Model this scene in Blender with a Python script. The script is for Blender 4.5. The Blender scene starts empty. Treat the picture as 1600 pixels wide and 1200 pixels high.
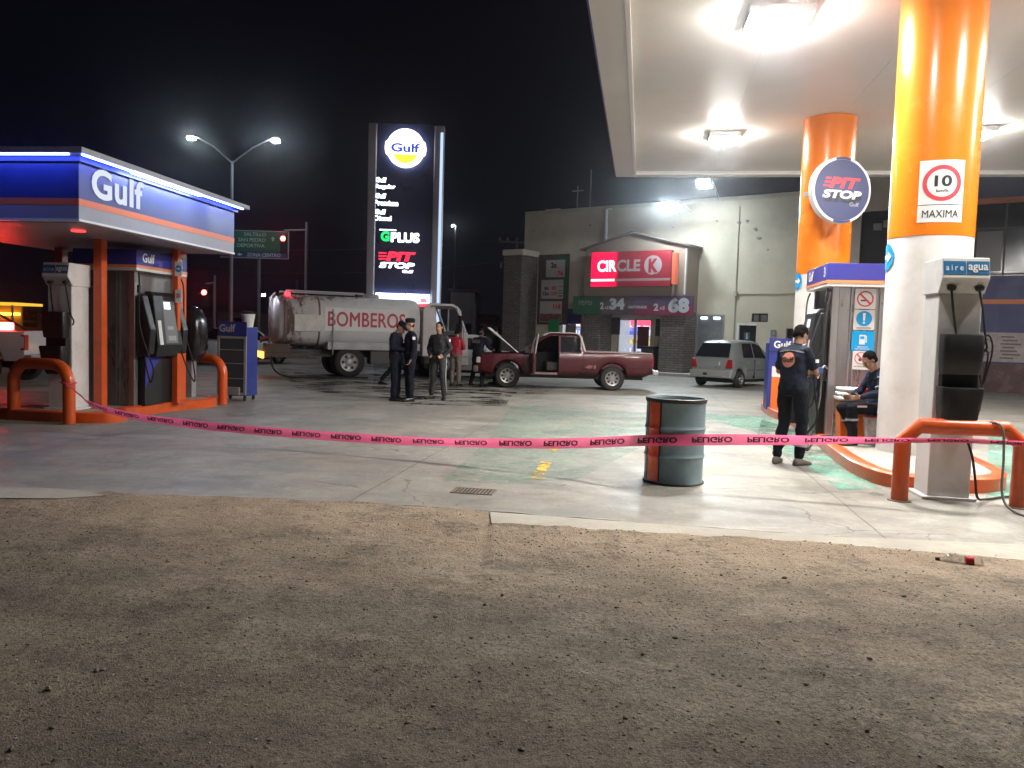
import bpy, bmesh, math, random
from mathutils import Vector, Matrix, Euler
R = math.radians
S = bpy.context.scene
C = S.collection
random.seed(7)

# ---------------------------------------------------------------- camera
CAM_H = 1.5
FPX = 1260.0
PITCH = math.atan(78 / FPX)
ROLL = 0.030
cam_d = bpy.data.cameras.new('camera'); cam = bpy.data.objects.new('camera', cam_d); C.objects.link(cam)
cam_d.sensor_width = 36; cam_d.lens = FPX / 1600 * 36; cam_d.clip_end = 2000; cam_d.clip_start = 0.05
CM = Matrix.Translation((0, 0, CAM_H)) @ Matrix.Rotation(R(90) - PITCH, 4, 'X') @ Matrix.Rotation(ROLL, 4, 'Z')
cam.matrix_world = CM
S.camera = cam

# ---------------------------------------------------------------- world: night sky
w = bpy.data.worlds.new('World'); S.world = w; w.use_nodes = True
nt = w.node_tree; bgn = nt.nodes['Background']
bgn.inputs[0].default_value = (0.0014, 0.0013, 0.0028, 1); bgn.inputs[1].default_value = 1.0
S.view_settings.view_transform = 'Standard'; S.view_settings.look = 'None'
S.view_settings.exposure = 0.37; S.view_settings.gamma = 1.0
S.render.engine = 'CYCLES'
S.cycles.use_denoising = True
S.cycles.max_bounces = 8; S.cycles.diffuse_bounces = 4; S.cycles.glossy_bounces = 4
S.cycles.transparent_max_bounces = 12; S.cycles.transmission_bounces = 6
S.cycles.sample_clamp_indirect = 8; S.cycles.caustics_reflective = False; S.cycles.caustics_refractive = False
GLOW_HAZE = 0.0013  # density of the mist added for a bloom round the lamps
LAMP = 330.0        # radiance of the canopy floodlights

# ---------------------------------------------------------------- measuring helpers (photograph pixel -> point in the world)
def ray(px, py):
    v = Vector(((px - 800) / FPX, -(py - 600) / FPX, -1.0))
    return (CM.to_3x3() @ v).normalized()
def G(px, py, z=0.0):
    d = ray(px, py); t = (z - CAM_H) / d.z
    return Vector((d.x * t, d.y * t, z))
def A(px, py, Y):
    d = ray(px, py); t = Y / d.y
    return Vector((d.x * t, Y, CAM_H + d.z * t))

# ---------------------------------------------------------------- materials
MATS = {}
def mat(name, col, rough=0.6, metal=0.0, emit=None, es=0.0, var=0.0, vs=3.0, bump=0.0, bs=40.0, dirt=0.0, dcol=(0.05, 0.04, 0.03), trans=0.0, alpha=1.0, coat=0.0, spec=0.5, ds=1.2, stretch=None):
    if name in MATS: return MATS[name]
    m = bpy.data.materials.new(name); m.use_nodes = True
    n = m.node_tree.nodes; l = m.node_tree.links; p = n['Principled BSDF']
    p.inputs['Roughness'].default_value = rough; p.inputs['Metallic'].default_value = metal
    p.inputs['Base Color'].default_value = (*col, 1)
    p.inputs['Specular IOR Level'].default_value = spec
    if coat: p.inputs['Coat Weight'].default_value = coat; p.inputs['Coat Roughness'].default_value = 0.08
    if trans: p.inputs['Transmission Weight'].default_value = trans
    if alpha < 1: p.inputs['Alpha'].default_value = alpha
    if emit: p.inputs['Emission Color'].default_value = (*emit, 1); p.inputs['Emission Strength'].default_value = es
    tc = n.new('ShaderNodeTexCoord'); src = tc.outputs['Object']
    if stretch:
        mp = n.new('ShaderNodeMapping'); mp.inputs['Scale'].default_value = stretch
        l.new(src, mp.inputs['Vector']); src = mp.outputs[0]
    cur = None
    if var or dirt:
        nz = n.new('ShaderNodeTexNoise'); nz.inputs['Scale'].default_value = vs; nz.inputs['Detail'].default_value = 6; nz.inputs['Roughness'].default_value = 0.65
        l.new(src, nz.inputs['Vector'])
        mr = n.new('ShaderNodeMapRange'); mr.inputs[1].default_value = 0.3; mr.inputs[2].default_value = 0.7
        mr.inputs[3].default_value = 1 - var; mr.inputs[4].default_value = 1 + var
        l.new(nz.outputs[0], mr.inputs[0])
        mx = n.new('ShaderNodeMix'); mx.data_type = 'RGBA'; mx.blend_type = 'MULTIPLY'; mx.inputs[0].default_value = 1
        mx.inputs[6].default_value = (*col, 1); l.new(mr.outputs[0], mx.inputs[7]); cur = mx.outputs[2]
        # roughness breaks up with the same noise
        rr = n.new('ShaderNodeMapRange'); rr.inputs[1].default_value = 0.3; rr.inputs[2].default_value = 0.7
        rr.inputs[3].default_value = max(0.02, rough * 0.8); rr.inputs[4].default_value = min(1, rough * 1.25)
        l.new(nz.outputs[0], rr.inputs[0]); l.new(rr.outputs[0], p.inputs['Roughness'])
    if dirt:
        n2 = n.new('ShaderNodeTexNoise'); n2.inputs['Scale'].default_value = ds; n2.inputs['Detail'].default_value = 8; n2.inputs['Roughness'].default_value = 0.7
        l.new(src, n2.inputs['Vector'])
        m2 = n.new('ShaderNodeMapRange'); m2.inputs[1].default_value = 0.5; m2.inputs[2].default_value = 0.72; m2.inputs[3].default_value = 0; m2.inputs[4].default_value = dirt
        l.new(n2.outputs[0], m2.inputs[0])
        mx2 = n.new('ShaderNodeMix'); mx2.data_type = 'RGBA'; mx2.inputs[7].default_value = (*dcol, 1)
        l.new(m2.outputs[0], mx2.inputs[0]); l.new(cur, mx2.inputs[6]); cur = mx2.outputs[2]
    if cur: l.new(cur, p.inputs['Base Color'])
    if bump:
        nb = n.new('ShaderNodeTexNoise'); nb.inputs['Scale'].default_value = bs; nb.inputs['Detail'].default_value = 5
        l.new(src, nb.inputs['Vector'])
        bp = n.new('ShaderNodeBump'); bp.inputs['Strength'].default_value = bump; bp.inputs['Distance'].default_value = 0.02
        l.new(nb.outputs[0], bp.inputs['Height']); l.new(bp.outputs[0], p.inputs['Normal'])
    MATS[name] = m; return m
def emis(name, col, s):
    if name in MATS: return MATS[name]
    m = bpy.data.materials.new(name); m.use_nodes = True; n = m.node_tree.nodes; n.clear()
    e = n.new('ShaderNodeEmission'); o = n.new('ShaderNodeOutputMaterial'); e.inputs[0].default_value = (*col, 1); e.inputs[1].default_value = s
    m.node_tree.links.new(e.outputs[0], o.inputs[0]); MATS[name] = m; return m

# ---------------------------------------------------------------- mesh builder
class MB:
    def __init__(s): s.v = []; s.f = []
    def add(s, vs, fs):
        b = len(s.v); s.v += [tuple(x) for x in vs]; s.f += [tuple(b + i for i in f) for f in fs]; return s
    def box(s, x0, x1, y0, y1, z0, z1):
        return s.add([(x0,y0,z0),(x1,y0,z0),(x1,y1,z0),(x0,y1,z0),(x0,y0,z1),(x1,y0,z1),(x1,y1,z1),(x0,y1,z1)],
                     [(0,3,2,1),(4,5,6,7),(0,1,5,4),(1,2,6,5),(2,3,7,6),(3,0,4,7)])
    def quad(s, a, b, c, d): return s.add([a,b,c,d], [(0,1,2,3)])
    def prism(s, poly, a0, a1, ax='y'):
        n = len(poly)
        def P(p, a):
            if ax == 'y': return (p[0], a, p[1])
            if ax == 'z': return (p[0], p[1], a)
            return (a, p[0], p[1])
        vs = [P(p, a0) for p in poly] + [P(p, a1) for p in poly]
        fs = [tuple(range(n)), tuple(range(2*n-1, n-1, -1))] + [(i, i+n, (i+1)%n+n, (i+1)%n) for i in range(n)]
        return s.add(vs, fs)
    def ring(s, cs, basis, n, e=2.0):
        out = []
        c, ux, uy, rx, ry = cs[0], basis[0], basis[1], cs[1], cs[2]
        for i in range(n):
            a = 2*math.pi*i/n; ca, sa = math.cos(a), math.sin(a)
            k = 2.0/e
            out.append(c + ux*(rx*math.copysign(abs(ca)**k, ca)) + uy*(ry*math.copysign(abs(sa)**k, sa)))
        return out
    def loft(s, rings, cap=True):
        n = len(rings[0]); vs = [p for r in rings for p in r]; fs = []
        for k in range(len(rings)-1):
            for i in range(n): fs.append((k*n+i, k*n+(i+1)%n, (k+1)*n+(i+1)%n, (k+1)*n+i))
        if cap: fs.append(tuple(range(n-1, -1, -1))); fs.append(tuple((len(rings)-1)*n + i for i in range(n)))
        return s.add(vs, fs)
    def tube(s, pts, r, n=12, cap=True):
        pts = [Vector(p) for p in pts]; rs = r if isinstance(r, (list, tuple)) else [r]*len(pts)
        rings = []; prev = None
        for i, p in enumerate(pts):
            t = (pts[min(i+1, len(pts)-1)] - pts[max(i-1, 0)]).normalized()
            if prev is None:
                a = Vector((0,0,1)) if abs(t.z) < 0.9 else Vector((1,0,0))
                ux = t.cross(a).normalized()
            else:
                ux = (prev - t*prev.dot(t)).normalized()
            uy = t.cross(ux); prev = ux
            rings.append([p + ux*(rs[i]*math.cos(2*math.pi*j/n)) + uy*(rs[i]*math.sin(2*math.pi*j/n)) for j in range(n)])
        return s.loft(rings, cap)
    def cyl(s, p0, p1, r0, r1=None, n=24): return s.tube([p0, p1], [r0, r0 if r1 is None else r1], n)
    def lathe(s, prof, c=(0,0,0), ax='z', n=32, cap=True):
        c = Vector(c); rings = []
        for r, h in prof:
            ring = []
            for j in range(n):
                a = 2*math.pi*j/n; x, y = r*math.cos(a), r*math.sin(a)
                ring.append(c + (Vector((x, y, h)) if ax == 'z' else Vector((x, h, y)) if ax == 'y' else Vector((h, x, y))))
            rings.append(ring)
        return s.loft(rings, cap)
    def ell(s, c, rx, ry, rz, n=16, m=10, rot=None):
        c = Vector(c); vs = [] ; fs = []
        for i in range(m+1):
            ph = math.pi*i/m
            for j in range(n):
                a = 2*math.pi*j/n
                p = Vector((rx*math.sin(ph)*math.cos(a), ry*math.sin(ph)*math.sin(a), rz*math.cos(ph)))
                if rot: p = rot @ p
                vs.append(c + p)
        for i in range(m):
            for j in range(n): fs.append((i*n+j, (i+1)*n+j, (i+1)*n+(j+1)%n, i*n+(j+1)%n))
        return s.add(vs, fs)
    def capsule(s, p0, p1, r0, r1, n=12):
        p0, p1 = Vector(p0), Vector(p1); t = (p1-p0).normalized(); pts = []; rs = []
        for k in range(5):
            a = math.pi/2*(1-k/4); pts.append(p0 - t*r0*math.sin(a)); rs.append(max(1e-4, r0*math.cos(a)))
        for k in range(5):
            a = math.pi/2*k/4; pts.append(p1 + t*r1*math.sin(a)); rs.append(max(1e-4, r1*math.cos(a)))
        return s.tube(pts, rs, n)
    def build(s, name, m, parent=None, smooth=False, bevel=0, seg=2, label=None, kind=None):
        me = bpy.data.meshes.new(name); me.from_pydata(s.v, [], s.f)
        bm = bmesh.new(); bm.from_mesh(me); bmesh.ops.remove_doubles(bm, verts=bm.verts, dist=1e-5)
        bmesh.ops.recalc_face_normals(bm, faces=bm.faces); bm.to_mesh(me); bm.free()
        o = bpy.data.objects.new(name, me); C.objects.link(o)
        if m: me.materials.append(m)
        if smooth is True:
            me.polygons.foreach_set('use_smooth', [True]*len(me.polygons))
        elif smooth:
            me.polygons.foreach_set('use_smooth', [True]*len(me.polygons)); me.set_sharp_from_angle(angle=R(smooth))
        if bevel:
            b = o.modifiers.new('b', 'BEVEL'); b.width = bevel; b.segments = seg; b.limit_method = 'ANGLE'; b.angle_limit = R(40)
        if parent: o.parent = parent
        if label: o['label'] = label
        if kind: o['kind'] = kind
        return o
def tag(o, label, cat, group=None, kind=None):
    if label: o['label'] = label
    if cat: o['category'] = cat
    if group: o['group'] = group
    if kind: o['kind'] = kind
    return o
def thing(name, label, cat, loc=(0,0,0), rz=0, group=None, kind=None):
    o = bpy.data.objects.new(name, None); C.objects.link(o); o.empty_display_size = .2
    o.location = loc; o.rotation_euler = (0,0,rz)
    return tag(o, label, cat, group, kind)
def text_verts(body, w, h, bold=0.02, shear=0.0, extrude=0.0, spacing=1.0):
    cu = bpy.data.curves.new('t', 'FONT'); cu.body = body; cu.size = 1; cu.offset = bold; cu.shear = shear; cu.space_character = spacing
    cu.resolution_u = 4; cu.align_x = 'CENTER'
    o = bpy.data.objects.new('t', cu); C.objects.link(o)
    dg = bpy.context.evaluated_depsgraph_get(); me = o.evaluated_get(dg).to_mesh()
    vs = [v.co.copy() for v in me.vertices]; fs = [tuple(p.vertices) for p in me.polygons]
    o.evaluated_get(dg).to_mesh_clear(); bpy.data.objects.remove(o); bpy.data.curves.remove(cu)
    x0 = min(v.x for v in vs); x1 = max(v.x for v in vs); y0 = min(v.y for v in vs); y1 = max(v.y for v in vs)
    sx = w/(x1-x0) if w else h/(y1-y0); sy = h/(y1-y0) if h else sx
    return [((v.x-(x0+x1)/2)*sx, (v.y-(y0+y1)/2)*sy) for v in vs], fs
def add_text(mb, body, c, w, h, y, bold=0.02, shear=0.0, flip=False, spacing=1.0, fn=None):
    """lettering on the local XZ plane at depth y, centred at c=(x,z)"""
    if 'M' in body and bold > 0:      # the capital M folds over itself when swollen: thicken it with stepped copies instead
        hh = h or .2; b = min(bold, .05)*hh*.9; k = 0
        for dx, dz in ((-b,0),(b,0),(0,-b),(0,b),(0,0)):
            k += 1; add_text(mb, body, (c[0]+dx, c[1]+dz), w-2*b if w else w, h-2*b if h else h, y-.0004*k, 0, shear, flip, spacing, fn)
        return
    vs, fs = text_verts(body, w, h, bold, shear, spacing=spacing)
    P = []
    for a, b in vs:
        if flip: b = -b
        p = (c[0]+a, y, c[1]+b)
        P.append(fn(p) if fn else p)
    mb.add(P, fs)
def flat_build(mb, name, m, parent=None, label=None, thick=0.0):
    me = bpy.data.meshes.new(name); me.from_pydata(mb.v, [], mb.f); me.materials.append(m)
    o = bpy.data.objects.new(name, me); C.objects.link(o)
    if parent: o.parent = parent
    if label: o['label'] = label
    if thick:
        s = o.modifiers.new('s', 'SOLIDIFY'); s.thickness = thick; s.offset = 0
    return o
def disc(mb, c, r, y, n=40, r0=0.0):
    """flat disc or ring on the XZ plane"""
    if r0 <= 0:
        mb.add([(c[0]+r*math.cos(2*math.pi*i/n), y, c[1]+r*math.sin(2*math.pi*i/n)) for i in range(n)], [tuple(range(n))])
    else:
        vs = []; fs = []
        for i in range(n):
            a = 2*math.pi*i/n
            vs += [(c[0]+r0*math.cos(a), y, c[1]+r0*math.sin(a)), (c[0]+r*math.cos(a), y, c[1]+r*math.sin(a))]
            j = (i+1) % n; fs.append((2*i, 2*i+1, 2*j+1, 2*j))
        mb.add(vs, fs)
def rect(mb, x0, x1, z0, z1, y): mb.add([(x0,y,z0),(x1,y,z0),(x1,y,z1),(x0,y,z1)], [(0,1,2,3)])
def arc(c, r, a0, a1, n): return [(c[0]+r*math.cos(R(a0+(a1-a0)*i/n)), c[1]+r*math.sin(R(a0+(a1-a0)*i/n))) for i in range(n+1)]

# palette
ORANGE = mat('orange_paint', (0.66, 0.095, 0.012), 0.38, var=.12, vs=2.5, dirt=.5, dcol=(.16,.05,.02), ds=3, bump=.08, bs=25, coat=.3)
PILLAR_O = mat('pillar_orange', (0.80, 0.20, 0.012), 0.24, var=.05, vs=1.5, coat=.4)
PILLAR_W = mat('pillar_white', (0.78, 0.75, 0.73), 0.4, var=.05, vs=1.5, dirt=.25, dcol=(.35,.3,.26), ds=2)
WHITE = mat('white_paint', (0.72, 0.71, 0.70), 0.45, var=.06, vs=4, dirt=.3, dcol=(.3,.27,.23), ds=2.5)
NAVY = mat('navy_panel', (0.022, 0.03, 0.17), 0.4, var=.1, vs=3)
BLACK = mat('black_plastic', (0.012, 0.012, 0.013), 0.42, var=.2, vs=8, bump=.1)
RUBBER = mat('rubber', (0.016, 0.016, 0.016), 0.75, var=.3, vs=10, bump=.2)
STEEL = mat('brushed_steel', (0.42, 0.41, 0.41), 0.36, metal=.85, var=.12, vs=6, bump=.05, bs=30, stretch=(1,1,.1))
GREY_METAL = mat('grey_metal', (0.33, 0.33, 0.34), 0.45, metal=.4, var=.1, vs=6)
GLASS_D = mat('dark_glass', (0.012, 0.014, 0.018), 0.08, var=.2, vs=3)
TXT_W = mat('white_lettering', (0.8, 0.8, 0.8), 0.5)
TXT_K = mat('black_lettering', (0.02, 0.02, 0.02), 0.5)
TXT_R = mat('red_lettering', (0.65, 0.02, 0.03), 0.5)
# ================================================================= GROUND
def ground_material(name, kind):
    m = bpy.data.materials.new(name); m.use_nodes = True; n = m.node_tree.nodes; l = m.node_tree.links; p = n['Principled BSDF']
    tc = n.new('ShaderNodeTexCoord')
    def noise(sc, det=6, ro=.6, src=None, dist=0.0):
        x = n.new('ShaderNodeTexNoise'); x.inputs['Scale'].default_value = sc; x.inputs['Detail'].default_value = det; x.inputs['Roughness'].default_value = ro; x.inputs['Distortion'].default_value = dist
        l.new(src or tc.outputs['Object'], x.inputs['Vector']); return x.outputs[0]
    def mr(src, a, b, c=0.0, d=1.0):
        x = n.new('ShaderNodeMapRange'); x.inputs[1].default_value = a; x.inputs[2].default_value = b; x.inputs[3].default_value = c; x.inputs[4].default_value = d
        l.new(src, x.inputs[0]); return x.outputs[0]
    def mix(f, a, b, mode='MIX'):
        x = n.new('ShaderNodeMix'); x.data_type = 'RGBA'; x.blend_type = mode
        if isinstance(f, float): x.inputs[0].default_value = f
        else: l.new(f, x.inputs[0])
        for s, k in ((a, 6), (b, 7)):
            if isinstance(s, tuple): x.inputs[k].default_value = (*s, 1)
            else: l.new(s, x.inputs[k])
        return x.outputs[2]
    def math_(op, a, b=None):
        x = n.new('ShaderNodeMath'); x.operation = op
        for s, k in ((a, 0), (b, 1)):
            if s is None: continue
            if isinstance(s, float): x.inputs[k].default_value = s
            else: l.new(s, x.inputs[k])
        return x.outputs[0]
    def mapping(sc=(1,1,1), rot=0.0, loc=(0,0,0)):
        x = n.new('ShaderNodeMapping'); x.inputs['Scale'].default_value = sc; x.inputs['Rotation'].default_value = (0,0,rot); x.inputs['Location'].default_value = loc
        l.new(tc.outputs['Object'], x.inputs['Vector']); return x.outputs[0]
    if kind == 'concrete':
        col = mix(mr(noise(.35, 5, .6), .35, .65), (.26,.24,.20), (.37,.345,.295))
        col = mix(mr(noise(2.3, 8, .7), .38, .68, 0., .55), col, (.19,.175,.15))
        col = mix(mr(noise(.9, 7, .7, mapping((1,1.6,1), R(20))), .47, .62, 0., .6), col, (.16,.152,.14))
        col = mix(mr(noise(7., 10, .8), .46, .66, 0., .55), col, (.20,.185,.155))
        col = mix(mr(noise(11., 9, .8, mapping((1,.35,1), R(-30))), .54, .66, 0., .45), col, (.43,.41,.36))
        col = mix(mr(noise(60., 4, .8), .45, .7, 0., .3), col, (.16,.155,.14))
        # long streaks left by tyres, along and across the lanes
        for rot, s1, lo in ((R(-62), (.5, 9, 1), .60), (R(9), (7, .35, 1), .60), (R(-25), (.6, 14, 1), .63)):
            st = mr(noise(1.0, 5, .6, mapping(s1, rot), .6), lo, lo+.1)
            col = mix(math_('MULTIPLY', math_('MULTIPLY', st, mr(noise(.25, 3, .5), .42, .6)), .42), col, (.12,.118,.115))
        # oil stains
        col = mix(math_('MULTIPLY', mr(noise(.8, 8, .72), .60, .70), .75), col, (.085,.08,.075))
        # light scuffs
        sc = mr(noise(1.2, 6, .7, mapping((1, 6, 1), R(35)), .8), .60, .68)
        col = mix(math_('MULTIPLY', sc, .35), col, (.45,.43,.39))
        # chalky swirling scuffs and grey blotches
        for sc_, ms in ((1.9, 11.), (3.1, 5.)):
            sw = mr(math_('ABSOLUTE', math_('SUBTRACT', noise(sc_, 4, .55, mapping((1,1,1), .3*ms, (ms,ms,0)), 2.2), .5)), .0, .018, 1., 0.)
            col = mix(math_('MULTIPLY', math_('MULTIPLY', sw, mr(noise(.55, 4, .6, mapping((1,1,1), 0., (ms,0,0))), .48, .6)), .38), col, (.50,.48,.44))
        col = mix(math_('MULTIPLY', mr(noise(.6, 8, .7, mapping((1,1,1), 0., (3,8,0))), .48, .60), .5), col, (.155,.16,.155))
        # slab joints every 4.2 m, turned with the station
        mp = n.new('ShaderNodeMapping'); mp.vector_type = 'TEXTURE'; mp.inputs['Rotation'].default_value = (0,0,R(-9)); mp.inputs['Location'].default_value = (.9, 7.35, 0)
        l.new(tc.outputs['Object'], mp.inputs['Vector']); sx = n.new('ShaderNodeSeparateXYZ'); l.new(mp.outputs[0], sx.inputs[0])
        wob = mr(noise(1.5, 3, .5), 0., 1., -.03, .03)
        js = []
        for k, per in ((0, 4.4), (1, 3.6)):
            a = math_('ADD', math_('DIVIDE', sx.outputs[k], per), 100.)
            fr = math_('FRACT', math_('ADD', a, math_('MULTIPLY', wob, .15)))
            js.append(math_('LESS_THAN', math_('ABSOLUTE', math_('SUBTRACT', fr, .5)), .0022))
        joint = math_('MAXIMUM', js[0], js[1])
        # cracks
        nd = n.new('ShaderNodeTexNoise'); nd.inputs['Scale'].default_value = 1.6; nd.inputs['Detail'].default_value = 6; l.new(tc.outputs['Object'], nd.inputs['Vector'])
        va = n.new('ShaderNodeVectorMath'); va.operation = 'MULTIPLY_ADD'; va.inputs[1].default_value = (.9,.9,0); l.new(nd.outputs['Color'], va.inputs[0]); l.new(tc.outputs['Object'], va.inputs[2])
        vo = n.new('ShaderNodeTexVoronoi'); vo.feature = 'DISTANCE_TO_EDGE'; vo.inputs['Scale'].default_value = .42; l.new(va.outputs[0], vo.inputs['Vector'])
        crack = math_('MULTIPLY', math_('LESS_THAN', vo.outputs[0], .0030), mr(noise(.5, 2, .5), .53, .56))
        lines = math_('MAXIMUM', joint, crack)
        col = mix(math_('MULTIPLY', lines, .6), col, (.05,.045,.04))
        l.new(col, p.inputs['Base Color'])
        l.new(mr(noise(1.4, 6, .6), .35, .65, .38, .7), p.inputs['Roughness'])
        h = math_('SUBTRACT', mr(noise(45., 5, .7), 0., 1., 0., .25), lines)
        b = n.new('ShaderNodeBump'); b.inputs['Strength'].default_value = .35; b.inputs['Distance'].default_value = .012; l.new(h, b.inputs['Height']); l.new(b.outputs[0], p.inputs['Normal'])
    elif kind == 'strip':
        col = mix(mr(noise(1.4, 7, .65), .35, .65), (.33,.30,.25), (.43,.395,.33))
        col = mix(mr(noise(9., 7, .75), .5, .7, 0., .5), col, (.27,.23,.18))
        l.new(col, p.inputs['Base Color']); p.inputs['Roughness'].default_value = .8
        b = n.new('ShaderNodeBump'); b.inputs['Strength'].default_value = .4; b.inputs['Distance'].default_value = .01; l.new(noise(40., 6, .7), b.inputs['Height']); l.new(b.outputs[0], p.inputs['Normal'])
    elif kind == 'dirt':
        col = mix(mr(noise(.7, 6, .65), .35, .65), (.25,.20,.135), (.40,.33,.235))
        rut = mr(noise(1.0, 7, .65, mapping((.28,1.25,1), R(-24)), .5), .50, .64, 0., .75)
        col = mix(rut, col, (.13,.105,.075))
        rut2 = mr(noise(1.0, 7, .7, mapping((.35,2.6,1), R(7)), .7), .55, .66, 0., .5)
        col = mix(rut2, col, (.42,.34,.24))
        col = mix(mr(noise(3.5, 8, .75), .42, .66, 0., .7), col, (.15,.11,.075))
        col = mix(mr(noise(.45, 4, .6), .42, .58, 0., .45), col, (.16,.135,.10))
        col = mix(mr(noise(26., 6, .8), .48, .66, 0., .6), col, (.075,.06,.045))
        sy = n.new('ShaderNodeSeparateXYZ'); l.new(tc.outputs['Object'], sy.inputs[0])
        yy = math_('ADD', math_('ADD', sy.outputs[1], math_('MULTIPLY', sy.outputs[0], .14)), math_('MULTIPLY', noise(.8, 6, .65), 3.4))
        dust = mr(yy, 5.9, 7.6)
        tan = mix(mr(noise(1.6, 8, .7), .35, .68), (.46,.345,.235), (.32,.235,.16))
        col = mix(math_('MULTIPLY', dust, .85), mix(.35, col, (.19,.165,.13)), tan)
        clump = math_('MULTIPLY', mr(noise(1.5, 10, .8), .50, .58), mr(noise(17., 6, .8), .38, .52))
        col = mix(math_('MULTIPLY', clump, .62), col, (.075,.06,.045))
        fine = mr(noise(42., 6, .85), .49, .56)
        col = mix(math_('MULTIPLY', fine, mr(dust, 0., 1., .72, .30)), col, (.06,.048,.036))
        # gravel grains: light and dark specks
        vo = n.new('ShaderNodeTexVoronoi'); vo.inputs['Scale'].default_value = 85; l.new(tc.outputs['Object'], vo.inputs['Vector'])
        sc = n.new('ShaderNodeSeparateColor'); l.new(vo.outputs['Color'], sc.inputs[0])
        grain = mr(vo.outputs['Distance'], .25, .42, 1., 0.)
        sel = mr(noise(1.6, 5, .7), .40, .60)
        col = mix(math_('MULTIPLY', math_('MULTIPLY', grain, math_('GREATER_THAN', sc.outputs[0], .72)), math_('ADD', math_('MULTIPLY', sel, .5), .15)), col, (.36,.31,.25))
        col = mix(math_('MULTIPLY', math_('MULTIPLY', grain, math_('LESS_THAN', sc.outputs[0], .24)), math_('ADD', math_('MULTIPLY', sel, .55), .2)), col, (.045,.036,.03))
        vo2 = n.new('ShaderNodeTexVoronoi'); vo2.inputs['Scale'].default_value = 30; l.new(tc.outputs['Object'], vo2.inputs['Vector'])
        s2 = n.new('ShaderNodeSeparateColor'); l.new(vo2.outputs['Color'], s2.inputs[0])
        g2 = math_('MULTIPLY', mr(vo2.outputs['Distance'], .18, .36, 1., 0.), math_('GREATER_THAN', s2.outputs[1], .80))
        col = mix(math_('MULTIPLY', g2, .55), col, (.075,.06,.05))
        l.new(col, p.inputs['Base Color']); p.inputs['Roughness'].default_value = .93
        rough_ = mr(noise(1.1, 5, .7), .40, .62, .15, 1.0)
        h = math_('ADD', math_('MULTIPLY', math_('ADD', math_('MULTIPLY', grain, .30), math_('MULTIPLY', g2, .6)), rough_), math_('ADD', math_('MULTIPLY', noise(70., 8, .8), rough_), math_('MULTIPLY', noise(5., 9, .7), 1.6)))
        b = n.new('ShaderNodeBump'); b.inputs['Strength'].default_value = .9; b.inputs['Distance'].default_value = .022; l.new(h, b.inputs['Height']); l.new(b.outputs[0], p.inputs['Normal'])
    elif kind == 'asphalt':
        col = mix(mr(noise(.3, 6, .65), .35, .65), (.045,.043,.04), (.08,.076,.07)); l.new(col, p.inputs['Base Color']); p.inputs['Roughness'].default_value = .75
    elif kind == 'green':
        # worn painted lane: paint left where the noise lets it, bare concrete elsewhere
        l.new(mix(mr(noise(1.2, 5, .6), .35, .65), (.10,.30,.22), (.18,.42,.32)), p.inputs['Base Color']); p.inputs['Roughness'].default_value = .55
        a = math_('MULTIPLY', mr(noise(1.5, 9, .75), .40, .56), mr(noise(14., 6, .7), .38, .5)); l.new(math_('MULTIPLY', a, .85), p.inputs['Alpha'])
    elif kind == 'yellow':
        p.inputs['Base Color'].default_value = (.72,.42,.05,1); p.inputs['Roughness'].default_value = .6
        l.new(mr(noise(5., 9, .75), .40, .56), p.inputs['Alpha'])
    elif kind == 'whiteline':
        p.inputs['Base Color'].default_value = (.62,.62,.58,1); p.inputs['Roughness'].default_value = .6
        l.new(math_('MULTIPLY', mr(noise(3., 9, .75), .42, .6), .6), p.inputs['Alpha'])
    elif kind == 'wet':
        p.inputs['Base Color'].default_value = (.03,.028,.026,1); p.inputs['Roughness'].default_value = .06
        l.new(math_('MULTIPLY', mr(noise(.9, 7, .7, mapping((.8, 2.2, 1), R(-8))), .50, .58), .85), p.inputs['Alpha'])
    return m
M_CON = ground_material('forecourt_concrete', 'concrete'); M_STRIP = ground_material('kerb_concrete', 'strip')
M_DIRT = ground_material('dirt', 'dirt'); M_ASPH = ground_material('asphalt', 'asphalt')
M_GREEN = ground_material('green_lane_paint', 'green'); M_YEL = ground_material('yellow_line_paint', 'yellow'); M_WL = ground_material('white_line_paint', 'whiteline'); M_WET = ground_material('wet_film', 'wet')

m = MB(); m.quad((-260,-120,-.10), (260,-120,-.10), (260,420,-.10), (-260,420,-.10)); o = m.build('ground', M_ASPH, kind='structure')

EDG = [(-60,5.2),(-9,6.6)] + [(G(*q).x, G(*q).y) for q in ((0,770),(60,768),(110,776),(165,769),(200,773),(385,778),(500,783),(640,790),(766,799))]
EDG2 = [(G(*q).x, G(*q).y) for q in ((768,819),(1285,850),(1600,877))]; EDG2 += [(9, EDG2[-1][1]-.40)]
def edge_y(x):
    L, top = (EDG, 0.0) if x < EDG2[0][0] else (EDG2, .006)
    if x >= L[-1][0]: return L[-1][1], top
    for a, b in zip(L, L[1:]):
        if x <= b[0]: return a[1]+(b[1]-a[1])*(x-a[0])/(b[0]-a[0]), top
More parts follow.
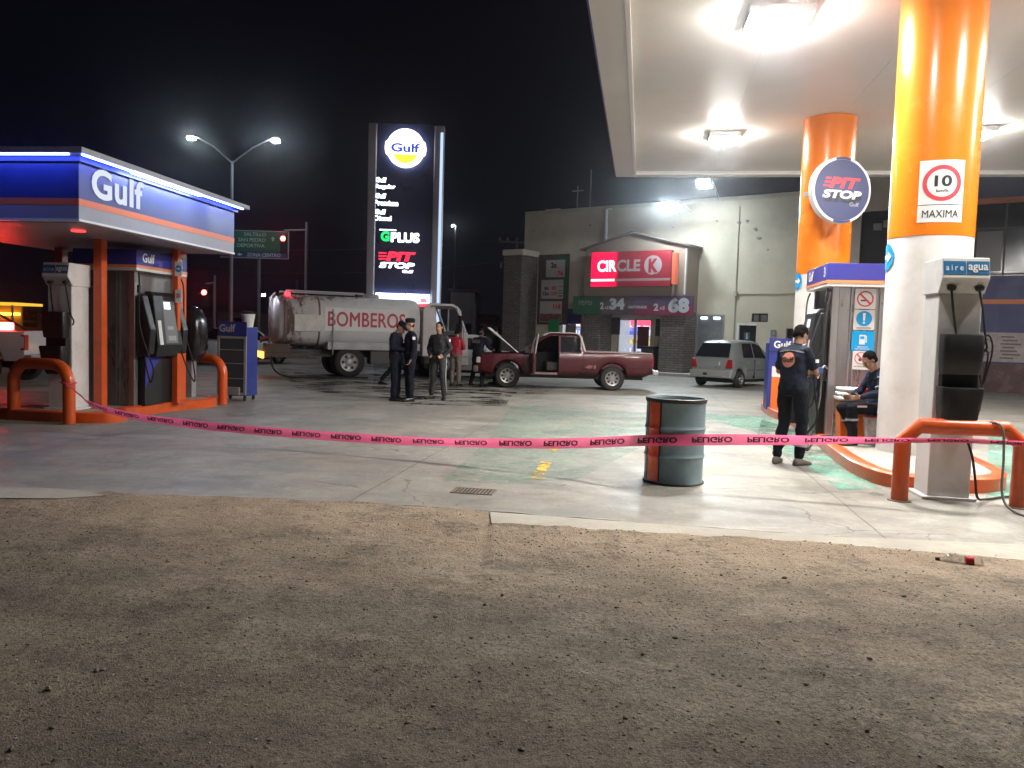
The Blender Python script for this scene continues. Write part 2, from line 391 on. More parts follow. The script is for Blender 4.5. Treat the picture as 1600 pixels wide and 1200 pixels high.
# dirt lot: a fine sheet with real unevenness, dying out under the slab
def dz(x, y):
    from mathutils import noise as N
    a = N.fractal(Vector((x*.55, y*.55, 3.1)), 1.0, 2.0, 3)*.022 + N.fractal(Vector((x*2.4, y*2.4, 9.0)), 1.0, 2.0, 4)*.010 + N.noise(Vector((x*9, y*9, 1.0)))*.0035
    e, top = edge_y(x); k = min(1, max(0, (e-y)/1.2))
    base = -.016*k + top + .004*(1-k) + a*(.30+.70*k)
    if y > e: base = top + .005 + (N.noise(Vector((x*3.1, 7.7, 2)))*.011 + N.noise(Vector((x*14, y*14, 2)))*.006) - (y-e)*.16 if y < e+.5 else -.07
    return max(base, -.07)
nx, ny = 480, 330
X0, X1, Y0, Y1 = -9.0, 9.0, -1.5, 8.2
vs = []; fs = []
for j in range(ny+1):
    for i in range(nx+1):
        x = X0+(X1-X0)*i/nx; y = Y0+(Y1-Y0)*j/ny
        vs.append((x, y, dz(x, y)))
for j in range(ny):
    for i in range(nx):
        a = j*(nx+1)+i; fs.append((a, a+1, a+nx+2, a+nx+1))
m = MB(); m.v = vs; m.f = fs
me = bpy.data.meshes.new('dirt_lot'); me.from_pydata(vs, [], fs); me.materials.append(M_DIRT); me.polygons.foreach_set('use_smooth', [True]*len(fs))
o = bpy.data.objects.new('dirt_ground', me); C.objects.link(o); o['kind'] = 'structure'
m = MB()
m.quad((-60,-30,-.07), (60,-30,-.07), (60,Y0+.05,-.07), (-60,Y0+.05,-.07)); m.quad((-60,Y0+.05,-.07), (X0+.05,Y0+.05,-.07), (X0+.05,7,-.07), (-60,7,-.07)); m.quad((X1-.05,Y0+.05,-.07), (60,Y0+.05,-.07), (60,7,-.07), (X1-.05,7,-.07))
m.build('dirt_ground', M_DIRT, kind='structure')

# concrete forecourt slab
edge = [(-60,5.2),(-9,6.6)]
for px, py in ((0,770),(60,768),(110,776),(165,769),(200,773),(385,778),(500,783),(640,790),(770,799)): e = G(px,py); edge.append((e.x, e.y))
e0 = G(765,800); e1 = G(1290,838); e2 = G(1600,851)
edge += [(e1.x, e1.y), (e2.x, e2.y), (9, e2.y-.35), (60, e2.y-6)]
rnd = random.Random(3)
edg = []
for k in range(len(edge)-1):
    a, b = edge[k], edge[k+1]; L = math.dist(a, b); nn = max(1, int(min(L, 12)/.12)) if abs(a[0]) < 9 and abs(b[0]) < 9.1 else 1
    for i in range(nn):
        t = i/nn; edg.append((a[0]+(b[0]-a[0])*t, a[1]+(b[1]-a[1])*t + (rnd.uniform(-.018,.018) if nn > 1 else 0)))
edg.append(edge[-1])
m = MB(); m.prism(edg + [(60,62),(-60,62)], -.09, 0, 'z'); m.build('forecourt_slab', M_CON, kind='structure')
# pale concrete kerb strip between slab and dirt
st = [e0, e1, e2, Vector((9, e2.y-.35, 0)), Vector((60, e2.y-6, 0))]
s0 = G(768,819); s1 = G(1285,850); s2 = G(1600,877)
lo = [s0, s1, s2, Vector((9, s2.y-.40, 0)), Vector((60, s2.y-6.4, 0))]
m = MB(); rnd = random.Random(5)
lower = []
for k in range(len(lo)-1):
    nn = 20 if k < 3 else 1
    for i in range(nn):
        t = i/nn; q = lo[k].lerp(lo[k+1], t); lower.append((q.x, q.y + rnd.uniform(-.012,.012)))
lower.append((lo[-1].x, lo[-1].y))
m.prism(lower + [(q.x, q.y-.014) for q in reversed(st)], -.1, .006, 'z'); m.build('kerb_strip', M_STRIP, kind='structure')
# loose broken slab edge at the far left
m = MB(); a = [G(0,765), G(60,764), G(125,768), G(165,776), G(90,781), G(0,780)]
m.prism([(q.x, q.y) for q in a], -.05, .012, 'z'); m.build('broken_slab', M_STRIP, kind='structure')

def paint(name, pix, mt, z=.004):
    m = MB(); pts = [G(*q) for q in pix]; m.add([(q.x, q.y, z) for q in pts], [tuple(range(len(pts)))]); return m.build(name, mt, kind='structure')
paint('green_lane_marking', [(1085,645),(1200,651),(1235,668),(1240,690),(1130,662),(1075,652)], M_GREEN)
paint('green_lane_marking', [(1190,655),(1262,680),(1310,722),(1380,765),(1310,765),(1255,725),(1180,690)], M_GREEN)
paint('green_lane_marking', [(1545,680),(1700,690),(1750,800),(1540,778)], M_GREEN)
paint('white_lane_marking', [(1545,702),(1640,726),(1640,730),(1545,706)], M_WL, .008)
def faint(src):
    m = src.copy(); m.name = 'green_lane_paint_worn'; nn = m.node_tree.nodes
    for x in nn:
        if x.type == 'MATH' and x.operation == 'MULTIPLY' and not x.inputs[1].is_linked: x.inputs[1].default_value = .30
    return m
M_GREEN2 = faint(M_GREEN)
paint('worn_green_marking', [(800,632),(1070,648),(1110,668),(1000,700),(880,760),(690,752),(760,690)], M_GREEN2)
paint('yellow_lane_marking', [(846,722),(862,724),(845,750),(829,748)], M_YEL, .008)
paint('yellow_lane_marking', [(868,690),(880,691),(870,706),(857,704)], M_YEL, .008)
paint('wet_patch', [(575,598),(700,602),(800,618),(790,634),(640,636),(590,620)], M_WET)
paint('wet_patch', [(430,575),(640,572),(760,600),(700,622),(470,612)], M_WET)
paint('wet_patch', [(620,594),(730,592),(800,596),(870,606),(840,618),(700,612)], M_WET)

# drain grate let into the slab
t = thing('drain_grate', 'rusty rectangular drain grate set in the stained concrete slab', 'drain grate', G(740,768), -R(9))
m = MB()
for a in ((-.2,.2,-.13,-.115),(-.2,.2,.115,.13),(-.2,-.185,-.115,.115),(.185,.2,-.115,.115)): m.box(*a, -.02, .008)
m.build('frame', mat('rusty_iron', (.19,.15,.115), .7, metal=.4, var=.4, vs=20), t)
m = MB(); m.box(-.185,.185,-.115,.115,.0015,.0025); m.build('pit', mat('pit_black', (.004,.004,.004), .9), t)
m = MB()
for k in range(11): x = -.17+k*.034; m.box(x-.008, x+.008, -.115, .115, .003, .0075)
m.build('bars', MATS['rusty_iron'], t)

# gravel and clods lying on the dirt: nobody could count them
def stones(name, n_, mt, seed, rmin, rmax, region):
    rnd = random.Random(seed); m = MB()
    base = []
    for _ in range(9):
        bm = bmesh.new(); bmesh.ops.create_icosphere(bm, subdivisions=1, radius=1)
        for v in bm.verts: v.co *= rnd.uniform(.7, 1.15)
        base.append(([v.co.copy() for v in bm.verts], [tuple(v.index for v in f.verts) for f in bm.faces])); bm.free()
    for _ in range(n_):
        x, y = region(rnd); r = rmin + (rmax-rmin)*rnd.random()**5
        V, F = rnd.choice(base); a = rnd.random()*6.28; ca, sa = math.cos(a), math.sin(a); sx, sy, sz = r*rnd.uniform(.8,1.4), r*rnd.uniform(.7,1.1), r*rnd.uniform(.45,.8)
        z = dz(x, y) + sz*.3
        m.add([(x + (v.x*sx*ca - v.y*sy*sa), y + (v.x*sx*sa + v.y*sy*ca), z + v.z*sz) for v in V], F)
    o = flat_build(m, name, mt); o['kind'] = 'stuff'; o['label'] = 'loose gravel and small clods scattered over the brown dirt'; o['category'] = 'gravel'
    return o
from mathutils import noise as NZ
def reg(rnd):
    while True:
        y = 1.2 + 5.8*rnd.random()**.8; x = rnd.uniform(-.66, .66)*(y+1)
        if y > 6.75 - (x+.2)*.24*(x > -.2) - .1: continue
        if NZ.noise(Vector((x*.7, y*.9, 4))) + rnd.uniform(-.35,.35) > -.12: return x, y
stones('gravel', 9000, mat('gravel_dark', (.20,.16,.12), .9, var=.5, vs=9), 11, .002, .009, reg)
stones('gravel', 420, mat('gravel_clod', (.15,.12,.09), .9, var=.5, vs=9), 19, .006, .017, reg)
stones('gravel', 4500, mat('gravel_light', (.30,.26,.21), .9, var=.4, vs=9), 12, .002, .009, reg)

# ================================================================= MAIN CANOPY
YAW = -R(9)
CW, CL, CZ = 15.0, 16.6, 5.85
cv = thing('station_canopy', 'large pale fuel station canopy with white border trim and square lamps', 'canopy', (2.67, 22.3, 0), YAW)
M_CEIL = mat('canopy_ceiling', (.66,.65,.60), .42, var=.07, vs=.5, dirt=.12, dcol=(.4,.38,.34), ds=.7)
M_CEILB = mat('canopy_border', (.66,.66,.63), .4, var=.06, vs=.8)
m = MB()
npan = 7
for k in range(npan):          # ceiling boards with narrow gaps
    x0 = .5 + (CW-1)*k/npan; x1 = .5 + (CW-1)*(k+1)/npan - .004
    m.box(x0, x1, -CL+.5, -.5, CZ+.06, CZ+.09)
m.box(.5, CW-.5, -CL+.5, -.5, CZ+.095, CZ+.12)
m.build('ceiling', M_CEIL, cv)
m = MB()
m.box(0,.5,-CL,0,CZ,CZ+.12); m.box(CW-.5,CW,-CL,0,CZ,CZ+.12); m.box(.5,CW-.5,-.5,0,CZ,CZ+.12); m.box(.5,CW-.5,-CL,-CL+.5,CZ,CZ+.12)
m.build('border', M_CEILB, cv, bevel=.006)
m = MB()
m.box(.46,.54,-CL+.5,-.5,CZ-.04,CZ-.002); m.box(.54,CW-.5,-.54,-.46,CZ-.04,CZ-.002); m.box(.54,CW-.5,-CL+.46,-CL+.54,CZ-.04,CZ-.002)
m.build('trim', mat('bright_trim', (.8,.8,.78), .25), cv, bevel=.008)
m = MB(); m.box(-.03,0,-CL-.03,.03,CZ+.02,CZ+1.0); m.box(CW,CW+.03,-CL-.03,.03,CZ+.02,CZ+1.0); m.box(0,CW,0,.03,CZ+.02,CZ+1.0); m.box(0,CW,-CL-.03,-CL,CZ+.02,CZ+1.0)
m.build('fascia', NAVY, cv)
m = MB(); m.box(.1,CW-.1,-CL+.1,-.1,CZ+.6,CZ+.7); m.build('roof', GREY_METAL, cv)
M_LAMP = emis('floodlight_glow', (1.0,.975,.92), LAMP)
def canopy_lamp(wx, wy, label, s=1.0):
    t = thing('canopy_lamp', label, 'lamp', (wx, wy, CZ+.06), YAW, 'square floodlights under the big canopy')
    a = .27*s
    m = MB(); m.box(-a-.05,a+.05,-a-.05,a+.05,-.12,-.005); m.build('housing', WHITE, t, bevel=.015)
    m = MB(); m.box(-a,a,-a,a,-.165,-.1215); m.build('lens', M_LAMP, t)
    return t
canopy_lamp(3.44, 11.2, 'large glaring square lamp under the canopy at the top edge of the photo', 1.35)
canopy_lamp(4.38, 17.6, 'glaring square lamp under the canopy midway between orange pillar and canopy far edge')
EXTRA_LAMPS = [(2.7, 7.4), (8.3, 10.4), (9.2, 16.6), (6.6, 7.2), (11.8, 9.0)]
for x, y in EXTRA_LAMPS: canopy_lamp(x, y, 'square canopy lamp seen just right of the nearer pillar' if x > 9 and y > 16 else 'square canopy lamp above the photo edge or behind a pillar', .62 if x < 3 else 1.0)

# ---- pillars
def pillar(x, y, label, r=.49):
    t = thing('pillar', label, 'pillar', (x, y, 0), YAW, 'round orange and white canopy pillars')
    m = MB(); m.lathe([(r, .15), (r, 2.86)], n=64); m.build('lower_shaft', PILLAR_W, t, smooth=40)
    m = MB(); m.lathe([(r+.006, 2.85), (r+.006, CZ+.05)], n=64); m.build('upper_shaft', PILLAR_O, t, smooth=40)
    return t
P1 = Vector((5.23, 10.3, 0)); P2 = Vector((6.12, 16.2, 0))
pil1 = pillar(P1.x, P1.y, 'nearer thick orange and white round pillar with the 10 km/h speed sign')
pil2 = pillar(P2.x, P2.y, 'farther orange and white round pillar behind the round blue sign')

def wrap(cx, cy, r, ang):      # bend flat (x, y, z) onto a cylinder; x is arc length, y<0 stands proud
    def f(p):
        a = ang + p[0]/r; rr = r - p[1]
        return (cx + rr*math.sin(a), cy - rr*math.cos(a), p[2])
    return f
def curved_plate(mb, x0, x1, z0, z1, y, fn, n=24):
    for i in range(n):
        a = x0+(x1-x0)*i/n; b = x0+(x1-x0)*(i+1)/n
        mb.add([fn((a,y,z0)), fn((b,y,z0)), fn((b,y,z1)), fn((a,y,z1))], [(0,1,2,3)])
# speed limit sign bent round the pillar
t = thing('speed_limit_sign', 'white 10 km/h MAXIMA speed sign wrapped on the nearer orange pillar', 'sign', (P1.x, P1.y, 0))
view = math.atan2(P1.x, P1.y)   # direction back to where the cars come from
fn = wrap(0, 0, .498, -R(27)+R(11))
zc = 3.37
m = MB(); curved_plate(m, -.255,.255, zc-.37, zc+.37, -.003, fn); m.build('plate', mat('sign_white', (.78,.78,.76), .35), t)
m = MB(); 
def bent_ring(mb, cx, cz, r0, r1, y, fn, n=48):
    vs = []; fs = []
    for i in range(n):
        a = 2*math.pi*i/n; vs += [fn((cx+r0*math.cos(a), y, cz+r0*math.sin(a))), fn((cx+r1*math.cos(a), y, cz+r1*math.sin(a)))]; j = (i+1) % n; fs.append((2*i,2*i+1,2*j+1,2*j))
    mb.add(vs, fs)
bent_ring(m, 0, zc+.095, .165, .215, -.006, fn); flat_build(m, 'red_ring', mat('sign_red', (.62,.06,.08), .4), t)
m = MB()
add_text(m, '10', (.01, zc+.12), .19, .135, -.007, .03, fn=fn); add_text(m, 'km/h.', (.01, zc+.005), .14, .035, -.007, .02, fn=fn); add_text(m, 'MAXIMA', (0, zc-.27), .40, .09, -.007, .008, fn=fn)
curved_plate(m, -.255,.255, zc-.165, zc-.159, -.007, fn)
flat_build(m, 'lettering', TXT_K, t)
# round blue direction stickers on the pillars
M_CYAN = mat('sticker_blue', (.01,.28,.62), .4)
for (c, an, z, lab) in ((P1, -R(27)-R(72), 2.62, 'round blue arrow sticker on the left edge of the nearer pillar'), (P2, -R(20)-R(68), 2.72, 'round blue arrow sticker on the left edge of the farther pillar')):
    t = thing('round_sticker', lab, 'sign', (c.x, c.y, 0)); fn = wrap(0, 0, .498, an)
    m = MB(); bent_ring(m, 0, z, .0, .17, -.004, fn); m.build('disc', M_CYAN, t)
    m = MB(); curved_plate(m, -.10,.05, z-.025, z+.025, -.008, fn, 6); m.add([fn((.04,-.008,z-.07)), fn((.13,-.008,z)), fn((.04,-.008,z+.07))], [(0,1,2)]); flat_build(m, 'arrow', TXT_W, t)

# ---- round projecting sign
t = thing('round_sign', 'round navy PIT STOP sign with white rim mounted before the farther pillar', 'sign', A(1312,298,15.0), R(12))
rs = .60
m = MB(); m.lathe([(rs, -.07), (rs, .07)], ax='y', n=64)
m.build('rim', WHITE, t, smooth=40, bevel=.01)
m = MB(); m.lathe([(rs-.05, -.078), (rs-.05, -.0701)], ax='y', n=64); m.build('face', mat('sign_navy', (.018,.024,.115), .35), t, smooth=40)
m = MB()
for a0, a1 in ((75,105),(255,290)):
    for s in (0,):
        pts = arc((0,0), rs-.004, a0, a1, 8); ip = arc((0,0), rs-.046, a0, a1, 8)
        m.add([(p[0], -.0735, p[1]) for p in pts] + [(p[0], -.0735, p[1]) for p in reversed(ip)], [tuple(range(18))])
flat_build(m, 'rim_blocks', mat('sign_navy', (.018,.024,.115), .35), t)
def pitstop(t, s, y, red, white, dark=None):
    """the two line emblem, s = width of the word"""
    m = MB(); add_text(m, 'PIT', (.06*s, .16*s), .80*s, .25*s, y, .05, .25)
    for k in range(3): z = .06*s+k*.085*s; m.add([(-.50*s+.03*s*k, y, z), (-.30*s, y, z), (-.285*s, y, z+.045*s), (-.47*s+.03*s*k, y, z+.045*s)], [(0,1,2,3)])
    flat_build(m, 'red_lettering', red, t)
    m = MB(); add_text(m, 'STOP', (0, -.10*s), s, .19*s, y-.001, .05, .2); flat_build(m, 'white_lettering', white, t)
    if dark:
        m = MB(); add_text(m, 'STOP', (.035*s, -.20*s), .95*s, .17*s, y+.001, .06, .2); flat_build(m, 'shade_lettering', dark, t)
    m = MB(); add_text(m, 'Gulf', (.32*s, -.31*s), .24*s, .09*s, y-.001, .02); flat_build(m, 'small_lettering', mat('dull_lettering', (.35,.35,.38), .5) if dark else white, t)
pitstop(t, .80, -.081, mat('emblem_red', (.75,.05,.07), .4), TXT_W, TXT_K)
m = MB(); m.box(-.35,-.29, .07, .62, -.04,.04); m.box(.0,.06,.07,.62,-.04,.04); m.build('bracket', GREY_METAL, t)

# ================================================================= ISLANDS
M_TOP = mat('island_top', (.33,.30,.27), .7, var=.15, vs=3, dirt=.5, dcol=(.2,.17,.14), ds=2.5)
def smooth_poly(pts, it=2):
    for _ in range(it):
        q = []
        for i in range(len(pts)):
            a, b = pts[i], pts[(i+1) % len(pts)]
            q.append((a[0]*.75+b[0]*.25, a[1]*.75+b[1]*.25)); q.append((a[0]*.25+b[0]*.75, a[1]*.25+b[1]*.75))
        pts = q
    return pts
def inset(poly, d):
    n = len(poly); area = sum(poly[i][0]*poly[(i+1)%n][1]-poly[(i+1)%n][0]*poly[i][1] for i in range(n)); sg = 1 if area > 0 else -1
    out = []
    for i in range(n):
        a, b, c = Vector(poly[i-1]), Vector(poly[i]), Vector(poly[(i+1)%n])
        e1 = (b-a).normalized(); e2 = (c-b).normalized(); nn = (Vector((-e1.y, e1.x))+Vector((-e2.y, e2.x))); 
        if nn.length < 1e-6: nn = Vector((-e1.y, e1.x))
        nn.normalize(); out.append(tuple(b + nn*d*sg))
    return out
def island(name, poly, label, it=2):
    poly = smooth_poly(poly, it); h = .16
    t = thing(name, label, 'kerb island', (0,0,0))
    inn = inset(poly, .15); n = len(poly); r1 = inset(poly, .025)
    m = MB()
    rings = [[Vector((p[0], p[1], 0)) for p in poly], [Vector((p[0], p[1], h-.02)) for p in poly], [Vector((p[0], p[1], h)) for p in r1], [Vector((p[0], p[1], h)) for p in inn], [Vector((p[0], p[1], h-.012)) for p in inn]]
    m.loft(rings, cap=False); m.build('kerb', ORANGE, t, smooth=50)
    m = MB(); m.prism([tuple(p) for p in inset(poly, .149)], h-.05, h-.008, 'z'); m.build('top_slab', M_TOP, t)
    return t
island('pump_island', [(5.05,14.2),(4.50,11.7),(4.13,10.2),(3.93,9.0),(3.98,8.45),(4.35,8.22),(4.95,8.25),(5.40,8.6),(5.62,9.3),(5.95,10.6),(6.35,13),(6.75,15),(7.0,17.5),(6.6,18.9),(5.9,19),(5.4,17.4),(5.15,15.6)], 'pump island with scuffed orange kerb under the thick pillars', 1)
island('pump_island', [(-7.75,12.15),(-7.62,11.95),(-6.1,11.8),(-5.88,12.0),(-5.86,12.35),(-6.12,12.6),(-5.95,13.3),(-5.72,14.2),(-5.45,14.6),(-5.50,15.1),(-5.8,15.35),(-7.0,15.45),(-7.35,15.1),(-7.45,14),(-7.65,13)], 'pump island with orange kerb below the small blue lit canopy', 1)
# ================================================================= DISPENSERS
KY = -R(7.5)
M_PANEL = mat('steel_panel', (.33,.32,.32), .3, metal=.7, var=.15, vs=3, dirt=.3, dcol=(.12,.11,.1), ds=2, stretch=(1,1,.25))
M_SCR = emis('screen_glow', (.75,.85,1.0), 1.6)
M_BLUEP = mat('header_blue', (.035,.04,.30), .4, var=.08)
M_PEACH = mat('header_stripe', (.75,.28,.12), .45)
def hose(name, pts, r, parent=None, mt=None):
    # smooth through the points
    P = [Vector(p) for p in pts]; Q = []
    for i in range(len(P)-1):
        p0 = P[max(i-1,0)]; p1 = P[i]; p2 = P[i+1]; p3 = P[min(i+2, len(P)-1)]
        for k in range(8):
            t = k/8; Q.append(.5*((2*p1)+(p2-p0)*t+(2*p0-5*p1+4*p2-p3)*t*t+(3*p1-p0-3*p2+p3)*t**3))
    Q.append(P[-1]); m = MB(); m.tube(Q, r, 8); return m.build(name, mt or RUBBER, parent, smooth=True)
def nozzle(parent, p, colm, side=-1, sc=1.0):
    x, y, z = p; m = MB()
    m.box(x-.05,x+.05,y-.035,y+.035,z-.05,z+.07); m.box(x-.03+side*.03,x+.03+side*.03,y-.03,y+.03,z-.10,z-.04)
    o = m.build('nozzle', colm, parent, bevel=.015)
    m = MB(); m.tube([(x,y,z+.06),(x-side*.03,y,z+.14),(x-side*.09,y,z+.17)], .012, 8); m.build('spout', GREY_METAL, o, smooth=True)
def dispenser(loc, rz, label, side, number, zb=.15):
    """body spans x 0..0.95, y 0..1.25 from its near lane-side corner; side=-1: lane face at x=0, side=+1: lane face at x=0 mirrored"""
    t = thing('fuel_pump', label, 'fuel pump', loc, rz, 'fuel pumps')
    s = -side                     # body extends to local x*s
    def bx(m, x0, x1, *r): m.box(min(x0*s, x1*s), max(x0*s, x1*s), *r); return m
    m = MB(); bx(m, .06,.95,.06,1.2,zb,2.34); m.build('cabinet', M_PANEL, t, bevel=.008)
    m = MB()                      # vertical folded seams on the near face and corner posts
    for x in (.10,.28,.34,.62,.68,.90): bx(m, x-.012,x+.012,.035,.062,zb,2.34)
    bx(m, .0,.10,.0,.10,zb,2.34); bx(m, .0,.10,1.15,1.25,zb,2.34)
    m.build('frame_posts', STEEL, t, bevel=.006)
    m = MB(); bx(m, -.10,1.0,-.10,1.40,2.42,2.66); m.build('header', M_BLUEP, t, bevel=.006)
    m = MB(); bx(m, -.105,1.0,-.105,1.405,2.375,2.419); m.build('header_stripe', M_PEACH, t)
    m = MB(); bx(m, -.10,1.0,-.10,1.40,2.33,2.374); m.build('header_base', WHITE, t)
    # lettering on the header's lane face
    m = MB(); fnl = (lambda p: (-s*.103 if False else -.103*s, .65 + (p[0] if s < 0 else -p[0]), p[2]))
    add_text(m, 'Gulf', (-.42, 2.545), .34, .15, 0, .03, fn=fnl); add_text(m, number, (.55, 2.545), .10, .15, 0, .02, fn=fnl)
    flat_build(m, 'lettering', TXT_W, t)
    # electronics housing on the lane face
    m = MB()
    prof = [(.0,.95),(-.22,.95),(-.26,1.15),(-.16,1.95),(-.10,2.02),(.0,2.02)]
    m.prism([(x*s, z) for x, z in prof], .26, 1.0, 'y'); m.build('electronics_housing', BLACK, t, bevel=.02)
    m = MB()
    def face(yy0, yy1, z0, z1, off):   # rectangle lying on the sloped lane face
        def P(yy, z): x = -.26 + (z-1.15)/.8*.10 - off; return (x*s, yy, z)
        return [P(yy0,z0), P(yy1,z0), P(yy1,z1), P(yy0,z1)]
    m.add(face(.50,.86,1.18,1.88,.004), [(0,1,2,3)]); flat_build(m, 'keypad_panel', mat('keypad_grey', (.16,.16,.17), .5), t)
    m = MB(); m.add(face(.53,.72,1.74,1.86,.009), [(0,1,2,3)]); flat_build(m, 'screen', M_SCR, t)
    m = MB(); m.add(face(.57,.75,1.40,1.46,.008), [(0,1,2,3)]); m.add(face(.57,.80,1.22,1.30,.008), [(0,1,2,3)]); flat_build(m, 'display', mat('lcd_grey', (.30,.32,.33), .3), t)
    m = MB(); m.add(face(.30,.40,1.15,1.55,.009), [(0,1,2,3)]); flat_build(m, 'notice', WHITE, t)
    # lower skirt: black with a navy swoosh
    m = MB(); bx(m, -.10,.058,.14,1.12,zb,.945); m.build('skirt', BLACK, t, bevel=.01)
    m = MB(); pts = [(.14,.94),(.72,.94)] + [(.72-.58*math.sin(R(a)), .94-.52*math.sin(R(a))**1.0*(math.sin(R(a)))) for a in (20,40,60,80,90)]
    m.add([(-.104*s, p[0], p[1]) for p in pts], [tuple(range(len(pts)))]); flat_build(m, 'swoosh', M_BLUEP, t)
    # nozzle boots and hoses
    for k, (yy, cm) in enumerate(((.10, (.012,.02,.2)), (1.08, (.7,.02,.03)))):
        m = MB(); m.prism([(a*s, b) for a, b in [(-.02,.95),(-.24,1.0),(-.27,1.4),(-.12,1.95),(-.02,1.95)]], yy-.08, yy+.08, 'y'); m.build('nozzle_boot', BLACK, t, bevel=.02)
    # hose mast
    hose('hose', [(-.06*s,.02,2.30),(-.10*s,-.02,2.1),(-.10*s,-.02,1.5),(-.22*s,0,1.05),(-.30*s,.05,.75),(-.22*s,.1,.55),(-.12*s,.14,.8),(-.10*s,.13,1.0)], .013, t)
    hose('hose', [(-.06*s,1.27,2.30),(-.10*s,1.30,2.1),(-.12*s,1.30,1.4),(-.30*s,1.28,.8),(-.34*s,1.24,.5),(-.2*s,1.2,.8),(-.12*s,1.15,1.1)], .013, t)
    m = MB(); m.cyl((-.09*s,-.02,1.98),(-.09*s,-.02,2.1), .028, n=12); m.build('breakaway', BLACK, t, smooth=40)
    return t
dp = dispenser((4.62,11.8,0), YAW, 'steel fuel pump numbered 3 with safety stickers between the two pillars', -1, '3')
nozzle(dp, (-.30, .55, 1.32), mat('nozzle_red', (.75,.02,.02), .35), -1)
dq = dispenser((-6.08,12.95,0), KY, 'fuel pump numbered 2 with glowing screen beneath the small blue lit canopy', +1, '2')

# safety stickers on the near face of pump 3
def local_at(th, px, py, yl):          # photograph pixel -> local x,z on a thing's plane y = yl
    Mi = Matrix.Translation(th.location) @ Matrix.Rotation(th.rotation_euler.z, 4, 'Z'); Mi = Mi.inverted()
    o_ = Mi @ Vector((0,0,CAM_H)); d_ = Mi.to_3x3() @ ray(px, py); tt = (yl-o_.y)/d_.y; q = o_ + d_*tt; return q.x, q.z
def pixel_thing(name, label, cat, th, px, py, yl, group=None):
    x, z = local_at(th, px, py, yl); Mw = Matrix.Translation(th.location) @ Matrix.Rotation(th.rotation_euler.z, 4, 'Z')
    return thing(name, label, cat, Mw @ Vector((x, yl, z)), th.rotation_euler.z, group)
M_STK = mat('sticker_white', (.75,.75,.74), .35); M_SB = mat('sticker_sky', (.0,.33,.72), .35)
def sticker(px, py, w, h, base, label):
    t = pixel_thing('safety_sticker', label, 'sticker', dp, px, py, .028, 'safety stickers on the pump')
    m = MB(); pts = []
    for cx, cz, a0 in ((w/2-.02,h/2-.02,0),(-w/2+.02,h/2-.02,90),(-w/2+.02,-h/2+.02,180),(w/2-.02,-h/2+.02,270)): pts += arc((cx,cz), .02, a0, a0+90, 4)
    m.prism(pts, -.001, .001); m.build('plate', base, t); return t
w_, h_ = .29, .29
t = sticker(1352,467,w_,h_,M_STK,'white no smoking sticker, topmost of the four on the pump')
m = MB(); disc(m, (0,.0), .115, -.003, r0=.095); m.add([(-.085,-.003,.065),(-.065,-.003,.085),(.085,-.003,-.065),(.065,-.003,-.085)], [(0,1,2,3)]); flat_build(m, 'red_mark', mat('sign_red', (.62,.06,.08), .4), t)
m = MB(); rect(m, -.06,.02,-.035,-.015,-.002); rect(m, .03,.045,-.035,-.015,-.002); flat_build(m, 'cigarette', TXT_K, t)
t = sticker(1350,500,w_,h_,M_STK,'white sticker with a blue disc and white exclamation mark')
m = MB(); disc(m, (0,.02), .11, -.003); flat_build(m, 'blue_disc', M_SB, t)
m = MB(); m.add([(-.012,-.005,-.01),(.012,-.005,-.01),(.022,-.005,.10),(-.022,-.005,.10)], [(0,1,2,3)]); disc(m, (0,-.04), .017, -.005, 12); flat_build(m, 'mark', TXT_W, t)
m = MB(); add_text(m, 'APAGUE SU MOTOR', (0,-.115), .2, .02, -.004, .02); flat_build(m, 'lettering', TXT_K, t)
t = sticker(1348,533,w_+.02,h_,M_SB,'sky blue sticker with a white fuel can symbol')
m = MB(); rect(m, -.05,.03,-.05,.09,-.003); rect(m, .035,.055,-.02,.07,-.003); m.add([(.03,-.003,.06),(.055,-.003,.06),(.055,-.003,.075),(.03,-.003,.09)], [(0,1,2,3)]); flat_build(m, 'fuel_can', TXT_W, t)
m = MB(); rect(m, -.038,.018,.03,.07,-.005); flat_build(m, 'window', M_SB, t)
m = MB(); add_text(m, 'SERVICIO', (0,-.085), .15, .02, -.004, .02); add_text(m, 'NO DERRAME', (0,-.115), .2, .02, -.004, .02); flat_build(m, 'lettering', TXT_W, t)
t = sticker(1345,563,.23,.27,M_STK,'white no flames sticker, lowest of the four on the pump')
m = MB(); disc(m, (0,.03), .09, -.003, r0=.078); m.add([(-.07,-.003,.085),(-.055,-.003,.10),(.07,-.003,-.025),(.055,-.003,-.04)], [(0,1,2,3)]); flat_build(m, 'red_mark', mat('sign_red', (.62,.06,.08), .4), t)
m = MB(); disc(m, (-.01,.01), .025, -.002, 10); add_text(m, 'NO ENCENDER', (0,-.09), .18, .02, -.002, .02); flat_build(m, 'lettering', TXT_K, t)

# hoses of pump 3 lying in a loop on the kerb
o = hose('coiled_hose', [(4.33,12.0,.9),(4.22,11.5,.5),(4.05,10.9,.22),(3.98,10.75,.06),(4.2,11.0,.20),(4.45,11.3,.20),(4.7,11.2,.20),(4.82,11.6,.20)], .014)
tag(o, 'black fuel hose looping over the orange kerb beside the standing attendant', 'hose')

